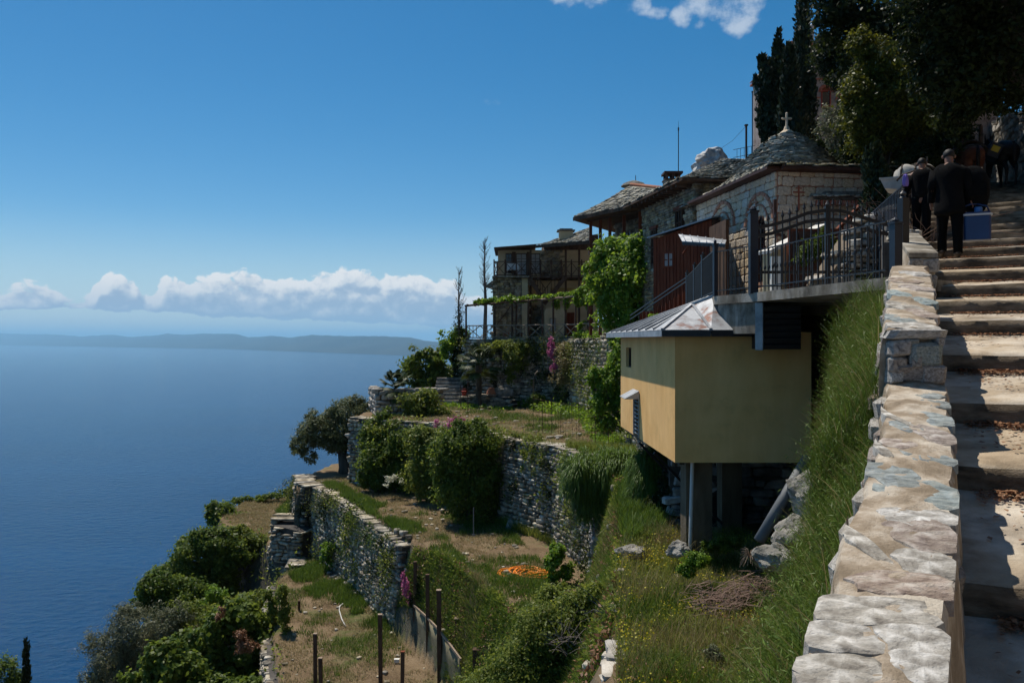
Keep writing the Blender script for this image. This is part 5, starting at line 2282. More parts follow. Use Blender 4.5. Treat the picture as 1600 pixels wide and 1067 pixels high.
def rubble_face(root, o0, A, B, z0, z1, sw, sh, mat, name='stones', single=0, holes=()):
 A, B = Vector((A[0], A[1], 0)), Vector((B[0], B[1], 0))
 L0 = (B - A).length
 d = (B - A).normalized()
 r = Vector((d.y, -d.x, 0))
 items = []
 z = z0
 while z < z1 - .03:
  h = sh * random.uniform(.7, 1.3)
  u = -random.random() * sw
  while u < L0:
   w = sw * random.uniform(.5, 1.6)
   uc = u + w / 2
   if 0 < uc < L0 and not any(hh[0] - w * .4 < uc < hh[1] + w * .4 and hh[2] - h * .4 < z + h / 2 < hh[3] + h * .4 for hh in holes):
    items.append((A + d * uc + r * .0 + Vector((0, 0, min(z + h / 2, z1 - h * .3))) - o0, (w * .93, .14, h * .92), math.atan2(d.y, d.x), random.uniform(-.05, .05)))
   u += w
  z += h
 return stones_joined(name, items, M[mat], root)


def build_house():
 A, B = Vector((5.88, 25.6, 0)), Vector((4.97, 30.2, 0))
 o0 = Vector((A.x, A.y, .3))
 root = thing('stone_house', 'grey rubble house with slate roof and deep wooden eaves behind the chapel', 'house', o0)
 ze = 5.0
 Rr = Vector((9.6, 26.4, 0))
 mb = MB()
 mb.prism([(p.x - o0.x, p.y - o0.y) for p in (A, Rr, Vector((9.3, 31, 0)), B)], -.3, ze - o0.z)
 mb.build('wall', M['joint_warm'], root)
 d = (A - B).normalized()
 L0 = (A - B).length
 uy = lambda y: (30.2 - y) / 4.6 * L0
 wins = [(uy(27.0), uy(26.45), 2.6, 4.35), (uy(29.2), uy(28.7), 2.7, 4.0)]
 rubble_face(root, o0, B, A, .3, ze, .26, .10, 'rubble_warm', holes=wins)
 rubble_face(root, o0, A, Rr, 2.5, ze, .26, .12, 'rubble_warm')
 r = Vector((d.y, -d.x, 0))
 for (u0, u1, z0, z1) in wins:
  c = B + d * (u0 + u1) / 2 + r * .06 + Vector((0, 0, (z0 + z1) / 2)) - o0
  window_unit(root, c, math.atan2(d.y, d.x), u1 - u0, z1 - z0, 'old_wood', bars=(1, 3), depth=.12)
  mb = MB()
  mb.box(c + Vector((0, 0, (z1 - z0) / 2 + .06)) , (u1 - u0 + .2, .16, .10), rz=math.atan2(d.y, d.x))
  mb.build('lintel', M['red_wood'], root)
 # eaves with rafters
 e = [A + Vector((-.55, -.55, ze)), Rr + Vector((.2, -.6, ze)), B + Vector((-.75, .4, ze))]
 apex = Vector((7.35, 27.6, 6.25))
 apex2 = Vector((6.7, 31.0, 6.3))
 mb = MB()
 mb.prism([(p.x - o0.x, p.y - o0.y) for p in (e[0], e[1], Vector((9.8, 31, 0)), e[2])], ze - o0.z, ze + .07 - o0.z)
 mb.build('eave_board', M['old_wood'], root)
 for k in range(12):
  p = B.lerp(A, (k + .5) / 12)
  mb = MB()
  mb.bar(p + Vector((0, 0, ze - .05)) - o0, p + r * .6 + Vector((0, 0, ze - .06)) - o0, .08, .09)
  mb.build('rafter', M['old_wood'], root)
 z1 = .08
 q = [v + Vector((0, 0, z1)) for v in e]
 f1 = quad_fn(q[2], q[0], apex, apex2, .1)
 f2 = quad_fn(q[0], q[1], Vector((9.9, 27.8, 6.25)), apex, .1)
 for i, f in enumerate((f1, f2)):
  slate_patch('roof_slates', root, o0, f, 24, 12, .2, .2, 'slate', seed=20 + i)
  mb = MB()
  n = 8
  vs = [f(a / n, b / n) - o0 - Vector((0, 0, .01)) for b in range(n + 1) for a in range(n + 1)]
  mb.add(vs, [(b * (n + 1) + a, b * (n + 1) + a + 1, (b + 1) * (n + 1) + a + 1, (b + 1) * (n + 1) + a) for b in range(n) for a in range(n)])
  mb.build('roof_deck', M['slate_mossy'], root)
 # chimney
 c = at(1050, 300, 30.5)
 ch = MB()
 zt = at(0, 272, 30.5).z
 ch.prism([(c.x - .3 - o0.x, c.y - .3 - o0.y), (c.x + .28 - o0.x, c.y - .3 - o0.y), (c.x + .28 - o0.x, c.y + .3 - o0.y), (c.x - .3 - o0.x, c.y + .3 - o0.y)], 4.9 - o0.z, zt - .28 - o0.z)
 ch.build('chimney', M['concrete'], root)
 cp = MB()
 for (dx, dy_) in ((-.24, -.24), (.22, -.24), (.22, .24), (-.24, .24), (0, -.24), (0, .24)):
  cp.box((c.x + dx - o0.x, c.y + dy_ - o0.y, zt - .16 - o0.z), (.08, .08, .24))
 cp.box((c.x - o0.x, c.y - o0.y, zt - .25 - o0.z), (.66, .66, .05))
 cp.box((c.x - o0.x, c.y - o0.y, zt + .0 - o0.z), (.7, .7, .08))
 cp.build('chimney_cap', M['brown_metal'], root)
 # little lean roof behind the chimney
 a, b = at(1052, 293, 31.5), at(1088, 292, 31.5)
 f = quad_fn(a, b, b + Vector((0, .9, .35)), a + Vector((.2, .9, .35)))
 slate_patch('roof_slates', root, o0, f, 6, 4, .2, .2, 'slate', seed=31)
 # antenna mast
 p0, p1 = at(1060, 268, 31.2), at(1060, 190, 31.2)
 mb = MB()
 mb.tube([(0, 0, -.6), (0, 0, p1.z - p0.z - .25)], .018, 6)
 mb.tube([(0, 0, p1.z - p0.z - .25), (0, 0, p1.z - p0.z)], .006, 4)
 mb.box((0, 0, p1.z - p0.z - .3), (.05, .05, .12))
 o = mb.build('antenna_mast', M['dark_metal'], None)
 o.location = p0
 tag(o, 'thin single antenna mast rising behind the square chimney', 'antenna')


build_house()


def build_porch_house():
 G = Vector((3.25, 36.0, 5.5))
 Hh = Vector((5.35, 32.6, 5.5))
 o0 = Vector((G.x, G.y, 0))
 root = thing('porch_house', 'stone house with open wooden porch under a slate roof with red ridge tiles', 'house', o0)
 d = (Hh - G).normalized()
 r = Vector((d.y, -d.x, 0))          # outward
 # wall behind the porch
 wa, wb = G - r * 1.7 + Vector((.1, .3, 0)), Hh - r * 1.2 + d * 1.5
 mb = MB()
 back = -r * 4
 P = [wa, wb, wb + back, wa + back]
 mb.prism([(p.x - o0.x, p.y - o0.y) for p in P], 0, 5.45)
 mb.build('wall', M['joint_warm'], root)
 L0 = (wb - wa).length
 holes = [(.9, 1.5, 3.6, 4.9), (2.4, 3.0, 3.6, 4.9)]
 rubble_face(root, o0, (wa.x, wa.y), (wb.x, wb.y), .2, 5.4, .32, .16, 'rubble_warm', holes=holes)
 dd = Vector((wb.x - wa.x, wb.y - wa.y, 0)).normalized()
 rr = Vector((dd.y, -dd.x, 0))
 for (u0, u1, z0, z1) in holes:
  c = Vector((wa.x, wa.y, 0)) + dd * (u0 + u1) / 2 + rr * .06 + Vector((0, 0, (z0 + z1) / 2)) - o0
  window_unit(root, c, math.atan2(dd.y, dd.x), u1 - u0, z1 - z0, 'pale_wood', bars=(1, 2), depth=.1)
 # porch deck, posts, beams, railing
 mb = MB()
 f0, f1 = G - r * .25, Hh - r * .25
 mb.prism([(p.x - o0.x, p.y - o0.y) for p in (f0, f1, wb, wa)], 3.0, 3.2)
 mb.build('deck', M['old_wood'], root)
 mb = MB()
 mb.bar(f0 + Vector((0, 0, -.12)) - o0, f1 + Vector((0, 0, -.12)) - o0, .14, .16)
 mb.build('beam', M['old_wood'], root)
 for px in (923, 938, 953, 975, 1000):
  # nearest point on the front line for that pixel
  k = (px - 800) / F
  t = (f0.x - k * f0.y) / (k * (f1.y - f0.y) - (f1.x - f0.x))
  p = f0.lerp(f1, t)
  mb = MB()
  mb.box((p.x - o0.x, p.y - o0.y, (0.2 + 5.3) / 2), (.13, .13, 5.1))
  mb.build('post', M['red_wood'], root)
 for z in (3.95, 3.35):
  mb = MB()
  mb.bar(Vector((f0.x, f0.y, z)) - o0, Vector((f1.x, f1.y, z)) - o0, .06, .06)
  mb.build('rail', M['pale_wood'], root)
 n = 11
 for i in range(n):
  a = f0.lerp(f1, i / n)
  b = f0.lerp(f1, (i + 1) / n)
  mb = MB()
  if i % 2:
   mb.bar(Vector((a.x, a.y, 3.38)) - o0, Vector((b.x, b.y, 3.92)) - o0, .045)
  else:
   mb.bar(Vector((a.x, a.y, 3.92)) - o0, Vector((b.x, b.y, 3.38)) - o0, .045)
  mb.build('baluster', M['pale_wood'], root)
 # roof
 R1, R2 = at(986, 290, 37.5), at(1040, 296, 35.2)
 ea = G + r * .35 - d * .35
 eb = Hh + r * .35 + d * .8
 ec = Vector((G.x + 1.9, G.y + 4.2, 5.5))
 faces = [quad_fn(ea, eb, R2, R1, .1), quad_fn(ec, ea, R1, R1 + Vector((.1, .1, 0)), .05)]
 for i, f in enumerate(faces):
  slate_patch('roof_slates', root, o0, f, 20, 11, .2, .2, 'slate', seed=40 + i)
  n = 6
  mb = MB()
  vs = [f(a / n, b / n) - o0 - Vector((0, 0, .02)) for b in range(n + 1) for a in range(n + 1)]
  mb.add(vs, [(b * (n + 1) + a, b * (n + 1) + a + 1, (b + 1) * (n + 1) + a + 1, (b + 1) * (n + 1) + a) for b in range(n) for a in range(n)])
  mb.build('roof_deck', M['slate_mossy'], root)
 mb = MB()
 mb.prism([(p.x - o0.x, p.y - o0.y) for p in (ea, eb, wb + back * .5, ec)], 5.38, 5.44)
 mb.build('eave_board', M['old_wood'], root)
 mb = MB()
 mb.bar(ea + Vector((0, 0, -.06)) - o0, eb + Vector((0, 0, -.06)) - o0, .05, .16)
 mb.build('fascia', M['old_wood'], root)
 n = 9
 for i in range(n):
  a, b = R1.lerp(R2, i / n), R1.lerp(R2, (i + 1) / n)
  mb = MB()
  mb.tube([a - o0 + Vector((0, 0, .03)), b - o0 + Vector((0, 0, .04))], [.10, .085], 8)
  mb.build('ridge_tile', M['terracotta'], root)
 # low round slated chimney
 c = at(990, 292, 38.6)
 mb = MB()
 mb.lathe((c.x - o0.x, c.y - o0.y, c.z - o0.z - .3), [(.35, 0), (.35, .3), (.62, .32), (.5, .45), (.25, .55), (.05, .6)], 12)
 mb.build('chimney', M['slate'], root)
 mb = MB()
 mb.bar((c.x - o0.x + .1, c.y - o0.y, c.z - o0.z + .2), (c.x - o0.x + .1, c.y - o0.y, c.z - o0.z + .55), .03)
 mb.build('chimney_finial', M['dark_metal'], root)


build_porch_house()


def build_lower_house():
 o0 = Vector((-1.2, 49.5, 0))
 root = thing('terrace_house', 'old plastered and stone house with wooden balcony above the pergola', 'house', o0)
 W_ = lambda px, d: (px - 800) / F * d
 # ground floor block in warm stone
 xa, xb = W_(770, 50), W_(826, 50)
 mb = MB()
 mb.prism([(xa - o0.x, .5), (xb - o0.x, .5), (xb - o0.x, 6), (xa - o0.x + .3, 6)], -.1, 3.86)
 mb.build('wall', M['joint_warm'], root)
 rubble_face(root, o0, (xa, 49.97), (xb, 49.97), 0, 3.84, .30, .13, 'rubble_warm')
 mb = MB()
 mb.box((W_(820, 50) - o0.x, .40, 1.95), (.36, .10, 3.8))
 mb.build('quoin', M['plaster_plain'], root)
 # wall under the balcony to the right
 xr = W_(935, 51)
 mb = MB()
 mb.prism([(xb - o0.x + .002, 1.9), (xr - o0.x, 1.9), (xr - o0.x, 6), (xb - o0.x + .002, 6)], -.1, 3.80)
 mb.build('wall', M['plaster_plain'], root)
 rubble_face(root, o0, (xb, 51.36), (W_(850, 51.4), 51.36), 0, 2.2, .3, .2, 'rubble_warm')
 # upper storey
 xu = W_(778, 51)
 mb = MB()
 mb.prism([(xu - o0.x, 1.5), (xr - o0.x, 1.5), (xr - o0.x, 6), (xu - o0.x, 6)], 3.95, 5.72)
 mb.build('wall', M['plaster_plain'], root)
 x1, x2 = W_(846, 51), W_(879, 51)
 rubble_face(root, o0, (x1, 50.98), (x2, 50.98), 3.95, 5.7, .30, .14, 'rubble_warm')
 mb = MB()
 mb.prism([(W_(850, 51) - o0.x, 1.503), (xr - o0.x - .003, 1.503), (xr - o0.x - .003, 5.9), (W_(850, 51) - o0.x, 5.9)], 5.722, [6.2, 6.75, 6.75, 6.3])
 mb.build('gable_wall', M['old_wood'], root)
 for (p0, p1, z0, z1) in ((790, 800, 4.25, 5.5), (806, 823, 4.1, 5.5), (829, 844, 4.2, 5.5)):
  a, b = W_(p0, 51), W_(p1, 51)
  window_unit(root, Vector(((a + b) / 2, 50.98, (z0 + z1) / 2)) - o0, 0, b - a, z1 - z0, 'old_wood', 'curtain' if p0 != 790 else 'glass_dark', bars=(1, 3), depth=.08)
 for (p0, p1) in ((800, 806), (823, 829)):
  a, b = W_(p0, 51), W_(p1, 51)
  mb = MB()
  mb.box(((a + b) / 2 - o0.x, 1.46, 4.85), (b - a - .01, .06, 1.5))
  mb.build('shutter', M['old_wood'], root)
 # balcony slab
 xl = W_(769, 49.6)
 mb = MB()
 mb.prism([(xl - o0.x, .0), (W_(826, 49.6) - o0.x, .0), (W_(826, 49.6) - o0.x, 1.45), (xl - o0.x, 1.45)], 3.865, 3.945)
 mb.build('balcony_slab', M['concrete'], root)
 mb = MB()
 mb.prism([(W_(826, 49.6) - o0.x + .003, .6), (xr - o0.x, .6), (xr - o0.x, 1.45), (W_(826, 49.6) - o0.x + .003, 1.45)], 3.865, 3.935)
 mb.build('balcony_slab', M['old_wood'], root)
 # rail with crossed braces
 def rail_run(p, q_, n, z0, z1, mat='old_wood', cross=True):
  p, q_ = Vector(p), Vector(q_)
  for z in (z1, z0 + .08):
   mb = MB()
   mb.bar(Vector((p.x, p.y, z)) - o0, Vector((q_.x, q_.y, z)) - o0, .05, .05)
   mb.build('rail', M[mat], root)
  for i in range(n + 1):
   a = p.lerp(q_, i / n)
   mb = MB()
   mb.box(Vector((a.x, a.y, (z0 + z1) / 2 + .06)) - o0, (.08, .08, z1 - z0 + .14))
   mb.build('post', M[mat], root)
   if i < n and cross:
    b = p.lerp(q_, (i + 1) / n)
    for (za, zb_) in ((z0 + .1, z1 - .03), (z1 - .03, z0 + .1)):
     mb = MB()
     mb.bar(Vector((a.x, a.y, za)) - o0, Vector((b.x, b.y, zb_)) - o0 + Vector((0, .03 if za > zb_ else -.03, 0)), .035)
     mb.build('brace', M[mat], root)
 rail_run((W_(772, 49.7), 49.62), (W_(824, 49.7), 49.62), 3, 3.94, 4.85)
 rail_run((W_(772, 49.7), 49.64), (W_(777, 51), 50.9), 1, 3.94, 4.85)
 rail_run((W_(829, 50.1), 50.2), (W_(925, 50.1), 50.2), 6, 3.93, 4.9)
 # posts carrying the balcony and roof
 for px in (829, 884, 905, 925):
  x = W_(px, 50.2)
  mb = MB()
  mb.box((x - o0.x, .74, 2.8), (.13, .13, 5.7))
  mb.build('post', M['old_wood'], root)
 # outside stair
 a, b = Vector((W_(828, 49.3), 49.3, 3.75)), Vector((W_(868, 49.3), 49.3, 1.9))
 c = Vector((W_(884, 49.4), 49.4, 3.9))
 for (p, q_) in ((a, Vector((W_(852, 49.3), 49.3, 2.3))), (Vector((W_(850, 49.4), 49.4, 2.2)), c)):
  mb = MB()
  mb.bar(p - o0, q_ - o0, .06, .26)
  mb.build('stringer', M['old_wood'], root)
  mb = MB()
  mb.bar(p - o0 + Vector((0, 0, .85)), q_ - o0 + Vector((0, 0, .85)), .05, .05)
  mb.build('handrail', M['old_wood'], root)
  for i in range(7):
   s_ = p.lerp(q_, i / 6)
   mb = MB()
   mb.bar(s_ - o0, s_ - o0 + Vector((0, 0, .86)), .04)
   mb.build('baluster', M['old_wood'], root)
   if i < 6:
    mb = MB()
    mb.box(s_ - o0 + Vector((.1, .35, .1)), (.25, .6, .04))
    mb.build('tread', M['old_wood'], root)
 # landing level with low yellow panel
 mb = MB()
 mb.box((W_(880, 51) - o0.x, 1.84, 2.95), (1.6, .08, .75))
 mb.build('panel', M['plaster_yellow'], root)
 # little side roof on the left
 mb = MB()
 mb.extrude([Vector((W_(758, 50.5), 50.2, 3.4)) - o0, Vector((W_(771, 50.5), 50.2, 3.75)) - o0, Vector((W_(771, 50.5), 50.2, 3.25)) - o0], (0, 1.8, 0))
 fix_normals(mb.build('side_roof', M['slate'], root))
 # flat roof edge and slates climbing to the right
 mb = MB()
 e0, e1 = Vector((W_(772, 50), 50.0, 5.60)), Vector((W_(838, 50), 50.0, 5.86))
 mb.prism([(e0.x - o0.x, 0.3), (e1.x - o0.x, .3), (e1.x - o0.x, 5), (e0.x - o0.x, 5)], [5.66, 5.86, 5.9, 5.7], [5.76, 5.96, 6.0, 5.8])
 mb.build('roof_deck', M['old_wood'], root)
 r1 = Vector((W_(838, 49.5), 49.7, 5.86))
 r2 = Vector((W_(930, 44.5), 46.5, 5.75))
 r3 = Vector((W_(928, 48), 49.5, 7.0))
 r4 = Vector((W_(868, 51), 52.2, 6.5))
 f = quad_fn(r1, r2, r3, r4, .05)
 slate_patch('roof_slates', root, o0, f, 18, 9, .2, .2, 'slate', seed=55)
 n = 6
 mb = MB()
 vs = [f(a_ / n, b_ / n) - o0 - Vector((0, 0, .02)) for b_ in range(n + 1) for a_ in range(n + 1)]
 mb.add(vs, [(b_ * (n + 1) + a_, b_ * (n + 1) + a_ + 1, (b_ + 1) * (n + 1) + a_ + 1, (b_ + 1) * (n + 1) + a_) for b_ in range(n) for a_ in range(n)])
 mb.build('roof_deck', M['slate_mossy'], root)
 mb = MB()
 mb.bar(r1 - o0 + Vector((0, 0, -.08)), r2 - o0 + Vector((0, 0, -.08)), .06, .16)
 mb.build('fascia', M['old_wood'], root)
 c = at(884, 366, 50)
 mb = MB()
 mb.box((c.x - o0.x, c.y - o0.y, c.z - o0.z - .1), (.85, .7, .5))
 mb.build('chimney', M['plaster_plain'], root)
 mb = MB()
 mb.box((c.x - o0.x, c.y - o0.y, c.z - o0.z + .19), (1.1, .95, .07))
 mb.box((c.x - o0.x, c.y - o0.y, c.z - o0.z + .27), (.8, .7, .08))
 mb.build('chimney_cap', M['slate'], root)
 # white arched bay, red-brown door and pale panels on the terrace level
 mb = MB()
 xq, xw = W_(851, 49.5), W_(884, 49.5)
 vs = []
 pts = []
 for k in range(9):
  a = math.pi * k / 8
  pts.append(Vector(((xq + xw) / 2 + math.cos(a) * (xw - xq) / 2, 49.6, 1.75 + math.sin(a) * .35)))
 pts = [Vector((xw, 49.6, 0))] + pts + [Vector((xq, 49.6, 0))]
 mb.extrude([p - o0 for p in pts], (0, 1.8, 0))
 fix_normals(mb.build('arched_bay', M['plaster_plain'], root))
 for (p0, p1, z0, z1, mt, nm) in ((888, 903, .1, 1.75, 'red_wood', 'door'), (858, 868, .5, 1.35, 'curtain', 'window')):
  a_, b_ = W_(p0, 50.2), W_(p1, 50.2)
  if nm == 'window':
   window_unit(root, Vector(((a_ + b_) / 2, 49.55, (z0 + z1) / 2)) - o0, 0, b_ - a_, z1 - z0, 'pale_wood', 'curtain', bars=(0, 1), depth=.06)
  else:
   mb = MB()
   mb.box(((a_ + b_) / 2 - o0.x, 1.86, (z0 + z1) / 2), (b_ - a_, .06, z1 - z0))
   dr = mb.build(nm, M[mt], root)
   mb = MB()
   mb.box((b_ - o0.x - .08, 1.80, .9), (.04, .04, .12))
   mb.build('handle', M['dark_metal'], dr)


build_lower_house()


# ================================================================== pergola on the upper terrace
def build_pergola():
 A, B = Vector((-2.78, 49.0, 0)), Vector((5.0, 44.3, 0))
 o0 = Vector((A.x, A.y, .05))
 root = thing('pergola', 'weathered log pergola with crossed railing along the terrace edge', 'pergola', o0)
 line = [Vector((-2.75, 49.0, 0)), Vector((1.1, 46.4, 0)), Vector((3.3, 44.9, 0)), Vector((4.6, 41.5, 0))]
 def on(px):
  k = (px - 800) / F
  for a, b in zip(line, line[1:]):
   den = (b.x - a.x) - k * (b.y - a.y)
   t = (k * a.y - a.x) / den
   if -.02 <= t <= 1.02:
    return a.lerp(b, t)
  return line[-1]
 topz = lambda px: float(np.interp(px, [728, 925, 960], [2.08, 2.46, 2.5]))
 pxs = [728.5, 773, 800, 807, 826, 847, 864, 883, 900, 918]
 pos = []
 for px in pxs:
  p = on(px)
  mb = MB()
  jx = random.uniform(-.04, .04)
  mb.tube([Vector((p.x, p.y, 0)) - o0 + Vector((0, 0, -.05)), Vector((p.x + jx, p.y, 1.1)) - o0, Vector((p.x + jx * .5, p.y, topz(px))) - o0], [.075, .065, .06], 6)
  mb.build('post', M['old_wood'], root)
  pos.append((px, p))
 for (pa, p), (pb, q_) in zip(pos, pos[1:]):
  mb = MB()
  mb.tube([Vector((p.x, p.y, topz(pa))) - o0 - (q_ - p) * .04, Vector(((p.x + q_.x) / 2, (p.y + q_.y) / 2, (topz(pa) + topz(pb)) / 2 + .02)) - o0, Vector((q_.x, q_.y, topz(pb))) - o0], [.065, .06, .055], 6)
  mb.build('beam', M['pale_wood' if pa > 840 else 'old_wood'], root)
 n = 15
 for i in range(n):
  px = 730 + (920 - 730) * i / (n - 1)
  p = on(px)
  mb = MB()
  mb.tube([Vector((p.x, p.y - .3, topz(px) + .07)) - o0, Vector((p.x + .4, p.y + 3.0, topz(px) + .1)) - o0], .03, 5)
  mb.build('crossbar', M['old_wood'], root)
 # handrail with crossed sticks
 rp = [728.5, 750, 773, 800, 826, 847, 864, 883, 900, 918, 935]
 P = [on(x) for x in rp]
 for z in (.86, .14):
  for a, b in zip(P, P[1:]):
   mb = MB()
   mb.tube([Vector((a.x, a.y - .05, z)) - o0, Vector((b.x, b.y - .05, z + random.uniform(-.02, .02))) - o0], .035, 5)
   mb.build('rail', M['pale_wood'], root)
 for i, (a, b) in enumerate(zip(P, P[1:])):
  for (z0, z1) in ((.15, .85), (.85, .15)):
   mb = MB()
   mb.tube([Vector((a.x, a.y - .05, z0)) - o0, Vector((b.x, b.y - .05 + (.03 if z0 < z1 else -.03), z1)) - o0], .028, 5)
   mb.build('brace', M['pale_wood'], root)
  if i < 4:
   for k in range(3):
    m1 = a.lerp(b, (k + 1) / 4)
    mb = MB()
    mb.tube([Vector((m1.x, m1.y - .05, .15)) - o0, Vector((m1.x, m1.y - .05, .85)) - o0], .02, 4)
    mb.build('brace', M['pale_wood'], root)
 mb = MB()
 a, b = on(776), on(798)
 mb.tube([Vector((a.x, a.y + .2, .9)) - o0, Vector((b.x, b.y + .2, 2.0)) - o0], .03, 5)
 mb.build('brace', M['old_wood'], root)
 return on, topz


PERG_ON, PERG_TOP = build_pergola()


# ================================================================== red wooden shed
def build_shed():
 d = 23.5
 X = lambda px, dd=d: (px - 800) / F * dd
 a, b = X(1021), X(1112, 22.6)
 o0 = Vector((a, d, .3))
 root = thing('wooden_shed', 'dark red plank shed with small window and fringed metal awning', 'shed', o0)
 A, B = Vector((a, d, 0)), Vector((b, 22.6, 0))
 dv = (B - A).normalized()
 L0 = (B - A).length
 r = Vector((dv.y, -dv.x, 0))
 zt = lambda u: float(np.interp(u, [0, L0], [2.95, 3.4]))
 mb = MB()
 bk = -r * 1.9
 mb.prism([(p.x - o0.x, p.y - o0.y) for p in (A - r * .03, B - r * .03, B + bk, A + bk)], -.2, [zt(0) - .3, zt(L0) - .3, zt(L0) - .1, zt(0) - .1])
 mb.build('core', M['old_wood'], root)
 n = 17
 for i in range(n):
  u = (i + .5) / n * L0
  w = L0 / n - .012
  z0, z1 = .35, zt(u)
  cuts = [(z0, z1)]
  wu0, wu1, wz0, wz1 = .32, .62, 2.10, 2.55
  if wu0 - .03 < u < wu1 + .03:
   cuts = [(z0, wz0), (wz1, z1)]
  for (c0, c1) in cuts:
   mb = MB()
   p = A + dv * u + Vector((0, 0, (c0 + c1) / 2))
   mb.box(p - o0, (w, .035 + random.uniform(0, .012), c1 - c0), rz=math.atan2(dv.y, dv.x))
   mb.build('plank', M['red_wood'], root)
 c = A + dv * .47 + r * .02 + Vector((0, 0, 2.325)) - o0
 window_unit(root, c, math.atan2(dv.y, dv.x), .34, .46, 'red_wood', 'curtain', bars=(1, 1), depth=.06)
 # mono-pitch roof line
 mb = MB()
 e = [A - dv * .15 + r * .15 + Vector((0, 0, zt(0) + .02)) - o0, B + dv * .05 + r * .15 + Vector((0, 0, zt(L0) + .02)) - o0, B + bk + Vector((0, 0, zt(L0) + .35)) - o0, A + bk + Vector((0, 0, zt(0) + .35)) - o0]
 mb.extrude(e, (0, 0, .04))
 fix_normals(mb.build('roof', M['zinc'], root))
 # awning towards the viewer's right with scalloped fringe
 p0, p1 = at(1060, 367, 22.2), at(1135, 376, 20.9)
 q0, q1 = at(1066, 378, 21.4), at(1133, 382, 20.2)
 mb = MB()
 mb.extrude([p0 - o0, p1 - o0, q1 - o0, q0 - o0], (0, 0, .02))
 fix_normals(mb.build('awning', M['zinc'], root))
 for k in range(16):
  a_ = q0.lerp(q1, k / 16)
  b_ = q0.lerp(q1, (k + 1) / 16)
  m_ = a_.lerp(b_, .5) + Vector((0, 0, -.10))
  mb = MB()
  mb.extrude([a_ - o0, b_ - o0, b_ - o0 + Vector((0, 0, -.05)), m_ - o0, a_ - o0 + Vector((0, 0, -.05))], (0, .012, 0))
  fix_normals(mb.build('fringe', M['dark_metal'], root))
 for k in range(6):
  a_ = p0.lerp(p1, (k + .5) / 6)
  b_ = q0.lerp(q1, (k + .5) / 6)
  mb = MB()
  mb.bar(a_ - o0 + Vector((0, 0, .03)), b_ - o0 + Vector((0, 0, .03)), .02, .025)
  mb.build('awning_seam', M['zinc'], root)
 mb = MB()
 g0, g1 = at(1075, 384, 21.6), at(1067, 396, 22.4)
 mb.bar(g0 - o0, g1 - o0, .03)
 mb.build('awning_brace', M['red_wood'], root)
 # side passage wall to the right of the planks
 u0, u1 = at(1108, 0, 22.4), at(1134, 0, 20.9)
 mb = MB()
 mb.prism([(u0.x - o0.x, u0.y - o0.y), (u1.x - o0.x, u1.y - o0.y), (u1.x + .1 - o0.x, u1.y + .05 - o0.y), (u0.x + .1 - o0.x, u0.y + .05 - o0.y)], .3, 2.85)
 mb.build('side_panel', M['old_wood'], root)
 # lower red platform with diagonal handrail
 a2, b2 = at(998, 525, 24.5), at(1072, 478, 22.0)
 low = thing('wooden_stair', 'dark red boarded stair with thin diagonal handrail below the shed', 'stair', (a2.x, a2.y, -.6))
 o1 = Vector((a2.x, a2.y, -.6))
 n = 12
 for i in range(n):
  p = Vector((a2.x, a2.y, 0)).lerp(Vector((b2.x, b2.y, 0)), (i + .5) / n)
  h = .9 + 1.1 * (.5 if i < 4 else .5 + .5 * (i - 4) / 8)
  mb = MB()
  mb.box((p.x - o1.x, p.y - o1.y, h / 2), ((b2.x - a2.x) / n * 1.15, .04, h))
  mb.build('plank', M['red_wood'], low)
 for dz in (0, .12):
  r0, r1 = at(985, 499 - dz * 50, 24.3), at(1075, 438 - dz * 50, 19.9)
  mb = MB()
  mb.bar(r0 - o1, r1 - o1, .03)
  mb.build('handrail', M['dark_metal'], low)
 mb = MB()
 mb.bar(at(999, 488, 24.0) - o1, at(999, 530, 24.0) - o1, .03)
 mb.build('handrail_post', M['dark_metal'], low)


build_shed()


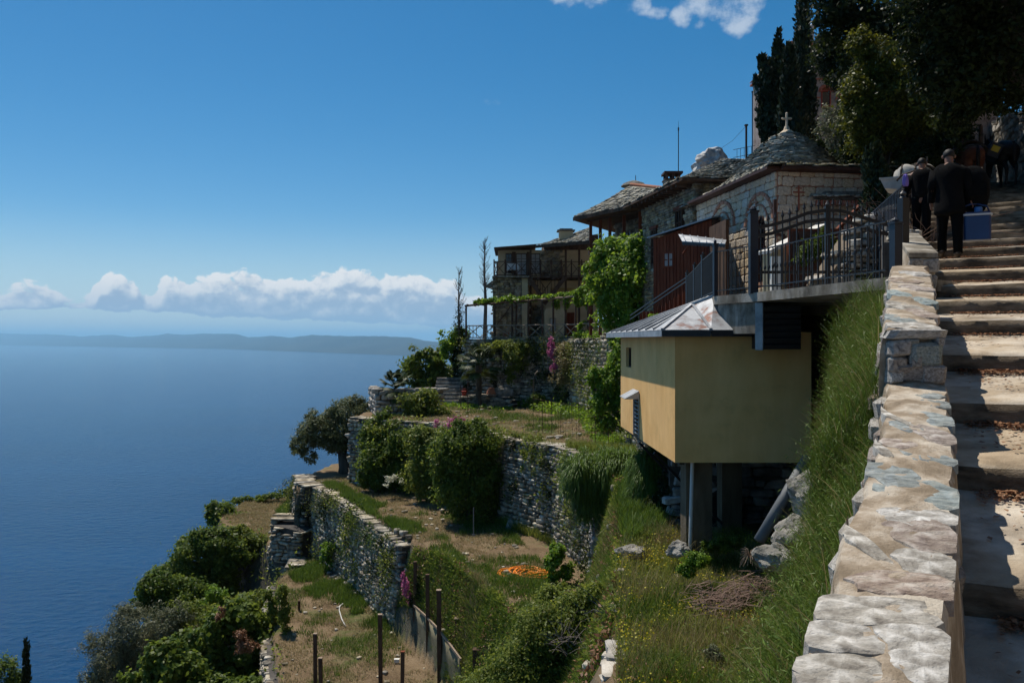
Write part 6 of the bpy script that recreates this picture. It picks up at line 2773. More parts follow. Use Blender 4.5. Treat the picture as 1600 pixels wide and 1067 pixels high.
# ================================================================== tower house above, right
def build_tower():
 d = 44.0
 a = at(1262, 230, d)
 b = at(1345, 230, d)
 zt = at(0, 70, d).z
 o0 = Vector((a.x, d, 7.5))
 root = thing('tower_house', 'tall pinkish stone building with brick-arched windows half hidden behind the cypresses', 'building', o0)
 mb = MB()
 W_ = 8.0
 mb.prism([(-.9, 0), (W_ - .9, 0), (W_ - .9, 7), (-.9, 7)], 0, zt - o0.z)
 mb.build('wall', M['tower_wall'], root)
 for (px, py0, py1) in ((1290, 142, 168), (1316, 156, 166)):
  p = at((px), (py0 + py1) / 2, d)
  w = .52
  h = (py1 - py0) / F * d
  window_unit(root, Vector((p.x, d - .03, p.z)) - o0, 0, w, h, 'red_paint', 'glass_dark', bars=(0, 0), depth=.1)
  n = 9
  for k in range(n):
   a0, a1 = math.pi * k / n, math.pi * (k + 1) / n
   mb = MB()
   q = [Vector((p.x + math.cos(aa) * rr, d - .02, p.z + h / 2 - .08 + math.sin(aa) * rr)) - o0 for (aa, rr) in ((a0 + .02, w / 2), (a0 + .02, w / 2 + .16), (a1 - .02, w / 2 + .16), (a1 - .02, w / 2))]
   mb.extrude(q, (0, -.07, 0))
   fix_normals(mb.build('brick', M['brick_red'], root))
  mb = MB()
  pts = [Vector((p.x + math.cos(math.pi * k / 8) * w / 2, d - .015, p.z + h / 2 - .08 + math.sin(math.pi * k / 8) * w / 2)) - o0 for k in range(9)]
  mb.extrude(pts, (0, -.04, 0))
  fix_normals(mb.build('arch_panel', M['red_wood'], root))
 for py in (124, 153):
  z = at(0, py, d).z
  n = 30
  for k in range(n):
   if py == 153 and (abs(-.9 + (k + .5) / n * W_ - (at(1290, 0, d).x - o0.x)) < .4 or abs(-.9 + (k + .5) / n * W_ - (at(1316, 0, d).x - o0.x)) < .4):
    continue
   mb = MB()
   mb.box((-.9 + (k + .5) / n * W_, -.02, z - o0.z), (W_ / n - .02, .06, .07))
   mb.build('brick', M['brick_red'], root)
 # tiled roof
 ea, eb = Vector((-1.15, -.35, zt - o0.z)), Vector((W_ - .7, -.35, zt - o0.z))
 ra, rb = Vector((1.2, 3.5, zt - o0.z + 1.3)), Vector((W_ - 3, 3.5, zt - o0.z + 1.3))
 f = quad_fn(ea + o0, eb + o0, rb + o0, ra + o0)
 slate_patch('roof_tiles', root, o0, f, 30, 12, .2, .2, 'roof_tile', seed=70, jit=.1)
 f = quad_fn(Vector((-1.15, 7, zt - o0.z)) + o0, ea + o0, ra + o0, ra + o0 + Vector((0, .2, 0)))
 slate_patch('roof_tiles', root, o0, f, 20, 10, .2, .2, 'roof_tile', seed=71, jit=.1)
 mb = MB()
 mb.prism([(-1.1, -.3), (W_ - .7, -.3), (W_ - .7, 7), (-1.1, 7)], zt - o0.z - .12, zt - o0.z - .01)
 mb.build('cornice', M['brick_red'], root)
 c = at(1269, 66, d + 2)
 mb = MB()
 mb.tube([Vector((c.x, c.y, zt)) - o0, Vector((c.x, c.y, at(0, 41, d + 2).z)) - o0], .10, 8)
 mb.lathe(Vector((c.x, c.y, at(0, 43, d + 2).z)) - o0, [(.15, 0), (.15, .1), (.04, .2)], 8)
 mb.build('flue', M['white_pipe'], root)


build_tower()


def build_upper_right():
 # ashlar-like rubble wall on the far side of the steps
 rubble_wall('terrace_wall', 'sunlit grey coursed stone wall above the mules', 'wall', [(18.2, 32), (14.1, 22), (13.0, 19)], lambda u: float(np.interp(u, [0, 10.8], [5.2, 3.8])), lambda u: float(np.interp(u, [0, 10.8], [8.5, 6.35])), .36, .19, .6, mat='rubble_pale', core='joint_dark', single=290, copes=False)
 # reddish building corner with dark timber seen under the tree
 root = thing('lean_to', 'shaded lean-to with crossed dark timbers beside the coursed wall', 'hut', at(1490, 300, 26))
 o0 = Vector(root.location)
 mb = MB()
 w = 3.2
 mb.box((0, .5, 1.0), (w, .5, 3.6))
 mb.build('wall', M['tower_wall'], root)
 for (p, q_) in (((-.9, .5), (1.0, 1.6)), ((-.6, 1.7), (.9, .7)), ((-.2, .2), (1.0, .75)), ((1.0, 0), (1.0, 2.2))):
  mb = MB()
  mb.bar((p[0], .2, p[1]), (q_[0], .2, q_[1]), .09)
  mb.build('beam', M['old_wood'], root)


build_upper_right()

# white crag, railing, poles behind the roofs
def build_back_bits():
 rock('crag', 'jagged white rock rising behind the slate roof', 'rock', at(1120, 258, 36), (1.05, .8, .75), M['rock_white'], 15, rz=.3, sub=4, amp=.4)
 fence('iron_fence', 'small blue railing on the rock beside the two poles', [(at(1146, 0, 36).x, 36), (at(1180, 0, 35.2).x, 35.2)], at(0, 250, 36).z, at(0, 234, 36).z, .16, 'blue_metal')
 for (px, y0, y1, rr, mt, lb) in ((1166, 195, 262, .045, 'old_wood', 'wooden pole with wires behind the dome'), (1175.5, 143, 250, .022, 'dark_metal', 'tall thin metal mast beside the wooden pole')):
  p0, p1 = at(px, y1, 35), at(px, y0, 35)
  mb = MB()
  mb.tube([(0, 0, 0), (0, 0, p1.z - p0.z)], rr, 6)
  mb.box((0, 0, p1.z - p0.z - .03), (rr * 3, rr * 3, .06))
  o = mb.build('pole', M[mt], None)
  o.location = p0
  tag(o, lb, 'pole')
 a, b = at(1166, 197, 35), at(1124, 234, 36)
 mb = MB()
 mid = a.lerp(b, .5) + Vector((0, 0, -.12))
 mb.tube([(0, 0, 0), mid - a, b - a], .008, 4)
 o = mb.build('wire', M['dark_metal'], None)
 o.location = a
 tag(o, 'thin wire sagging from the wooden pole to the rock', 'wire')


build_back_bits()

# stone tower stub and steps at the left end of the second terrace
def build_left_ruin():
 a, b, c = gp(578, 655, -3.95), gp(590, 656, -3.95), None
 p0 = (at(579, 0, 43.5).x, 43.5)
 p1 = (at(590, 0, 40.6).x, 40.6)
 p2 = (at(690, 0, 40.6).x, 41.6)
 rubble_wall('ruined_wall', 'roofless pale stone wall standing behind the palm at the terrace end', 'wall', [p0, p1, p2], -4.0, -2.55, .34, .2, .4, mat='rubble_pale', core='joint_warm')
 root = thing('garden_steps', 'flight of thin stone garden steps beside the fig tree', 'steps', at(700, 630, 47.5))
 for k in range(7):
  mb = MB()
  mb.box((0, k * .28, k * .21 + .1), (1.75 - .02 * k, .42, .16), rz=random.uniform(-.02, .02))
  mb.build('step', M['rock_pale'], root)
  mb = MB()
  mb.box((0, k * .28 + .1, k * .21), (1.7, .40, .12))
  mb.build('riser', M['joint_dark'], root)
 rubble_wall('low_wall', 'low stack of flat stones edging the garden below the palm', 'wall', [(at(715, 0, 46).x, 46.6), (at(775, 0, 45.5).x, 45.8), (at(800, 0, 44.5).x, 45.2)], -4.0, lambda u: -3.35 + .2 * math.sin(u), .4, .10, .5)


build_left_ruin()

# ================================================================== vegetation
# --- big dark evergreen oak over the steps
def build_big_tree():
 lob = px_lobes([(1330, 20, 62, 50), (1390, 60, 75, 70), (1365, 130, 60, 60, -1), (1385, 200, 58, 50, -1), (1440, 130, 75, 75, 1), (1450, 220, 60, 45, 1), (1470, 50, 80, 80, 0),
     (1380, -70, 110, 70, 0), (1290, -20, 40, 30, 0), (1345, 215, 40, 45, 0), (1420, 60, 80, 80, 3), (1480, 170, 45, 60, 0), (1500, 90, 40, 60, 2)], 22.5)
 base = (11.9, 24.6, gz(11.9, 24.6) - .2)
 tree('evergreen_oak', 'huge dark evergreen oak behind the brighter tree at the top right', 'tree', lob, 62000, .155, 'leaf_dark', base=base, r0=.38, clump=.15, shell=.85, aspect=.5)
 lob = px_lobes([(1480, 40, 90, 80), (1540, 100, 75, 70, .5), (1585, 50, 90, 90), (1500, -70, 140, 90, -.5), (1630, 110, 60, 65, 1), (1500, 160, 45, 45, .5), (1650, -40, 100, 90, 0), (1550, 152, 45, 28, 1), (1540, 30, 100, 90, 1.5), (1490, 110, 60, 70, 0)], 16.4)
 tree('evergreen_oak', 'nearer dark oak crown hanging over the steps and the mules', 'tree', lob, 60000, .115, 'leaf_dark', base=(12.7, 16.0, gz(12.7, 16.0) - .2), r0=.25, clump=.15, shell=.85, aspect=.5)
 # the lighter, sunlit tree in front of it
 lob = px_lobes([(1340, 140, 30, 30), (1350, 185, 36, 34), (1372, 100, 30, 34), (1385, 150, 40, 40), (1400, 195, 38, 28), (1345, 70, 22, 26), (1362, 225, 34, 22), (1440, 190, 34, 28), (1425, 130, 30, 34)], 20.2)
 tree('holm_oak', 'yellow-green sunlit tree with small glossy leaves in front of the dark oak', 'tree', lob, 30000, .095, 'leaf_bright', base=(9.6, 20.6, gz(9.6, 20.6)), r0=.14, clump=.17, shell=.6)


build_big_tree()


def cypress(label, px, ptop, pbot, wpx, d, n, tilt=0.0, seed=0):
 """columnar cypress: stacked upright plumes"""
 base = at(px, pbot, d)
 zg = gz(base.x, base.y)
 topz = at(px, ptop, d).z
 z0 = min(zg, base.z)
 H = topz - z0
 Rr = wpx / F * d / 2 * 1.25
 n = int(n * 1.7)
 root = thing('cypress', label, 'cypress', (base.x, base.y, z0), group='cypresses behind the chapel')
 P, Nn = [], []
 r = np.random.default_rng(seed)
 plumes = int(34)
 for k in range(plumes):
  f0 = r.uniform(0, .80) ** 1.0
  a = r.uniform(0, 6.283)
  prof = (1 - f0 ** 2.2)
  rad = Rr * .62 * prof * r.uniform(.5, 1.1)
  L = H * r.uniform(.14, .26) * (1.1 if f0 > .6 else 1)
  m = n // plumes
  t = r.uniform(0, 1, m)
  w = Rr * .50 * np.sin(np.pi * np.clip(t * .9 + .1, 0, 1)) ** .7 * (1.15 - .6 * f0)
  aa = r.uniform(0, 6.283, m)
  rr = np.sqrt(r.uniform(.3, 1, m))
  out = rad * (1 + .25 * t)
  x = math.cos(a) * out + np.cos(aa) * w * rr
  y = math.sin(a) * out + np.sin(aa) * w * rr
  z = H * f0 + L * t
  x += tilt * H * np.maximum(0, z / H - .8) * 2
  P.append(np.stack([x, y, z], 1))
  Nn.append(np.stack([np.cos(aa) + math.cos(a) * .5, np.sin(aa) + math.sin(a) * .5, np.full(m, .5)], 1))
 # spire
 m = n // 8
 t = r.uniform(0, 1, m)
 w = Rr * .42 * (1 - t) ** .8
 aa = r.uniform(0, 6.283, m)
 z = H * (.55 + .45 * t)
 P.append(np.stack([np.cos(aa) * w * r.uniform(.5, 1, m) + tilt * H * np.maximum(0, z / H - .8) * 2, np.sin(aa) * w, z], 1))
 Nn.append(np.stack([np.cos(aa), np.sin(aa), np.full(m, .4)], 1))
 P = np.concatenate(P)
 Nn = unit(np.concatenate(Nn))
 leaves('crown', P, .19 * d / 34, M['leaf_cypress'], root, Nn, .5, droop=-1.6, spread=.4)
 mb = MB()
 mb.tube([(0, 0, -.3), (0, 0, H * .5), (0, 0, H * .85)], [.16, .10, .03], 6)
 mb.build('trunk', M['bark'], root)
 return root


cypress('tallest slim cypress whose tip leaves the top of the picture', 1254, -8, 236, 40, 33.5, 9000, seed=1)
cypress('broad cypress in front of the tallest one, above the roof cross', 1238, 75, 235, 46, 32.5, 8000, seed=2)
cypress('leftmost cypress with a bent drooping tip', 1200, 92, 240, 40, 34.5, 8000, tilt=-.10, seed=3)
cypress('pointed cypress between the bent one and the broad one', 1213, 66, 235, 36, 35.5, 7000, seed=4)
cypress('slim cypress nearest the brick-arched building', 1231, 70, 235, 24, 37.5, 4000, seed=7)
cypress('young dark cypress behind the red banister', 1372, 225, 400, 56, 18.6, 7000, seed=5)
cypress('low young cypress beside the tall iron post', 1402, 285, 410, 44, 17.4, 4500, seed=6)

shrub('grey_shrub', 'silvery grey-green shrub in front of the brick-arched building', 'shrub', px_lobes([(1305, 195, 24, 30), (1318, 235, 26, 30), (1300, 255, 20, 14)], 27), 5000, .10, 'leaf_olive_grey')
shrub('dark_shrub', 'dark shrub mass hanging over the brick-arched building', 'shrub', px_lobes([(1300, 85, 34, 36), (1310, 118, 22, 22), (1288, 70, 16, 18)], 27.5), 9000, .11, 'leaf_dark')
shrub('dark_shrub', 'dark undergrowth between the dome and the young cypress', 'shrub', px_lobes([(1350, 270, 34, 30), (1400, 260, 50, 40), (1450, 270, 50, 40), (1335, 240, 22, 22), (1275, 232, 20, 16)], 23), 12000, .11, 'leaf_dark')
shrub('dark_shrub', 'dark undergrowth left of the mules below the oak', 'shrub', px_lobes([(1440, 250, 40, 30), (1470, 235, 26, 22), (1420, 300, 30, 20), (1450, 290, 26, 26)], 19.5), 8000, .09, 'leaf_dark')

# dry bramble canes beside the pier
def canes(name, label, cat, c, n, L_, spread, mat, rad=.006, up=1.0, seed=0, group=None):
 r = random.Random(seed)
 root = MB()
 for i in range(n):
  p = Vector((r.uniform(-spread[0], spread[0]), r.uniform(-spread[1], spread[1]), 0))
  a = r.uniform(0, 6.28)
  l = L_ * r.uniform(.5, 1.1)
  d = Vector((math.cos(a) * .6, math.sin(a) * .6, up * r.uniform(.6, 1.2)))
  q = [p]
  for k in range(4):
   d = (d + Vector((r.uniform(-.35, .35), r.uniform(-.35, .35), -.25))).normalized()
   q.append(q[-1] + d * l / 4)
  root.tube(q, [rad, rad * .9, rad * .7, rad * .5, rad * .25], 3, cap=False)
 o = root.build(name, M[mat], None)
 o.location = c
 return tag(o, label, cat, group)


canes('bramble', 'tangle of dry pale bramble canes between the iron post and the pier', 'bramble', at(1425, 400, 14.0), 60, 1.5, (.35, .5), 'dry_twig', .009, seed=3)
canes('bramble', 'dry bramble canes hanging in front of the young cypress', 'bramble', at(1405, 360, 15.0), 36, 1.3, (.5, .3), 'dry_twig', .008, seed=5)

# --- climbing vine over the terrace edge
vl = px_lobes([(965, 395, 40, 26), (1000, 385, 30, 22, -1), (945, 425, 30, 32), (985, 430, 38, 40, -1), (960, 470, 32, 36), (990, 480, 26, 36, -1), (975, 515, 26, 22, -.5), (940, 445, 20, 20, 1), (1010, 420, 16, 34, -1),
    (930, 462, 18, 12, 3), (915, 455, 14, 10, 5)], 31.5)
shrub('climbing_vine', 'large bright green vine mass climbing over the terrace edge', 'vine', vl, 30000, .125, 'leaf_vine', aspect=.8, clump=.14, shell=.5)
shrub('climbing_vine', 'trailing vine strands hanging down beside the yellow annex', 'vine', px_lobes([(962, 560, 14, 26), (952, 600, 16, 24), (965, 630, 14, 24), (940, 630, 18, 20), (930, 590, 12, 20), (955, 660, 20, 14), (975, 540, 10, 20)], 29), 11000, .10, 'leaf_vine', aspect=.8)
shrub('climbing_vine', 'small bright vine tuft beside the metal roof edge', 'vine', px_lobes([(1022, 497, 16, 8), (1035, 505, 14, 5)], 21.5), 900, .07, 'leaf_vine', aspect=.8)

# vine on the pergola
def pergola_vine():
 lob = []
 for px in range(748, 925, 7):
  p = PERG_ON(px)
  zt = PERG_TOP(px)
  if 833 < px < 850:
   continue
  s = random.uniform(.7, 1.2)
  lob.append((p.x, p.y + random.uniform(.2, .9), zt + .12 + .06 * s, .34, .8, .16 * s))
 for px in (868, 885, 903, 915):
  p = PERG_ON(px)
  lob.append((p.x, p.y + .2, PERG_TOP(px) - .3, .25, .3, .4))
 shrub('grape_vine', 'bright yellow-green grape vine spread over the pergola beams', 'vine', lob, 9000, .15, 'leaf_vine', aspect=.8, stems=False, shell=.8)
 p = PERG_ON(885)
 shrub('grape_vine', 'small vine column climbing the railing at the right of the pergola', 'vine', px_lobes([(908, 515, 9, 16), (910, 545, 8, 16), (906, 572, 8, 18), (912, 600, 7, 16)], 43.5), 2500, .12, 'leaf_vine', aspect=.8)


pergola_vine()

# --- trees at the left end of the upper terraces
tree('fig_tree', 'rounded fig tree standing out against the sea above the palm', 'tree', px_lobes([(655, 565, 26, 22), (680, 560, 22, 20), (668, 590, 30, 22), (640, 590, 16, 18), (690, 585, 18, 20), (652, 610, 16, 12)], 51), 5200, .21, 'leaf_fig', r0=.14, aspect=.8)
tree('fig_tree', 'pale green young tree beside the dead trunk at the pergola end', 'tree', px_lobes([(708, 528, 20, 18), (700, 548, 14, 14), (722, 522, 12, 12), (712, 560, 14, 14)], 50), 3000, .17, 'leaf_vine', r0=.10, aspect=.7)
shrub('laurel_bush', 'low dark green bush behind the garden steps', 'shrub', px_lobes([(702, 580, 18, 10), (722, 575, 14, 9), (690, 600, 14, 14)], 52), 2600, .17, 'leaf_citrus')


def dead_tree(name, label, px, ptop, pbot, d, spread, n, seed, ivy=False):
 r = random.Random(seed)
 b, t = at(px, pbot, d), at(px, ptop, d)
 zg = gz(b.x, b.y)
 H = t.z - zg
 root = thing(name, label, 'dead tree', (b.x, b.y, zg))
 mb = MB()
 mb.tube([(0, 0, -.2), (.08, 0, H * .35), (-.02, 0, H * .7), (0, 0, H)], [.16, .12, .06, .012], 6)
 mb.build('trunk', M['dead_bark'], root)
 mb = MB()
 for i in range(n):
  z = H * r.uniform(.42, .97)
  a = r.uniform(0, 6.28)
  l = spread * (1.15 - z / H * .75) * r.uniform(.5, 1.2)
  d1 = Vector((math.cos(a), math.sin(a) * .7, r.uniform(.8, 1.8))).normalized()
  p0 = Vector((.04, 0, z))
  p1 = p0 + d1 * l * .5
  p2 = p1 + (d1 + Vector((r.uniform(-.4, .4), r.uniform(-.3, .3), .4))).normalized() * l * .6
  mb.tube([p0, p1, p2], [.022, .014, .005], 3, cap=False)
  for _ in range(4):
   q = p0.lerp(p2, r.uniform(.3, .95))
   e = q + Vector((r.uniform(-.3, .3), r.uniform(-.3, .3), r.uniform(.1, .5))) * l * .6
   mb.tube([q, e], [.009, .003], 3, cap=False)
 mb.build('branches', M['dead_bark'], root)
 if ivy:
  P, Nn = lobe_points([(0, 0, H * .38, .38, .38, H * .32), (.1, 0, H * .2, .45, .45, H * .2)], 3500, .5, clump=.2)
  leaves('ivy', P, .12, M['leaf_dark'], root, Nn, .7)
 return root


dead_tree('dead_tree', 'shorter bare grey tree with ivy-covered trunk at the pergola end', 717, 418, 600, 49.6, 1.15, 46, 2, ivy=True)
dead_tree('dead_tree', 'tall thin bare tree standing against the cloud behind the pergola', 757, 372, 520, 52.5, 1.1, 60, 4)


def palm(label, px, ptop, pbot, d, spread, seed, lean=0):
 r = random.Random(seed)
 b = at(px, pbot, d)
 zg = gz(b.x, b.y)
 top = at(px + lean, ptop + spread * .75, d)
 H = top.z - zg
 root = thing('palm', label, 'palm', (b.x, b.y, zg))
 mb = MB()
 dx = top.x - b.x
 pts = [(0, 0, -.2)]
 rad = [.19]
 for k in range(1, 9):
  pts.append((dx * k / 8, 0, H * k / 8))
  rad.append(.15 + .025 * (k % 2) + (.03 if k > 6 else 0))
 mb.tube(pts, rad, 8)
 mb.build('trunk', M['bark'], root)
 Rf = spread / F * d
 c = Vector((dx, 0, H))
 for i in range(44):
  a = r.uniform(0, 6.28)
  el = r.uniform(-.6, 1.3)
  dv = Vector((math.cos(a) * math.cos(el), math.sin(a) * math.cos(el), math.sin(el)))
  L_ = Rf * r.uniform(.5, .8)
  hub = c + dv * L_
  side = dv.cross(Vector((0, 0, 1))).normalized()
  mb = MB()
  mb.tube([c, hub], [.02, .012], 3)
  nb = 15
  for k in range(nb):
   f = (k / (nb - 1) - .5) * 2.5
   e = (dv * math.cos(f) + side * math.sin(f)).normalized()
   ln = Rf * .5 * (1 - .25 * abs(f) / 1.25)
   m1 = hub + e * ln * .6
   tip = hub + e * ln + Vector((0, 0, -ln * .35))
   w = (e.cross(dv.cross(side))).normalized() * .022 if abs(e.dot(dv)) < 2 else side
   w = e.cross(Vector((0, 0, 1))).normalized() * .055
   mb.add([hub, m1 + w, tip, m1 - w], [(0, 1, 2, 3)])
  mb.build('frond', M['leaf_palm'], root)
 return root


palm('small fan palm in front of the ruined wall and the sea', 619, 585, 655, 41.5, 30, 1)
palm('fan palm with taller trunk in the garden below the pergola', 748, 545, 633, 45.5, 34, 2)

# --- old olive tree at the terrace end
ol = px_lobes([(548, 640, 32, 22), (500, 668, 34, 22), (475, 690, 18, 22), (530, 672, 30, 26), (565, 668, 28, 26), (492, 652, 16, 14), (560, 630, 16, 14), (585, 655, 20, 18), (482, 712, 14, 12), (545, 695, 24, 14), (522, 650, 18, 16), (465, 695, 14, 14), (515, 690, 24, 16), (498, 680, 30, 18), (575, 640, 18, 14)], 43.5)
b_ = gp(540, 738, -7.2)
tree('olive_tree', 'gnarled old olive tree leaning over the sea at the terrace end', 'tree', ol, 27000, .17, 'leaf_olive', base=(b_[0], b_[1], gz(*b_)), r0=.34, aspect=.28, clump=.13, shell=.5)

# --- citrus and dense bushes under the second terrace
tree('lemon_tree', 'broad lemon tree with glossy leaves right of the olive trunk', 'tree', px_lobes([(605, 705, 30, 26), (640, 690, 28, 24), (585, 722, 24, 22), (625, 735, 32, 24), (598, 750, 24, 18), (645, 755, 24, 16), (575, 745, 16, 14)], 38), 14000, .15, 'leaf_citrus', r0=.10, aspect=.55, clump=.2)
tree('lemon_tree', 'lemon tree in the middle of the bush row under the pink valerian', 'tree', px_lobes([(668, 700, 28, 30), (655, 740, 26, 26), (690, 735, 24, 28), (655, 685, 22, 20), (672, 765, 28, 16), (690, 690, 22, 20)], 35.5), 13000, .14, 'leaf_shrub', r0=.10, aspect=.55, clump=.2)
tree('orange_tree', 'largest dark orange tree shading the foot of the tall terrace wall', 'tree', px_lobes([(725, 690, 38, 30), (755, 700, 26, 32), (712, 725, 38, 34), (748, 745, 34, 36), (720, 770, 38, 30), (758, 782, 24, 28), (698, 700, 22, 22), (735, 805, 34, 14), (742, 664, 12, 12), (716, 668, 10, 12), (772, 740, 10, 18), (688, 745, 12, 16)], 31.5), 26000, .125, 'leaf_citrus', r0=.12, aspect=.55, clump=.2)
shrub('bramble_bush', 'green bramble thicket over the dark wall behind the lemon trees', 'shrub', px_lobes([(620, 668, 26, 12), (650, 665, 26, 12), (680, 672, 24, 14), (590, 672, 18, 12), (605, 690, 30, 14), (640, 705, 30, 16)], 38.6), 8000, .15, 'leaf_shrub', stems=False, clump=.22)
shrub('bramble_bush', 'sunlit yellowish thicket behind the trunk of the old olive', 'shrub', px_lobes([(565, 712, 16, 24), (572, 735, 18, 18), (560, 690, 14, 14)], 42.5), 3500, .14, 'leaf_bright', stems=False, clump=.22)

# --- hanging plants and flowers on the walls
def hang(label, lst, d, n, sz, mat, cat='shrub', name='wall_shrub', **k):
 return shrub(name, label, cat, px_lobes(lst, d), n, sz, mat, stems=False, **k)


hang('green shrub hanging over the pergola wall left of the bare stones', [(806, 560, 16, 22), (795, 550, 12, 14), (815, 545, 14, 12), (800, 585, 10, 14)], 46.0, 3600, .14, 'leaf_shrub')
hang('brownish cushion of dry creeper on the pergola wall beside the pink flowers', [(885, 560, 20, 24), (880, 585, 16, 18), (900, 545, 18, 14)], 43.6, 4200, .12, 'grass_dry')
hang('dark green creeper hanging from the pergola wall right of the dry cushion', [(925, 560, 14, 22), (932, 590, 12, 20), (915, 545, 12, 12)], 42.5, 3200, .12, 'leaf_dark')
hang('low green creeper along the top of the pergola wall', [(780, 538, 20, 8), (840, 540, 18, 9), (870, 540, 14, 7), (760, 545, 12, 8)], 46.4, 2600, .13, 'leaf_shrub')
hang('pink valerian hanging down the pergola wall', [(863, 548, 7, 16), (868, 572, 7, 12), (860, 538, 6, 8)], 44.2, 1800, .10, 'flower_pink', 'flowers', 'valerian')
hang('pink valerian on the terrace edge above the lemon trees, left clump', [(690, 672, 10, 14), (683, 664, 8, 8)], 36.5, 900, .09, 'flower_pink', 'flowers', 'valerian')
hang('pink valerian on the terrace edge above the orange tree, right clump', [(708, 668, 10, 14), (722, 672, 8, 10), (712, 654, 14, 6)], 35.5, 1100, .09, 'flower_pink', 'flowers', 'valerian')
hang('pink valerian beside the first tall fence post', [(634, 915, 7, 16), (640, 938, 6, 12), (630, 900, 4, 8)], 27.6, 1000, .07, 'flower_pink', 'flowers', 'valerian')
hang('grey-green shrub beside the first tall fence post', [(655, 925, 14, 20), (662, 905, 10, 12), (648, 940, 8, 10)], 27.4, 2400, .08, 'leaf_dark')
hang('pale yellow agave-like clump under the lemon tree', [(610, 748, 9, 8), (628, 750, 5, 5)], 36.3, 300, .12, 'flower_white', 'shrub', 'white_flowers')
hang('bushy herbs on the second terrace edge above the dark citrus', [(745, 668, 26, 12), (785, 685, 24, 14), (820, 690, 22, 12), (845, 690, 16, 10)], 33.2, 6000, .10, 'leaf_shrub')
hang('tuft hanging from the tall terrace wall in its middle', [(826, 705, 13, 22), (820, 730, 9, 20), (838, 690, 12, 12)], 30.4, 3400, .09, 'grass_mix')
hang('shrub on the middle terrace wall, upper tuft', [(576, 815, 8, 14), (570, 805, 6, 6)], 33.5, 900, .09, 'leaf_shrub')
hang('shrub on the middle terrace wall, leafy strand on its left', [(537, 800, 7, 14), (536, 822, 6, 10)], 36.8, 900, .09, 'leaf_vine')
hang('small leafy vine at the foot of the middle terrace wall', [(520, 855, 16, 12), (512, 870, 12, 12), (535, 870, 10, 14), (528, 885, 12, 10)], 35.8, 2600, .11, 'leaf_vine', aspect=.8)
hang('dark ivy on the rounded wall end under the olive tree', [(480, 775, 14, 12), (465, 800, 12, 14), (492, 805, 8, 14)], 40.6, 2600, .11, 'leaf_dark')
hang('leafy vine at the foot of the tall terrace wall near the orange hose', [(870, 865, 16, 18), (885, 890, 14, 16), (860, 885, 12, 14), (868, 905, 14, 10)], 23.8, 3400, .085, 'leaf_vine', aspect=.8)

# grassy cushion hanging over the corner of the second terrace
def hanging_grass(label, pxs, d, n, L_, mat, w=.02, sx=1.0):
 lob = px_lobes(pxs, d)
 cx, cy, cz = lob[0][0], lob[0][1], lob[0][2]
 P, Nn = lobe_points([(l[0] - cx, l[1] - cy, l[2] - cz, l[3], l[4], l[5]) for l in lob], n, .35, clump=.12)
 root = thing('hanging_grass', label, 'grass', (cx, cy, cz))
 nn = len(P)
 # drooping blades
 side = unit(np.cross(Nn, [0, 0, 1.0]) + rng.normal(size=(nn, 3)) * .2)
 hh = L_ * rng.uniform(.6, 1.4, (nn, 1))
 out = Nn * np.array([1, 1, .2])
 ctr = [P, P + out * hh * .45 + np.array([0, 0, .18]) * hh, P + out * hh * .75 - np.array([0, 0, .15]) * hh, P + out * hh * .85 - np.array([0, 0, .7]) * hh]
 ws = [1, .8, .5, .1]
 V = []
 for c, q in zip(ctr, ws):
  V += [c - side * w * q * .5, c + side * w * q * .5]
 V = np.stack(V, 1).reshape(-1, 3)
 base = (np.arange(nn) * 8)[:, None]
 Fq = np.concatenate([base + np.array([[2 * i, 2 * i + 1, 2 * i + 3, 2 * i + 2]]) for i in range(3)], 0)
 np_mesh('blades', V, Fq, M[mat], root, rnd=np.tile(rng.uniform(0, 1, nn), 3))
 return root


hanging_grass('thick green grass cushion hanging over the corner of the tall terrace wall', [(910, 745, 26, 34), (940, 740, 30, 34), (975, 735, 26, 38), (925, 780, 22, 26), (960, 785, 26, 26)], 22.0, 20000, .32, 'grass_green', .022)
hanging_grass('second green grass cushion directly left of the annex pillar', [(1010, 750, 18, 44), (1025, 725, 16, 24), (1000, 800, 14, 30)], 18.6, 12000, .30, 'grass_green', .018)
hang('dark foliage in the shade behind the annex pillar', [(1042, 775, 14, 50), (1025, 810, 22, 34)], 17.6, 4000, .09, 'leaf_dark')

# --- low growth in the second terrace garden
gp2 = lambda px, py: gp(px, py, -3.85)
garden = [gp2(700, 632), gp2(840, 640), gp2(965, 650), gp2(985, 705), gp2(880, 690), gp2(780, 660)]
P = scatter([gp2(800, 634), gp2(960, 640), gp2(965, 668), gp2(880, 652)], 5000)
o = leaves('garden_plants', P + np.array([0, 0, .18]) + rng.normal(size=P.shape) * [.05, .05, .12], .16, M['leaf_vine'], None, None, .6)
tag(o, 'low green bean and potato plants in the upper garden bed', kind='stuff')
P = scatter([gp2(900, 655), gp2(985, 665), gp2(1000, 705), gp2(930, 694)], 3500, lambda X, Y: (vf(X * 1.3, Y * 1.3, 33) > .5) * 1.0)
o = leaves('garden_plants', P + np.array([0, 0, .08]) + rng.normal(size=P.shape) * [.04, .04, .06], .12, M['leaf_vine'], None, None, .6)
tag(o, 'rows of small seedlings near the wire stakes', kind='stuff')
P = scatter([gp2(690, 628), gp2(800, 636), gp2(800, 645), gp2(700, 640)], 1500, lambda X, Y: (vf(X * 1.5, Y * 1.5, 35) > .5) * 1.0)
o = leaves('garden_plants', P + np.array([0, 0, .1]), .14, M['leaf_vine'], None, None, .6)
tag(o, 'scattered low green plants below the palm', kind='stuff')
hang('round green bush in the upper garden under the pergola wall', [(838, 622, 13, 12), (846, 630, 12, 8)], 44.6, 1800, .13, 'leaf_shrub')
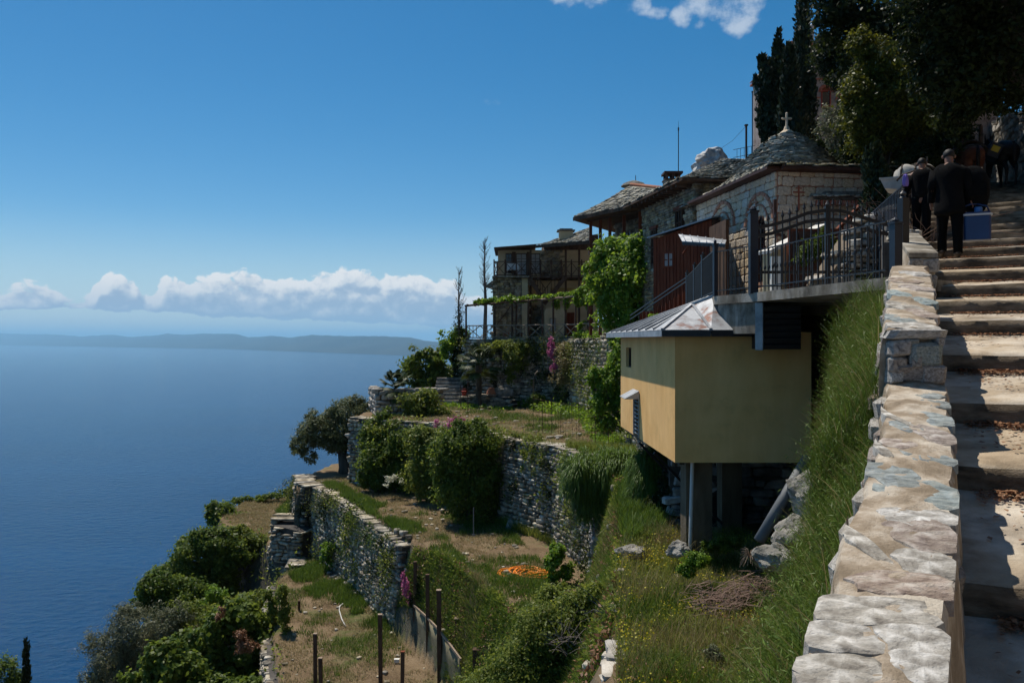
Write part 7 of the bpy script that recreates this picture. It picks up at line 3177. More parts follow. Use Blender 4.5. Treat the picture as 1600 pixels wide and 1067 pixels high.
hang('rose-like bush behind the wire stakes', [(935, 640, 16, 20), (940, 662, 14, 12)], 33.0, 2800, .10, 'leaf_citrus')

# --- grass and hay on the terraces
def dens(seed, thr, sc=.8):
 return lambda X, Y: np.clip((vf(X * sc, Y * sc, seed) - thr) * 8, 0, 1)


def grass_field(label, poly, n, h, mat, w, seed=0, thr=None, sc=.8, **k):
 P = scatter(poly, n, dens(seed, thr, sc) if thr is not None else None)
 c = P.mean(0)
 o = blades('grass', P - c, h, M[mat], None, w=w, **k)
 o.location = c
 tag(o, label, kind='stuff')
 return o


T4 = [gp(430, 900, -10.4), gp(500, 870, -10.4), gp(640, 985, -10.4), (0, 20), (-7, 20), gp(438, 1060, -10.4)]
grass_field('green weeds growing along the foot of the middle terrace wall', [gp(450, 900, -10.4), gp(505, 880, -10.4), gp(560, 900, -10.4), gp(640, 960, -10.4), gp(640, 990, -10.4), gp(530, 975, -10.4)], 15000, .22, 'grass_green', .022, 3, .42)
grass_field('dry mown hay lying on the lowest terrace', T4, 16000, .10, 'grass_dry', .018, 5, .40, 1.2, spread=1.6)
grass_field('sparse green tufts on the lowest terrace', T4, 6000, .14, 'grass_green', .02, 6, .56, .7)
T5 = [gp(352, 815, -10.4), gp(347, 803, -10.4), gp(382, 785, -10.4), gp(455, 775, -10.4), gp(455, 830, -10.4), gp(430, 845, -10.4)]
grass_field('dry grass on the far rounded platform', T5, 9000, .12, 'grass_dry', .03, 7, .3, spread=1.4)
grass_field('green vegetable rows on the far platform', [gp(430, 800, -10.4), gp(452, 780, -10.4), gp(458, 800, -10.4), gp(440, 812, -10.4)], 1600, .2, 'grass_green', .04, 7)
T3 = [gp(470, 755, -7.2), gp(530, 745, -7.2), gp(690, 790, -7.2), gp(800, 830, -7.2), gp(870, 900, -7.2), gp(830, 985, -7.2), gp(760, 925, -7.2), gp(640, 838, -7.2), gp(560, 788, -7.2)]
grass_field('dry mown hay on the middle terrace', T3, 20000, .09, 'grass_dry', .016, 8, .38, 1.4, spread=1.6)
grass_field('green grass patches on the middle terrace', T3, 16000, .16, 'grass_green', .02, 12, .52, .8)
grass_field('green grass edge along the middle terrace wall top', [gp(500, 757, -7.2), gp(520, 753, -7.2), gp(600, 790, -7.2), gp(700, 850, -7.2), gp(790, 930, -7.2), gp(760, 925, -7.2), gp(640, 838, -7.2)], 9000, .16, 'grass_green', .02, 14, .45)
T2 = [gp2(600, 652), gp2(690, 628), gp2(990, 660), gp2(1010, 715), gp2(880, 702), gp2(780, 678), gp2(690, 660)]
grass_field('dry straw-coloured grass on the garden path', T2, 17000, .12, 'grass_dry', .022, 15, .36, 1.2, spread=1.3)
grass_field('green grass between the garden beds', T2, 9000, .18, 'grass_green', .025, 16, .55, .7)
grass_field('grass fringe along the edge of the garden terrace', [gp2(770, 676), gp2(880, 698), gp2(960, 706), gp2(1000, 708), gp2(1000, 716), gp2(880, 706), gp2(770, 684)], 9000, .30, 'grass_mix', .02)

# bank right of the middle wall (steep, green)
bankp = [gp(645, 848, -7.2), gp(715, 885, -7.2), gp(780, 935, -7.2), gp(850, 1005, -7.2), (1.2, 14.5), (.2, 14.0), (-1.35, 21.0), (-2.0, 24.0), (-2.9, 26.6), (-4.1, 28.6)]
grass_field('long grass on the steep bank behind the wooden posts', bankp, 34000, .22, 'grass_green', .018, lean=(-.2, -.2, 0), curve=.6, spread=.8)
grass_field('dry stalks on the steep bank behind the wooden posts', bankp, 6000, .34, 'grass_dry', .012, 22, .5)
# bank between garden corner and meadow
bank2 = [(2.9, 21), (2.6, 20), (1.9, 14.2), (1.3, 10.5), (.5, 9.5), (-.3, 12), (0.2, 15), (1.4, 18), (2.0, 22)]
grass_field('green grass on the slope below the broken pale wall', bank2, 30000, .19, 'grass_green', .015, lean=(-.2, -.1, 0), curve=.6, spread=.8)
grass_field('dry grass on the slope below the broken pale wall', bank2, 9000, .24, 'grass_dry', .012, 24, .48)

# rough meadow in the foreground
mead = [(1.2, 9.2), (1.75, 13.3), (2.2, 15.6), (4.5, 15.8), (5.2, 13.2), (4.4, 9.5), (3.2, 6.5), (.9, 6.5)]
grass_field('short green meadow grass in front of the annex', mead, 42000, .15, 'grass_mix', .011)
grass_field('tall feathery pale grass in the rough meadow', mead, 8000, .32, 'grass_dry', .006, 31, .45, 1.0)
grass_field('darker green tufts in the rough meadow', mead, 15000, .22, 'grass_green', .011, 33, .5, 1.1)
P = scatter(mead, 2600, dens(35, .48, .9))
o = leaves('meadow_flowers', P + np.array([0, 0, 1.0]) * rng.uniform(.12, .3, (len(P), 1)), .026, M['flower_yellow'], None, None, .9)
tag(o, 'small yellow flowers scattered in the rough meadow', kind='stuff')
P = scatter(mead, 16000, dens(37, .46, 1.3))
o = leaves('low_herbs', P + np.array([0, 0, 1.0]) * rng.uniform(.02, .17, (len(P), 1)), .04, M['leaf_shrub'], None, None, .6)
tag(o, 'low leafy herbs in the rough meadow', kind='stuff')
P = scatter(mead, 5000, dens(38, .55, 1.0))
o = leaves('low_herbs', P + np.array([0, 0, 1.0]) * rng.uniform(.02, .14, (len(P), 1)), .04, M['leaf_litter'], None, None, .6)
tag(o, 'reddish dry herbs in the rough meadow', kind='stuff')
hang('bright green euphorbia cushion behind the brush pile', [(1090, 875, 20, 13), (1075, 890, 14, 9)], 11.9, 4200, .035, 'leaf_vine', 'shrub', 'herb_cushion')
hang('dark green ivy at the foot of the annex pillar', [(1130, 850, 16, 12), (1150, 845, 12, 10), (1108, 852, 12, 9)], 13.0, 3000, .045, 'leaf_citrus')
hang('small grey-green plant with pale leaves in the lower meadow', [(1115, 1020, 14, 12), (1125, 1030, 10, 8)], 9.4, 1500, .035, 'leaf_olive_grey')

# brush pile of dead canes
def brush_pile():
 c = at(1140, 905, 11.2)
 zg = gz(c.x, c.y)
 mb = MB()
 r = random.Random(9)
 for i in range(420):
  t = r.random()
  p = Vector((-.45 + 1.15 * t + r.gauss(0, .12), r.gauss(0, .22) + .5 * t, abs(r.gauss(0, .10)) * (1.2 - .4 * t) + .03 + .18 * t))
  a = r.gauss(.9, .8)
  d = Vector((math.cos(a), math.sin(a) * .6, r.gauss(.05, .22))).normalized()
  l = r.uniform(.15, .5)
  q = p + d * l * .5 + Vector((0, 0, r.uniform(-.02, .04)))
  mb.tube([p - d * l * .5, p, q], [.003, .006, .002], 3, cap=False)
 o = mb.build('brush_pile', M['dry_twig'], None)
 o.location = (c.x, c.y, zg)
 tag(o, 'heap of dry brown canes lying in the rough meadow', 'brush pile')
 mb = MB()
 for i in range(60):
  a = r.uniform(0, 6.28)
  d = Vector((math.cos(a) * .5, math.sin(a) * .5, r.uniform(-.6, .5)))
  mb.tube([Vector((0, 0, .3)), Vector((0, 0, .3)) + d * .12 + Vector((0, 0, .06)), Vector((0, 0, .3)) + d * .3], [.006, .005, .002], 3, cap=False)
 o = mb.build('cut_agave', M['pale_wood'], None)
 c2 = at(1172, 870, 11.6)
 o.location = (c2.x, c2.y, c2.z - .3)
 tag(o, 'pale dried plant stump on top of the brush heap', 'stump')


brush_pile()

# --- front bush with pale twigs
fb = px_lobes([(850, 985, 50, 36), (900, 960, 44, 34), (905, 1010, 44, 40), (830, 1035, 60, 34), (880, 1060, 60, 34), (790, 1060, 50, 20), (945, 1040, 30, 44), (925, 925, 22, 16), (760, 1078, 50, 24), (870, 930, 26, 18, 1), (960, 1075, 40, 24)], 13.2)
shrub('front_bush', 'dense bush with small olive-green leaves and bare twigs at the bottom centre', 'shrub', fb, 78000, .055, 'leaf_shrub', aspect=.5, clump=.2, shell=.7)
canes('bare_twigs', 'bare grey twigs sticking out of the bush against the broken wall', 'twigs', at(950, 960, 11.6), 14, .62, (.15, .2), 'dead_bark', .009, up=.5, seed=12)
canes('bare_twigs', 'thin bare twigs in the front bush', 'twigs', at(905, 1010, 12.0), 40, .7, (.5, .4), 'dead_bark', .005, up=.8, seed=14)
canes('bare_twigs', 'dry seed stalks rising at the annex pillar', 'twigs', at(1060, 860, 13.6), 60, .75, (.7, .3), 'grass_dry', .003, up=1.6, seed=15)
canes('bare_twigs', 'dry white-tipped stalks in front of the grass cushions', 'twigs', at(975, 870, 16), 60, .9, (.9, .4), 'grass_dry', .004, up=1.6, seed=16)

# --- green broom growing along the outside of the parapet
def broom():
 n = 120000
 d = rng.uniform(2.3, 9.4, n)
 xl = np.interp(d, [q[0] for q in PL[:-1] + UL], [q[1] for q in PL[:-1] + UL])
 zt = np.where(d < 5.5, -.909 + .183 * (d - 2.13), .066 + .225 * (d - 5.5))
 k = rng.uniform(0, 1, n) ** .8
 off = .04 + k * np.interp(d, [2.3, 4, 6, 9.4], [.72, .66, .46, .42])
 x = xl - off
 z = ground(x, d) + .02
 top = zt - .20 - off * 1.5 - rng.uniform(0, 1, n) * np.interp(d, [2.3, 4, 6, 9.4], [.5, .9, 1.5, 1.7])
 z = np.maximum(z, top)
 P = np.stack([x, d, z], 1)
 keep = vf(x * 1.6, d * 1.6 + 9, 51) > .25
 P = P[keep]
 c = P.mean(0)
 root = thing('broom_bush', 'long bank of thin green broom stems growing along the outer side of the parapet', 'shrub', tuple(c))
 dk = d[keep][:, None]
 blades('stems', P - c, np.interp(dk, [2.3, 4, 9], [.085, .11, .17]), M['broom'], root, lean=(-.35, -.1, 0), w=.0048, curve=.65, segs=4, spread=.75, hvar=.6)
 sel = rng.uniform(0, 1, len(P)) < .007
 Q = P[sel]
 blades('long_stems', Q - c, .26, M['broom'], root, lean=(-.9, -.1, 0), w=.006, curve=.6, segs=5, spread=.4, hvar=.5)
 sel = rng.uniform(0, 1, len(P)) < .06
 Q = P[sel]
 blades('dry_stems', Q - c, .20, M['grass_dry'], root, lean=(-.8, -.1, 0), w=.005, curve=.6, segs=4, spread=.5, hvar=.5)
 # short fine leaves fill the mass
 sel = rng.uniform(0, 1, len(P)) < .75
 Q = P[sel] + rng.normal(size=(sel.sum(), 3)) * [.06, .06, .08]
 leaves('shoots', Q - c + np.array([-.04, 0, .08]), .036, M['broom'], root, None, .12)


broom()

# --- slope below the terraces on the left
def slope_tree(name, label, cat, lst, d, n, sz, mat, **k):
 return tree(name, label, cat, px_lobes(lst, d), n, sz, M and mat, **k)


slope_tree('olive_tree', 'silvery grey olive tree low on the left slope against the sea', 'tree', [(215, 985, 44, 34), (190, 1010, 40, 36), (255, 970, 32, 26), (230, 1030, 46, 34), (170, 1040, 34, 36), (285, 960, 22, 18), (150, 1000, 22, 18), (145, 1060, 20, 26), (200, 960, 26, 20), (265, 1000, 34, 26), (205, 1060, 50, 30)], 33, 30000, .125, 'leaf_olive_grey', r0=.2, aspect=.28, clump=.15)
slope_tree('fig_tree', 'bright green fig tree below the grey cliff', 'tree', [(345, 985, 36, 30), (380, 960, 34, 24), (400, 1010, 30, 34), (360, 1030, 40, 30), (320, 1040, 36, 26), (410, 1050, 28, 24), (300, 1010, 30, 24), (330, 1060, 50, 28), (400, 975, 22, 18)], 29, 14000, .17, 'leaf_fig', r0=.12, aspect=.85)
slope_tree('fig_tree', 'green fig tree at the bottom edge of the left slope', 'tree', [(270, 1045, 40, 26), (230, 1065, 34, 20), (300, 1075, 44, 24), (350, 1085, 44, 24), (400, 1085, 40, 24), (430, 1075, 24, 24), (260, 1020, 34, 20)], 26, 12000, .15, 'leaf_fig', r0=.12, aspect=.85)
slope_tree('oak_tree', 'rounded oak crown on the skyline of the left slope', 'tree', [(305, 870, 40, 30), (340, 850, 36, 26), (280, 890, 28, 22), (320, 900, 40, 26), (350, 885, 26, 26), (295, 850, 20, 14), (265, 905, 26, 22), (330, 915, 44, 26), (370, 860, 20, 20), (325, 835, 26, 14)], 41, 24000, .16, 'leaf_fig', r0=.18, aspect=.65)
slope_tree('oak_tree', 'lower oak crown spreading toward the silvery olive', 'tree', [(250, 910, 32, 22), (235, 930, 26, 14), (285, 925, 34, 22), (320, 935, 28, 20), (270, 950, 44, 22), (220, 945, 26, 16)], 38, 15000, .15, 'leaf_citrus', r0=.16, aspect=.65)
slope_tree('oak_tree', 'small dark oak at the corner of the far platform', 'tree', [(345, 800, 20, 16), (335, 790, 12, 9), (360, 815, 26, 16), (330, 805, 8, 12)], 48, 4500, .18, 'leaf_fig', r0=.12, aspect=.65)
hang('hedge along the outer rim of the far platform', [(375, 782, 16, 5), (400, 778, 18, 4), (425, 774, 18, 4), (450, 770, 16, 5), (355, 790, 10, 6)], 51.5, 3600, .15, 'leaf_fig')
hang('dark shrubs hanging over the top of the grey cliff', [(385, 842, 30, 12), (415, 852, 22, 14), (400, 868, 26, 10), (425, 870, 12, 12), (370, 830, 18, 10)], 42.0, 6500, .14, 'leaf_shrub')
hang('yellow-green spurge below the grey cliff', [(338, 930, 16, 14), (322, 942, 14, 10), (350, 940, 10, 12)], 36, 2400, .12, 'leaf_vine')
hang('olive-brown scrub in the middle of the left slope', [(300, 960, 34, 20), (330, 960, 24, 18), (275, 990, 34, 26), (310, 1000, 40, 30)], 33.5, 9000, .11, 'leaf_shrub')
hang('reddish dry shrub beside the outer terrace wall', [(390, 1010, 20, 12), (375, 995, 12, 14), (345, 965, 8, 16)], 27.8, 1800, .08, 'leaf_litter')
hang('green shrubs along the outer terrace wall', [(427, 950, 10, 20), (432, 985, 10, 24), (436, 1020, 8, 24), (420, 930, 8, 14), (438, 1055, 10, 16)], 29.5, 4500, .10, 'leaf_shrub')
hang('scrub under the outer terrace wall', [(395, 940, 26, 18), (410, 970, 14, 22), (380, 955, 20, 14), (360, 940, 14, 12)], 34, 5200, .12, 'leaf_shrub')
hang('dark crown cut by the left edge of the picture', [(8, 1050, 22, 22), (25, 1062, 16, 14), (-15, 1040, 25, 26)], 40, 3600, .14, 'leaf_citrus')
r_ = cypress('small pointed cypress tip at the bottom left corner', 41, 1018, 1130, 12, 38, 2500, seed=12)
r_['group'] = 'cypresses on the slope'
del r_['group']
# general scrub cover on the slope
def slope_cover():
 n = 60000
 X = rng.uniform(-36, -6, n)
 Y = rng.uniform(18, 62, n)
 _, i4 = poly_layer(X, Y, P4, 0, 1.0)
 keep = (~i4)
 X, Y = X[keep], Y[keep]
 Z = ground(X, Y)
 clump = vf(X * .55, Y * .55, 61)
 h = np.maximum(0, clump - .35) * 2.6
 P = np.stack([X, Y, Z + rng.uniform(0, 1, len(X)) ** .5 * h + .05], 1)
 P += rng.normal(size=P.shape) * [.12, .12, .08]
 c = P.mean(0)
 o = leaves('slope_scrub', P - c, .17, M['leaf_shrub'], None, None, .6)
 o.location = c
 tag(o, 'low scrub covering the steep slope towards the sea', kind='stuff')


slope_cover()
rock('cliff', 'dark grey cliff face with vertical cracks below the far platform', 'cliff', at(392, 905, 43.5), (2.6, 2.2, 2.6), M['rock_grey'], 41, rz=.4, sub=5, amp=.35, fr=1.6)
rock('cliff', 'narrow grey rock rib left of the main cliff face', 'cliff', at(362, 905, 44.0), (1.2, 1.6, 2.2), M['rock_grey'], 42, rz=.1, sub=4, amp=.35)

shrub('flowering_shrub', 'red-flowered shrub growing behind the sloping white coping at the gate', 'shrub', px_lobes([(1268, 392, 20, 14), (1290, 372, 14, 12), (1255, 405, 16, 10), (1300, 395, 12, 12)], 17.2), 4500, .06, 'leaf_citrus', extra=None)


def wall_tufts(path, zb, zt, n, seed, kinds=('leaf_shrub', 'grass_mix', 'leaf_dark', 'grass_green')):
 """small plants rooted in the joints of a retaining wall"""
 r = random.Random(seed)
 names = {'leaf_shrub': 'small green plant', 'grass_mix': 'yellowish grass tuft', 'leaf_dark': 'dark creeper patch', 'grass_green': 'green grass tuft'}
 acc = {k: [] for k in kinds}
 pts = [Vector((p[0], p[1], 0)) for p in path]
 for i in range(n):
  k = r.randrange(len(pts) - 1)
  p = pts[k].lerp(pts[k + 1], r.random())
  d = (pts[k + 1] - pts[k]).normalized()
  q = p + Vector((d.y, -d.x, 0)) * .45
  z = zt - (zt - zb) * r.random() ** 1.7
  s_ = r.uniform(.10, .46)
  kd = r.choice(kinds)
  m = int(160 * s_ / .2)
  pp = rng.normal(size=(m, 3)) * [s_ * .7, s_ * .35, s_ * .8] + np.array([q.x, q.y, z - s_ * .5])
  acc[kd].append(pp)
 return acc


def all_tufts():
 tot = {}
 for (pa, zb, zt, n, sd) in ((W3, -10.2, -7.2, 60, 1), (W2, -7.0, -3.9, 80, 2), (W1[:4], -3.7, 0, 110, 3), (P_end, -10, -7.2, 14, 4), (W1[3:], -3.7, 0, 30, 5)):
  for k, v in wall_tufts(pa, zb, zt, n, sd).items():
   tot.setdefault(k, []).extend(v)
 lb = {'leaf_shrub': 'small green plants rooted in the joints of the terrace walls', 'grass_mix': 'yellowish grass tufts on the terrace walls', 'leaf_dark': 'dark creeper patches on the terrace walls', 'grass_green': 'green grass tufts on the terrace walls'}
 for k, v in tot.items():
  P = np.concatenate(v)
  c = P.mean(0)
  o = leaves('wall_plants', P - c, .11, M[k], None, None, .45 if 'leaf' in k else .16)
  o.location = c
  tag(o, lb[k], kind='stuff')


all_tufts()

shrub('garden_bush', 'green bush in front of the ruined wall between the palm and the steps', 'shrub', px_lobes([(655, 640, 20, 16), (680, 645, 18, 14), (640, 628, 16, 14), (665, 620, 20, 14), (695, 655, 16, 10)], 40.2), 6500, .15, 'leaf_shrub', stems=False, clump=.22)
shrub('garden_bush', 'dark bush behind the olive crown at the corner of the ruined wall', 'shrub', px_lobes([(590, 668, 20, 14), (575, 690, 18, 22), (600, 652, 14, 10), (590, 700, 22, 20)], 39.2), 7500, .15, 'leaf_citrus', stems=False, clump=.22)
hang('long green strands of shrubs spilling over the outer edge of the lowest terrace', [(440, 925, 10, 16), (444, 960, 10, 18), (446, 1000, 9, 20), (450, 1045, 10, 22)], 28.5, 5000, .10, 'leaf_shrub')

for (pl, nn, sd, lb) in ((bankp, 22000, 41, 'leafy weeds on the steep bank behind the posts'), (bank2, 22000, 42, 'leafy weeds on the slope below the broken wall'), (bankp, 6000, 43, 'reddish dry weeds on the steep bank'), (bank2, 8000, 44, 'reddish dry weeds on the slope')):
 P = scatter(pl, nn, dens(sd, .45, 1.2))
 o = leaves('weeds', P + np.array([0, 0, 1.0]) * rng.uniform(.02, .26, (len(P), 1)), .075, M['leaf_litter' if sd > 42 else 'leaf_shrub'], None, None, .55)
 tag(o, lb, kind='stuff')

grass_field('dark weeds on the strip of soil left of the annex pillars', [(2.7, 26), (3.6, 26), (3.3, 16.5), (2.3, 15), (2.0, 14.4), (2.5, 19.5)], 9000, .28, 'grass_green', .02)


def loose_stones(label, poly, n, seed, smin, smax):
 P = scatter(poly, n)
 r = random.Random(seed)
 c = P.mean(0)
 it = []
 for p in P:
  k = smin + (smax - smin) * r.random() ** 3
  it.append(((p[0] - c[0], p[1] - c[1], p[2] - c[2] + k * .15), (k, k * r.uniform(.6, 1), k * r.uniform(.4, .7)), r.uniform(0, 3)))
 o = stones_joined('loose_stones', it, M['rubble'], None)
 o.location = c
 o['label'] = label


loose_stones('small stones lying on the lowest terrace', T4, 150, 1, .03, .18)
loose_stones('small stones lying on the middle terrace', T3, 300, 2, .03, .18)
loose_stones('small stones lying on the garden terrace', T2, 260, 3, .06, .28)
loose_stones('small stones lying in the rough meadow', mead, 160, 4, .03, .16)
loose_stones('stones showing through the slope below the broken wall', bank2, 160, 5, .05, .26)
loose_stones('stones fallen along the foot of the terrace walls', [gp(505, 880, -10.4), gp(640, 975, -10.4), gp(640, 995, -10.4), gp(505, 893, -10.4)], 120, 6, .08, .3)

# ================================================================== posts, net, hose and other small things
def wooden_post(label, px, ptop, pbot, d=None, w=.10, z=-10.4, cap=None):
 if d is None:
  d = z * F / (EY - pbot)
 b = at(px, pbot, d)
 zg = gz(b.x, b.y) - .3
 t = at(px, ptop, d)
 mb = MB()
 lean = random.uniform(-.03, .03)
 mb.bar((0, 0, 0), (lean, random.uniform(-.02, .02), t.z - zg), w, w, up=(0, 1, 0))
 root = thing('wooden_post', label, 'post', (b.x, b.y, zg), group='posts at the bottom of the lowest terrace')
 mb.build('shaft', M['old_wood'], root)
 if cap:
  mb = MB()
  mb.box((lean, 0, t.z - zg + .012), (w * 1.15, w * 1.15, .02))
  mb.build('end_grain', M[cap], root)
 return root


wooden_post('leftmost thick wooden post with pale sawn top', 493, 990, 1100, d=23.6, cap='pale_wood')
wooden_post('short wooden post just right of the leftmost one', 502, 1028, 1110, d=22.6, cap='pale_wood')
wooden_post('tall dark wooden post standing alone in the dry terrace', 595, 960, 1100, d=23.4, w=.11, cap='pale_wood')
wooden_post('reddish wooden post with bright top near the net fence', 628, 1018, 1110, d=22.5, cap='red_wood')
wooden_post('tall thin wooden post farthest back at the net fence', 648, 877, 1008, w=.11)
wooden_post('brown wooden post in the middle of the net fence', 669, 897, 1034, w=.12)
wooden_post('near post of the net fence with pale plank end on top', 687, 922, 1064, w=.13, cap='pale_wood')
wooden_post('short thick dark post right of the net fence', 715, 966, 1029, d=24.0, w=.16, cap='pale_wood')
wooden_post('stubby dark post beside the front bush', 746, 1013, 1050, d=22.0, w=.26)
wooden_post('tiny stump on the left of the lowest terrace', 468, 938, 953, w=.08)


def net_fence():
 pts = [gp(646, 1008, -10.4), gp(668, 1034, -10.4), gp(687, 1062, -10.4), (gp(720, 1100, -10.4))]
 o0 = Vector((pts[0][0], pts[0][1], -10.4))
 root = thing('net_screen', 'brown shade-net screens with pale top bars between the wooden posts', 'screen', o0)
 hs = [(-10.4, at(650, 945, pts[0][1]).z), (-10.4, at(668, 965, pts[1][1]).z), (-10.4, at(686, 985, pts[2][1]).z), (-10.4, at(720, 1030, pts[3][1]).z)]
 for (a, b, ha, hb) in zip(pts, pts[1:], hs, hs[1:]):
  A, B = Vector((a[0], a[1], 0)), Vector((b[0], b[1], 0))
  n = 8
  V, Fq = [], []
  for i in range(n + 1):
   f = i / n
   p = A.lerp(B, f)
   zt = ha[1] + (hb[1] - ha[1]) * f - .06 * math.sin(math.pi * f)
   r = Vector(((B - A).y, -(B - A).x, 0)).normalized()
   for j in range(5):
    g = j / 4
    V.append(tuple(p + r * .05 * math.sin(f * 9 + g * 5) + Vector((0, 0, -10.5 + (zt + 10.5) * g)) - o0))
  for i in range(n):
   for j in range(4):
    q = i * 5 + j
    Fq.append((q, q + 5, q + 6, q + 1))
  mb = MB()
  mb.add(V, Fq)
  o = mb.build('net', M['net'], root, True)
  md = o.modifiers.new('solid', 'SOLIDIFY')
  md.thickness = .012
  mb = MB()
  mb.bar(A + Vector((0, 0, ha[1])) - o0, B + Vector((0, 0, hb[1])) - o0, .05, .07)
  mb.build('top_bar', M['pale_wood'], root)


net_fence()


def hose():
 c = Vector((*gp(822, 895, -7.2), 0))
 z = gz(c.x, c.y)
 mb = MB()
 r = random.Random(3)
 pts = []
 n = 150
 for i in range(n):
  t = i / n
  a = t * 6.28 * 8
  ra = .34 + .10 * math.sin(t * 31)
  x = math.cos(a) * ra * 1.35 + .12 * math.sin(t * 17)
  y = math.sin(a) * ra * 1.3
  x += .22 * math.sin(int(t * 8) * 2.3)
  y += .16 * math.cos(int(t * 8) * 1.7)
  pts.append((x - .05, y, .05 + .02 * math.sin(i * 1.7) + .03 * abs(math.sin(t * 9))))
 for i in range(14):
  t = i / 13
  pts.append((.45 + .55 * t, -.25 + .5 * math.sin(t * 4) * .5, .05))
 mb.tube(pts, .024, 6)
 o = mb.build('hose', M['orange_plastic'], None, True)
 o.location = (c.x, c.y, z)
 tag(o, 'tangled coil of bright orange hose on the middle terrace', 'hose')
 mb = MB()
 pts = [Vector((*gp(px, py, -10.4), 0)) for (px, py) in ((540, 978), (534, 968), (530, 955), (531, 948), (536, 944))]
 o0 = pts[0].copy()
 o0.z = gz(o0.x, o0.y)
 mb.tube([Vector((p.x - o0.x, p.y - o0.y, gz(p.x, p.y) - o0.z + .05)) for p in pts], .025, 5)
 o = mb.build('pipe_offcut', M['white_pipe'], None, True)
 o.location = o0
 tag(o, 'curved white piece of pipe lying in the grass of the lowest terrace', 'pipe')
 b = Vector((*gp(620, 1037, -10.4), 0))
 b.z = gz(b.x, b.y) + .05
 mb = MB()
 mb.box((0, 0, .03), (.15, .1, .10))
 mb.box((0, 0, .085), (.17, .12, .012))
 mb.box((0, 0, .025), (.02, .104, .08))
 o = mb.build('box', M['marble'], None)
 o.location = b
 tag(o, 'small white box lying on the lowest terrace', 'box')


hose()


def stakes():
 # thin iron plant stakes in the garden
 for (px, py, h, lb) in ((833, 672, 55, 'thin rusty plant stake, first from the left in the garden bed'), (848, 676, 52, 'thin rusty plant stake, second from the left'), (862, 679, 60, 'thin rusty plant stake, third from the left'),
       (876, 682, 55, 'thin rusty plant stake, fourth from the left'), (893, 660, 40, 'thin plant stake in the back row of the garden bed'), (905, 695, 62, 'thin rusty plant stake, tallest of the near row'), (930, 695, 66, 'thin rusty plant stake near the grass cushion'),
       (951, 693, 60, 'thin rusty plant stake next to the annex wall')):
  x, y = gp(px, py, -3.85)
  mb = MB()
  hh = h / F * y
  mb.tube([(0, 0, -.1), (random.uniform(-.02, .02), 0, hh)], .010, 4)
  o = mb.build('plant_stake', M['brown_metal'], None)
  o.location = (x, y, gz(x, y))
  tag(o, lb, 'stake', 'thin stakes in the garden bed')
 for (px, py, h, lb) in ((731, 650, 55, 'dark stake left of the taller palm'), (720, 638, 36, 'short dark stake near the garden steps')):
  x, y = gp(px, py, -3.85)
  mb = MB()
  mb.tube([(0, 0, -.1), (0, 0, h / F * y)], .022, 5)
  o = mb.build('plant_stake', M['brown_metal'], None)
  o.location = (x, y, gz(x, y))
  tag(o, lb, 'stake', 'thin stakes in the garden bed')
 x, y = gp(740, 838, -7.2)
 mb = MB()
 mb.tube([(0, 0, -.1), (0, 0, 46 / F * y)], .02, 5)
 mb.box((0, 0, .05), (.12, .1, .12))
 o = mb.build('plant_stake', M['grey_pipe'], None)
 o.location = (x, y, gz(x, y))
 tag(o, 'grey metal stake standing in front of the orange tree', 'stake')
 x, y = gp(495, 732, -7.2)
 mb = MB()
 mb.tube([(0, 0, -.2), (0, 0, 32 / F * y)], .035, 5)
 mb.box((0, 0, 32 / F * y), (.10, .10, .04))
 o = mb.build('plant_stake', M['dark_metal'], None)
 o.location = (x, y, gz(x, y))
 tag(o, 'dark post under the olive branches at the rim of the terrace', 'stake')
 # fencing wire grid on the near garden bed
 root = thing('wire_fence', 'thin wire trellis between the stakes of the garden bed', 'fence', (*gp(833, 672, -3.85), -3.85))
 o0 = Vector(root.location)
 A, B = Vector((*gp(833, 672, -3.85), 0)), Vector((*gp(985, 707, -3.85), 0))
 for k in range(5):
  mb = MB()
  mb.tube([A + Vector((0, 0, -3.7 + k * .3)) - o0, A.lerp(B, .5) + Vector((0, 0, -3.74 + k * .3)) - o0, B + Vector((0, 0, -3.7 + k * .3)) - o0], .004, 3)
  mb.build('wire', M['brown_metal'], root)
 n = 26
 for k in range(n + 1):
  p = A.lerp(B, k / n)
  mb = MB()
  mb.tube([p + Vector((0, 0, -3.8)) - o0, p + Vector((0, 0, -2.45)) - o0], .004, 3)
  mb.build('wire', M['brown_metal'], root)


stakes()


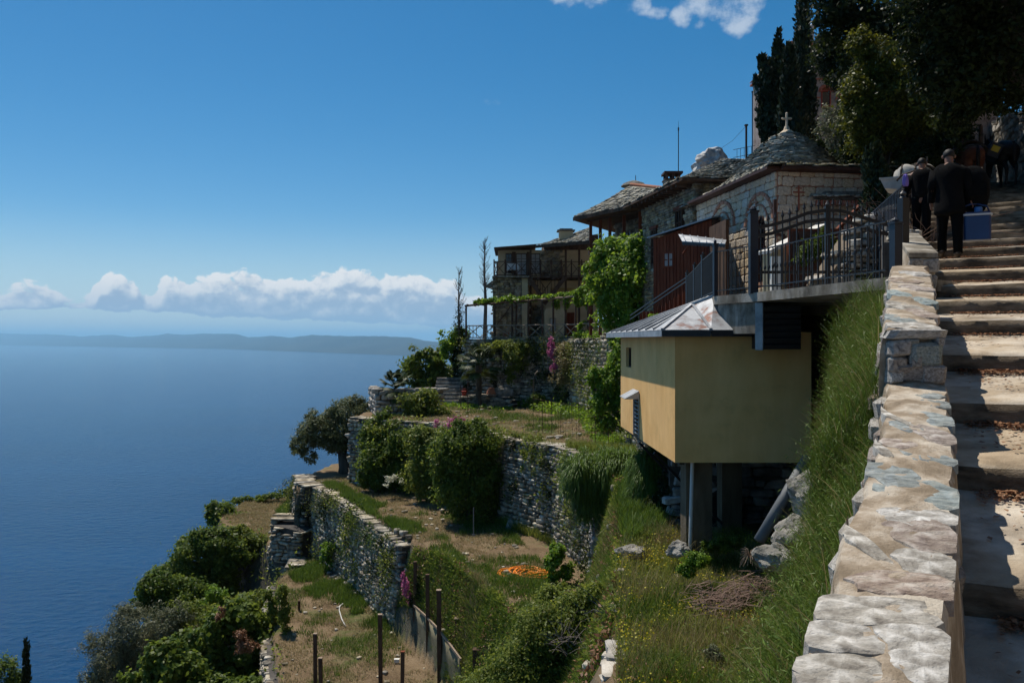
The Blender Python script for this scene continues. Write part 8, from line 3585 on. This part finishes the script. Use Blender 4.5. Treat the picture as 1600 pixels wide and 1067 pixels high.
def garden_bits():
 # terracotta jar, red tub, arched white hoop pipe against the pergola wall
 c = at(768, 615, 46.2)
 mb = MB()
 mb.lathe((0, 0, -.35), [(.10, 0), (.24, .12), (.30, .32), (.26, .5), (.14, .6), (.18, .66)], 14)
 o = mb.build('jar', M['terracotta'], None, True)
 o.location = (c.x, c.y, gz(c.x, c.y) + .75)
 tag(o, 'round red-brown clay jar on the low wall right of the palm', 'jar')
 c = at(725, 610, 46.8)
 mb = MB()
 mb.lathe((0, 0, 0), [(.11, 0), (.15, .3), (.16, .31), (.14, .32)], 12)
 mb.tube([(-.15, 0, .3), (-.1, 0, .44), (.1, 0, .44), (.15, 0, .3)], .01, 4)
 o = mb.build('bucket', M['red_paint'], None)
 o.location = (c.x, c.y, -3.3)
 tag(o, 'red bucket hanging beside the dark stake', 'bucket')
 root = thing('hoop', 'pale arched pipe bent against the pergola wall', 'pipe', at(838, 600, 44.9))
 mb = MB()
 mb.tube([(-.15, 0, -1.0), (-.16, 0, .2), (-.08, 0, .55), (.08, 0, .72), (.28, 0, .74)], .045, 6)
 mb.build('pipe_bend', M['pale_wood'], root, True)
 rock('boulder', 'large pale stone behind the low garden wall', 'rock', at(787, 612, 46.3), (.55, .4, .45), M['rock_pale'], 51, sub=4)
 # terrace clutter: pots and chairs
 for (px, lb) in ((790, 'small clay pot on the pergola terrace'), (812, 'dark flower pot on the pergola terrace')):
  p = PERG_ON(px)
  mb = MB()
  mb.lathe((0, 0, 0), [(.14, 0), (.2, .35), (.22, .36), (.2, .40)], 10)
  o = mb.build('flower_pot', M['terracotta' if px == 790 else 'old_wood'], None)
  o.location = (p.x, p.y + .8, .05)
  tag(o, lb, 'pot')
 # white plastic chair on the balcony
 for (px, lb) in ((797, 'left white plastic chair on the balcony'), (806, 'right white plastic chair on the balcony')):
  x = (px - 800) / F * 50.0
  root = thing('chair', lb, 'chair', (x, 50.1, 3.95))
  mb = MB()
  mb.box((0, 0, .42), (.42, .4, .03))
  mb.build('seat', M['marble'], root)
  mb = MB()
  mb.box((0, .19, .64), (.4, .03, .42))
  mb.build('backrest', M['marble'], root)
  for (a, b) in ((-1, -1), (1, -1), (1, 1), (-1, 1)):
   mb = MB()
   mb.bar((a * .18, b * .17, 0), (a * .18, b * .17, .41), .03)
   mb.build('leg', M['marble'], root)


garden_bits()


# ================================================================== people
def skin_body(name, joints, edges, mats, parent=None, sub=2, root_i=0, mat='black_cloth'):
 me = bpy.data.meshes.new(name)
 me.from_pydata([j[0] for j in joints], edges, [])
 o = bpy.data.objects.new(name, me)
 C.objects.link(o)
 md = o.modifiers.new('skin', 'SKIN')
 md.use_smooth_shade = True
 sv = me.skin_vertices[0].data
 for i, j in enumerate(joints):
  r = j[1]
  sv[i].radius = (r, r) if isinstance(r, (int, float)) else r
 sv[root_i].use_root = True
 sd = o.modifiers.new('sub', 'SUBSURF')
 sd.levels = sub
 sd.render_levels = sub
 me.materials.append(M[mat])
 bpy.context.view_layer.update()
 dg = bpy.context.evaluated_depsgraph_get()
 m2 = bpy.data.meshes.new_from_object(o.evaluated_get(dg))
 m2.materials.clear()
 m2.materials.append(M[mat])
 m2.polygons.foreach_set('use_smooth', [True] * len(m2.polygons))
 bpy.data.objects.remove(o)
 o = bpy.data.objects.new(name, m2)
 C.objects.link(o)
 if parent is not None:
  o.parent = parent
 return o


def loft(rings, name, mat, parent, n=20, fold=.0, seed=0, cap=True):
 """cloth tube through elliptical rings (cx, cy, z, rx, ry)"""
 r = random.Random(seed)
 mb = MB()
 V = []
 for i, (cx, cy, z, rx, ry) in enumerate(rings):
  for k in range(n):
   a = 2 * math.pi * k / n
   f = 1 + fold * (i / len(rings)) * math.sin(a * 5 + seed) + .5 * fold * math.sin(a * 3 + i * 1.1 + seed)
   V.append((cx + math.cos(a) * rx * f, cy + math.sin(a) * ry * f, z + .4 * fold * math.sin(a * 4 + i)))
 fs = []
 for i in range(len(rings) - 1):
  for k in range(n):
   k2 = (k + 1) % n
   fs.append((i * n + k, i * n + k2, (i + 1) * n + k2, (i + 1) * n + k))
 if cap:
  fs.append(tuple(reversed(range(n))))
  fs.append(tuple((len(rings) - 1) * n + k for k in range(n)))
 mb.add(V, fs)
 o = mb.build(name, M[mat], parent, True)
 fix_normals(o)
 md = o.modifiers.new('sub', 'SUBSURF')
 md.levels = 1
 md.render_levels = 1
 return o


def make_person(label, base, rz, H=1.74, coat=True, bow=.25, arm_r=None, arm_l=None, stride=.25, cloth='black_cloth', hood=False, rise=.0):
 """figure seen from behind; local +y is the walking direction. base = point under the pelvis on the ground"""
 s = H / 1.75
 root = thing('person', label, 'person', base, rz)
 J = []

 def j(x, y, z, r):
  J.append(((x * s, y * s, z * s), (r[0] * s, r[1] * s) if isinstance(r, tuple) else r * s))
  return len(J) - 1
 pel = j(0, 0, .95, (.150, .105))
 bel = j(0, .02, 1.08, (.145, .10))
 che = j(0, .05, 1.27, (.175, .115))
 shc = j(0, .08, 1.42, (.13, .085))
 nk = j(0, .11, 1.50, .055)
 hd = j(0, .15, 1.585, (.076, .09))
 ht = j(0, .175, 1.69, (.066, .080))
 E = [(pel, bel), (bel, che), (che, shc), (shc, nk), (nk, hd), (hd, ht)]
 for sd, arm in ((-1, arm_l), (1, arm_r)):
  a0 = j(sd * .175, .07, 1.405, .062)
  el = arm[0] if arm else (sd * .25, .02, 1.13)
  wr = arm[1] if arm else (sd * .27, .10, .90)
  a1 = j(el[0], el[1], el[2], .046)
  a2 = j(wr[0], wr[1], wr[2], .032)
  d = Vector(wr) - Vector(el)
  d.normalize()
  p = Vector(wr) + d * .05
  a3 = j(p.x, p.y, p.z, .034)
  E += [(shc, a0), (a0, a1), (a1, a2), (a2, a3)]
  p2 = p + d * .03
  for k in range(4):      # fingers, curled
   off = Vector((0, (k - 1.5) * .021, 0))
   q1 = p2 + off
   q2 = q1 + d * (.035 + .005 * (k in (1, 2)))
   q3 = q2 + d * .012 + Vector((-sd * .022, 0, .004))
   f1 = j(q1.x, q1.y, q1.z, .0105)
   f2 = j(q2.x, q2.y, q2.z, .0095)
   f3 = j(q3.x, q3.y, q3.z, .008)
   E += [(a3, f1), (f1, f2), (f2, f3)]
  t1 = p + Vector((-sd * .01, .040, .01))
  t2 = t1 + d * .035 + Vector((-sd * .012, .006, 0))
  f1 = j(t1.x, t1.y, t1.z, .012)
  f2 = j(t2.x, t2.y, t2.z, .0095)
  E += [(a3, f1), (f1, f2)]
 for sd, st_ in ((-1, stride), (1, -stride)):
  lift = rise if st_ > 0 else 0
  h0 = j(sd * .085, 0, .86, .088)
  kn = j(sd * .095, st_ * .65 + .03, .50 + lift * .7, .060)
  an = j(sd * .10, st_ * .75 - .04, .10 + lift, .040)
  he = j(sd * .10, st_ * .75 - .07, .045 + lift, .042)
  to = j(sd * .105, st_ * .75 + .14, .035 + lift, (.045, .030))
  E += [(pel, h0), (h0, kn), (kn, an), (an, he), (an, to)]
 b = skin_body('body', J, E, None, root, 2, pel, 'skin')
 # clothes follow the body
 def sc(l):
  return [(a * s, b_ * s, c * s, d * s, e * s) for a, b_, c, d, e in l]
 if coat:
  loft(sc([(0, -.02, .66, .235, .19), (0, -.02, .74, .225, .18), (0, 0, .90, .205, .155), (0, .01, 1.05, .19, .14), (0, .03, 1.20, .205, .15), (0, .05, 1.33, .245, .155), (0, .07, 1.42, .225, .145), (0, .09, 1.475, .165, .12), (0, .10, 1.515, .08, .08)]), 'coat', cloth, root, fold=.045, seed=3)
 else:
  loft(sc([(0, 0, .86, .18, .14), (0, .01, 1.05, .175, .13), (0, .04, 1.25, .20, .14), (0, .06, 1.40, .225, .145), (0, .09, 1.475, .16, .12), (0, .10, 1.515, .08, .08)]), 'jacket', cloth, root, fold=.03, seed=5)
 for sd, arm in ((-1, arm_l), (1, arm_r)):
  el = arm[0] if arm else (sd * .25, .02, 1.13)
  wr = arm[1] if arm else (sd * .27, .10, .90)
  mb = MB()
  pts = [Vector((sd * .13, .07, 1.40)), Vector((sd * .20, .065, 1.36)), Vector(el), Vector(el).lerp(Vector(wr), .5), Vector(wr)]
  mb.tube([p * s for p in pts], [.085 * s, .086 * s, .068 * s, .060 * s, .052 * s], 12)
  mb.build('sleeve', M[cloth], root, True)
 for sd, st_ in ((-1, stride), (1, -stride)):
  lift = rise if st_ > 0 else 0
  mb = MB()
  pts = [Vector((sd * .085, 0, .92)), Vector((sd * .09, st_ * .3, .72 + lift * .3)), Vector((sd * .095, st_ * .65 + .03, .50 + lift * .7)), Vector((sd * .10, st_ * .7, .28 + lift * .9)), Vector((sd * .10, st_ * .75 - .04, .07 + lift))]
  mb.tube([p * s for p in pts], [.105 * s, .098 * s, .080 * s, .070 * s, .066 * s], 12)
  mb.build('trouser_leg', M['trouser'], root, True)
  mb = MB()
  x = sd * .10
  y = st_ * .75
  rr = [(x, y - .10, .035 + lift, .0, .0)]
  P = [Vector((x, y - .11, .04 + lift)), Vector((x, y - .06, .055 + lift)), Vector((x, y + .05, .05 + lift)), Vector((x * 1.05, y + .15, .035 + lift)), Vector((x * 1.05, y + .19, .03 + lift))]
  mb.tube([p * s for p in P], [.030 * s, .050 * s, .052 * s, .045 * s, .02 * s], 10)
  mb.build('shoe', M['leather'], root, True)
 # head: hair / cap, ears, face
 hc = Vector((0, .165, 1.655)) * s
 import bmesh
 bm = bmesh.new()
 bmesh.ops.create_icosphere(bm, subdivisions=3, radius=1)
 for v in bm.verts:
  v.co = Vector((v.co.x * .086, v.co.y * .102, v.co.z * .098)) * s
  if v.co.y > .045 * s and v.co.z < .03 * s:
   v.co *= .80
  if v.co.z < -.045 * s:
   v.co.z = -.045 * s + (v.co.z + .045 * s) * .3
 me = bpy.data.meshes.new('hair')
 bm.to_mesh(me)
 bm.free()
 me.materials.append(M['hair'])
 me.polygons.foreach_set('use_smooth', [True] * len(me.polygons))
 h = bpy.data.objects.new('hair', me)
 C.objects.link(h)
 h.parent = root
 h.location = hc
 h.rotation_euler = (-.25, 0, 0)
 mb = MB()
 for sd in (-1, 1):
  mb.lathe((sd * .083 * s, .16 * s, 1.60 * s), [(.005, 0), (.018 * s, .012), (.020 * s, .04 * s), (.010, .058 * s)], 8)
 mb.build('ear', M['skin'], root, True)
 mb = MB()
 mb.tube([Vector((0, .262, 1.64)) * s, Vector((0, .285, 1.60)) * s], [.010 * s, .016 * s], 6)
 mb.build('nose', M['skin'], root, True)
 mb = MB()
 for sd in (-1, 1):
  mb.lathe((sd * .032 * s, .248 * s, 1.63 * s), [(.004, 0), (.011, .006), (.011, .012), (.004, .018)], 8)
 mb.build('eyes', M['black_void'], root, True)
 mb = MB()
 mb.bar(Vector((-.025, .252, 1.565)) * s, Vector((.025, .252, 1.565)) * s, .008, .01)
 mb.build('mouth', M['brick_red'], root)
 return root


# man in black coat climbing, with a cooler in his right hand
pb = at(1484, 403, 12.2)
sB = pb.x * SN + pb.y * CS
tB = pb.x * CS - pb.y * SN


def step_z(s, t=None):
 for a, b in zip(STEP_S, STEP_S[1:]):
  if a <= s < b:
   return plane_z(a) + .145 + (plane_z(b) - plane_z(a) - .145) * (s - a) / (b - a)
 return plane_z(s)


def on_steps(s, t):
 x, y = st(s, t)
 return Vector((x, y, step_z(s)))


man = make_person('man in a long black coat with bowed head, carrying the blue cooler', on_steps(sB, tB), -R(24), 1.70, arm_r=((.25, .0, 1.14), (.30, .04, .90)), arm_l=((-.25, .03, 1.14), (-.25, .14, .92)), stride=.16, rise=.06)


def cooler():
 p = on_steps(sB, tB) + Vector((0, 0, 0))
 rz = -R(24)
 c = p + Matrix.Rotation(rz, 3, 'Z') @ Vector((.36, .02, .26))
 root = thing('cooler', 'blue cooler box with pale lid rim and light blue spout cap in the man\'s hand', 'cooler', c, rz)
 w, d, h = .36, .25, .36
 def rbox(name, z0, z1, ww, dd, mat, r=.04):
  poly = []
  for (sx, sy, a0) in ((1, 1, 0), (-1, 1, 90), (-1, -1, 180), (1, -1, 270)):
   for k in range(5):
    a = R(a0 + k * 22.5)
    poly.append((sx * (ww / 2 - r) + r * math.cos(a), sy * (dd / 2 - r) + r * math.sin(a)))
  mb = MB()
  mb.prism(poly, z0, z1)
  return mb.build(name, M[mat], root)
 rbox('tub', 0, h, w, d, 'cooler_blue')
 rbox('rim', h + .002, h + .03, w + .03, d + .03, 'pale_plastic')
 rbox('lid', h + .032, h + .055, w - .01, d - .01, 'cooler_blue')
 mb = MB()
 mb.lathe((.02, 0, h + .057), [(.055, 0), (.055, .075), (.045, .085)], 14)
 mb.build('spout_cap', M['cooler_cap'], root)
 mb = MB()
 mb.tube([(-w / 2 - .01, 0, h + .015), (-w / 2 + .01, 0, h + .16), (-.08, 0, h + .19), (0, 0, h + .19)], .012, 6)
 mb.tube([(0, 0, h + .19), (w / 2 - .05, 0, h + .15), (w / 2 + .01, 0, h + .015)], .012, 6)
 mb.build('handle', M['cooler_blue'], root, True)


cooler()
p2 = on_steps(sB, tB)
def rucksack():
 q = p2 + Matrix.Rotation(-R(20), 3, 'Z') @ Vector((.36, .12, 1.12))
 root = thing('rucksack', 'bulky black bag carried at the right shoulder of the coated man', 'rucksack', q, -R(20))
 loft([(0, 0, -.44, .10, .09), (0, -.01, -.34, .17, .13), (.02, -.02, -.05, .20, .16), (0, -.01, .17, .17, .14), (-.05, 0, .30, .09, .08)], 'bag', 'black_cloth', root, fold=.03, seed=8)
 for s_ in (-1, 1):
  mb = MB()
  mb.tube([(s_ * .10, .06, .22), (s_ * .12, .16, .28), (s_ * .13, .27, .18)], .018, 6)
  mb.build('strap', M['leather'], root, True)
 mb = MB()
 mb.box((0, -.155, -.1), (.24, .05, .2))
 mb.build('front_pocket', M['trouser'], root)


rucksack()
p3 = on_steps(sB + 1.6, tB - .38)
boy = make_person('person in dark clothes with a pink bag, half hidden left of the coated man', p3, -R(30), 1.48, coat=False, arm_l=((-.26, .0, 1.12), (-.32, .12, .92)), stride=.12, rise=.04, cloth='black_cloth')


def pink_bag():
 c = p3 + Matrix.Rotation(-R(30), 3, 'Z') @ Vector((-.30, .10, .52))
 root = thing('bag', 'pink and white bag hanging at the left of the hidden person', 'bag', c, .4)
 loft([(0, 0, 0, .09, .04), (0, 0, .08, .12, .06), (0, 0, .2, .10, .05), (0, 0, .28, .05, .02)], 'pouch', 'pink_bag', root, fold=.05, seed=2)
 mb = MB()
 mb.tube([(0, 0, .26), (0, 0, .34), (.02, 0, .38)], .008, 4)
 mb.build('strap', M['purple_cloth'], root)
 c2 = p3 + Vector((-.30, -.05, 1.05))
 r2 = thing('scarf', 'small purple cloth above the pink bag', 'cloth', c2)
 loft([(0, 0, -.1, .05, .03), (0, 0, 0, .06, .04), (0, 0, .12, .03, .02)], 'cloth', 'purple_cloth', r2, fold=.08, seed=4)


pink_bag()


# ================================================================== mules
def make_mule(label, base, rz, mat='horse', s=1.0):
 """quadruped facing local +y; base under the middle of the body"""
 root = thing('mule', label, 'mule', base, rz)
 J = []

 def j(x, y, z, r):
  J.append(((x * s, y * s, z * s), (r[0] * s, r[1] * s) if isinstance(r, tuple) else r * s))
  return len(J) - 1
 mid = j(0, 0, 1.02, (.27, .27))
 loin = j(0, -.35, 1.06, (.26, .25))
 rump = j(0, -.62, 1.04, (.27, .25))
 butt = j(0, -.80, .98, (.17, .19))
 chest = j(0, .40, 1.02, (.24, .28))
 bre = j(0, .66, 1.02, (.19, .24))
 nk = j(0, .88, 1.25, (.11, .16))
 pol = j(0, 1.10, 1.46, (.08, .11))
 hd = j(0, 1.26, 1.40, (.085, .11))
 mz = j(0, 1.50, 1.18, (.055, .065))
 E = [(mid, loin), (loin, rump), (rump, butt), (mid, chest), (chest, bre), (bre, nk), (nk, pol), (pol, hd), (hd, mz)]
 for sd in (-1, 1):
  a = j(sd * .045, 1.08, 1.56, .028)
  b = j(sd * .07, 1.06, 1.72, .022)
  c = j(sd * .065, 1.07, 1.80, .008)
  E += [(pol, a), (a, b), (b, c)]
  off = .06 * sd
  h0 = j(sd * .13, -.64, .88, (.11, .15))
  st_ = j(sd * .14, -.50 + off, .68, (.085, .11))
  hk = j(sd * .135, -.78 + off, .46, (.042, .052))
  cn = j(sd * .13, -.76 + off, .24, .030)
  ft = j(sd * .13, -.74 + off, .12, .036)
  hf = j(sd * .13, -.69 + off, .035, .045)
  E += [(rump, h0), (h0, st_), (st_, hk), (hk, cn), (cn, ft), (ft, hf)]
  s0 = j(sd * .13, .50, .86, (.085, .12))
  kn = j(sd * .125, .50 - off, .48, .046)
  c2 = j(sd * .125, .48 - off, .26, .030)
  f2 = j(sd * .125, .48 - off, .12, .036)
  h2 = j(sd * .125, .53 - off, .035, .045)
  E += [(chest, s0), (s0, kn), (kn, c2), (c2, f2), (f2, h2)]
 skin_body('body', J, E, None, root, 2, mid, mat)
 # tail: dock with hanging hair
 mb = MB()
 mb.tube([Vector((0, -.93, 1.10)) * s, Vector((0, -1.0, 1.0)) * s, Vector((0, -1.01, .8)) * s, Vector((0, -.99, .62)) * s, Vector((.01, -.97, .5)) * s], [.035 * s, .045 * s, .055 * s, .05 * s, .015 * s], 8)
 mb.build('tail', M['horse_dark'], root, True)
 mb = MB()
 for k in range(9):
  p = Vector((0, .62 + .055 * k, 1.28 + .042 * k)) * s
  mb.box(p, (.03, .07, .10), M=Matrix.Rotation(.6, 3, 'X'))
 mb.build('mane', M['horse_dark'], root)
 return root


mz_ = on_steps(23.6, 1.30)
mule = make_mule('brown mule seen from behind standing at the top of the steps with a pack load', mz_ + Vector((0, .35, 0)), -R(18), 'horse', .98)


def pack(mule_base, rz, kind):
 Mx = Matrix.Rotation(rz, 3, 'Z')
 root = thing('pack_saddle', 'wooden pack saddle with straps on the brown mule' if kind == 1 else 'pack saddle under the white canvas load', 'saddle', mule_base, rz)
 for y in (-.18, .30):
  mb = MB()
  pts = [Vector((math.sin(a) * .36, y, 1.02 + math.cos(a) * .33)) for a in [x * .28 for x in range(-6, 7)]]
  mb.tube(pts, .035, 6)
  mb.build('arch', M['leather'], root, True)
 mb = MB()
 pts = [(math.sin(a) * .34, .06, 1.02 + math.cos(a) * .31) for a in [x * .28 for x in range(-6, 7)]]
 V = []
 for (x, y, z) in pts:
  V += [(x, -.28, z), (x, .38, z)]
 mb.add(V, [(2 * i, 2 * i + 1, 2 * i + 3, 2 * i + 2) for i in range(len(pts) - 1)])
 o = mb.build('saddle_blanket', M['leather'], root, True)
 md = o.modifiers.new('s', 'SOLIDIFY')
 md.thickness = .04
 mb = MB()
 pts = [Vector((math.sin(a) * .30, -.90 + .28 * abs(math.sin(a)) ** .5 * (1 if abs(a) > 1 else .6), 1.02 + math.cos(a) * .10)) for a in [x * .26 for x in range(-6, 7)]]
 mb.tube(pts, .018, 5)
 mb.build('breeching_strap', M['leather'], root, True)
 if kind == 1:
  # right container with yellow print
  r2 = thing('canister', 'dark blue canister with yellow print strapped to the right of the brown mule', 'canister', mule_base + Mx @ Vector((.52, -.05, 1.06)), rz)
  r2.rotation_euler = (0, .45, rz)
  mb = MB()
  mb.prism([(-.13, -.24), (.13, -.24), (.16, -.2), (.16, .2), (.13, .24), (-.13, .24), (-.16, .2), (-.16, -.2)], -.16, .20)
  mb.build('can', M['blue_metal'], r2)
  mb = MB()
  mb.box((.0, -.248, .05), (.18, .01, .15))
  mb.build('label_print', M['yellow_print'], r2)
  mb = MB()
  mb.box((0, 0, .22), (.06, .3, .04))
  mb.build('handle', M['blue_metal'], r2)
  # rolled blue bag on the left
  r3 = thing('roll_bag', 'rolled blue bag tied to the left of the brown mule', 'bag', mule_base + Mx @ Vector((-.50, -.15, 1.12)), rz)
  mb = MB()
  mb.tube([(0, -.3, 0), (0, -.26, 0), (0, .26, 0), (0, .3, 0)], [.07, .13, .13, .07], 12)
  mb.build('roll', M['cooler_blue'], r3, True)
  for y in (-.12, .12):
   mb = MB()
   mb.tube([(0, y - .012, 0), (0, y + .012, 0)], .137, 12)
   mb.build('strap', M['leather'], r3)
  r4 = thing('bottle', 'small light blue bottle hanging under the rolled bag', 'bottle', mule_base + Mx @ Vector((-.45, -.35, .72)), rz)
  mb = MB()
  mb.lathe((0, 0, 0), [(.05, 0), (.055, .14), (.02, .18), (.02, .21)], 10)
  mb.build('flask', M['cooler_cap'], r4)
 else:
  r2 = thing('canvas_load', 'whitish canvas pack strapped down with dark webbing', 'load', mule_base + Mx @ Vector((0, 0, 1.25)), rz)
  loft([(-.08, 0, -.16, .34, .36), (-.08, 0, -.12, .37, .38), (-.08, 0, .0, .36, .38), (-.08, 0, .09, .32, .34), (-.10, 0, .13, .18, .22)], 'canvas', 'canvas', r2, n=24, fold=.09, seed=6)
  for x in (-.18, .05, .22):
   mb = MB()
   mb.tube([(x - .08, -.39, -.15), (x - .08, -.37, .01), (x * .9 - .08, -.26, .12), (x * .8 - .08, 0, .15), (x * .8 - .08, .3, .12)], .018, 6)
   mb.build('strap', M['leather'], r2)
  r3 = thing('box', 'shallow cream box slung low on the left under the canvas pack', 'box', mule_base + Mx @ Vector((-.30, -.15, .92)), rz)
  mb = MB()
  mb.extrude([Vector((-.30, -.30, .20)), Vector((-.22, -.30, .02)), Vector((.30, -.30, -.06)), Vector((.30, -.30, .18))], (0, .6, 0))
  fix_normals(mb.build('tray', M['canvas'], r3))
  mb = MB()
  mb.bar((-.31, -.31, .205), (.31, -.31, .185), .03)
  mb.build('rim', M['canvas'], r3)


pack(Vector(mule.location), -R(18), 1)
q4 = on_steps(sB + 2.6, tB - .42)
m2 = make_mule('dark mule hidden behind the people, carrying the white canvas pack', q4, -R(32), 'horse_dark', .9)
pack(q4 + Vector((0, 0, -.10)), -R(32), 2)
q5 = on_steps(24.4, 2.05)
make_mule('nearly black mule beside the brown one at the top of the steps', q5 + Vector((0, .3, -.05)), -R(14), 'horse_dark', .98)
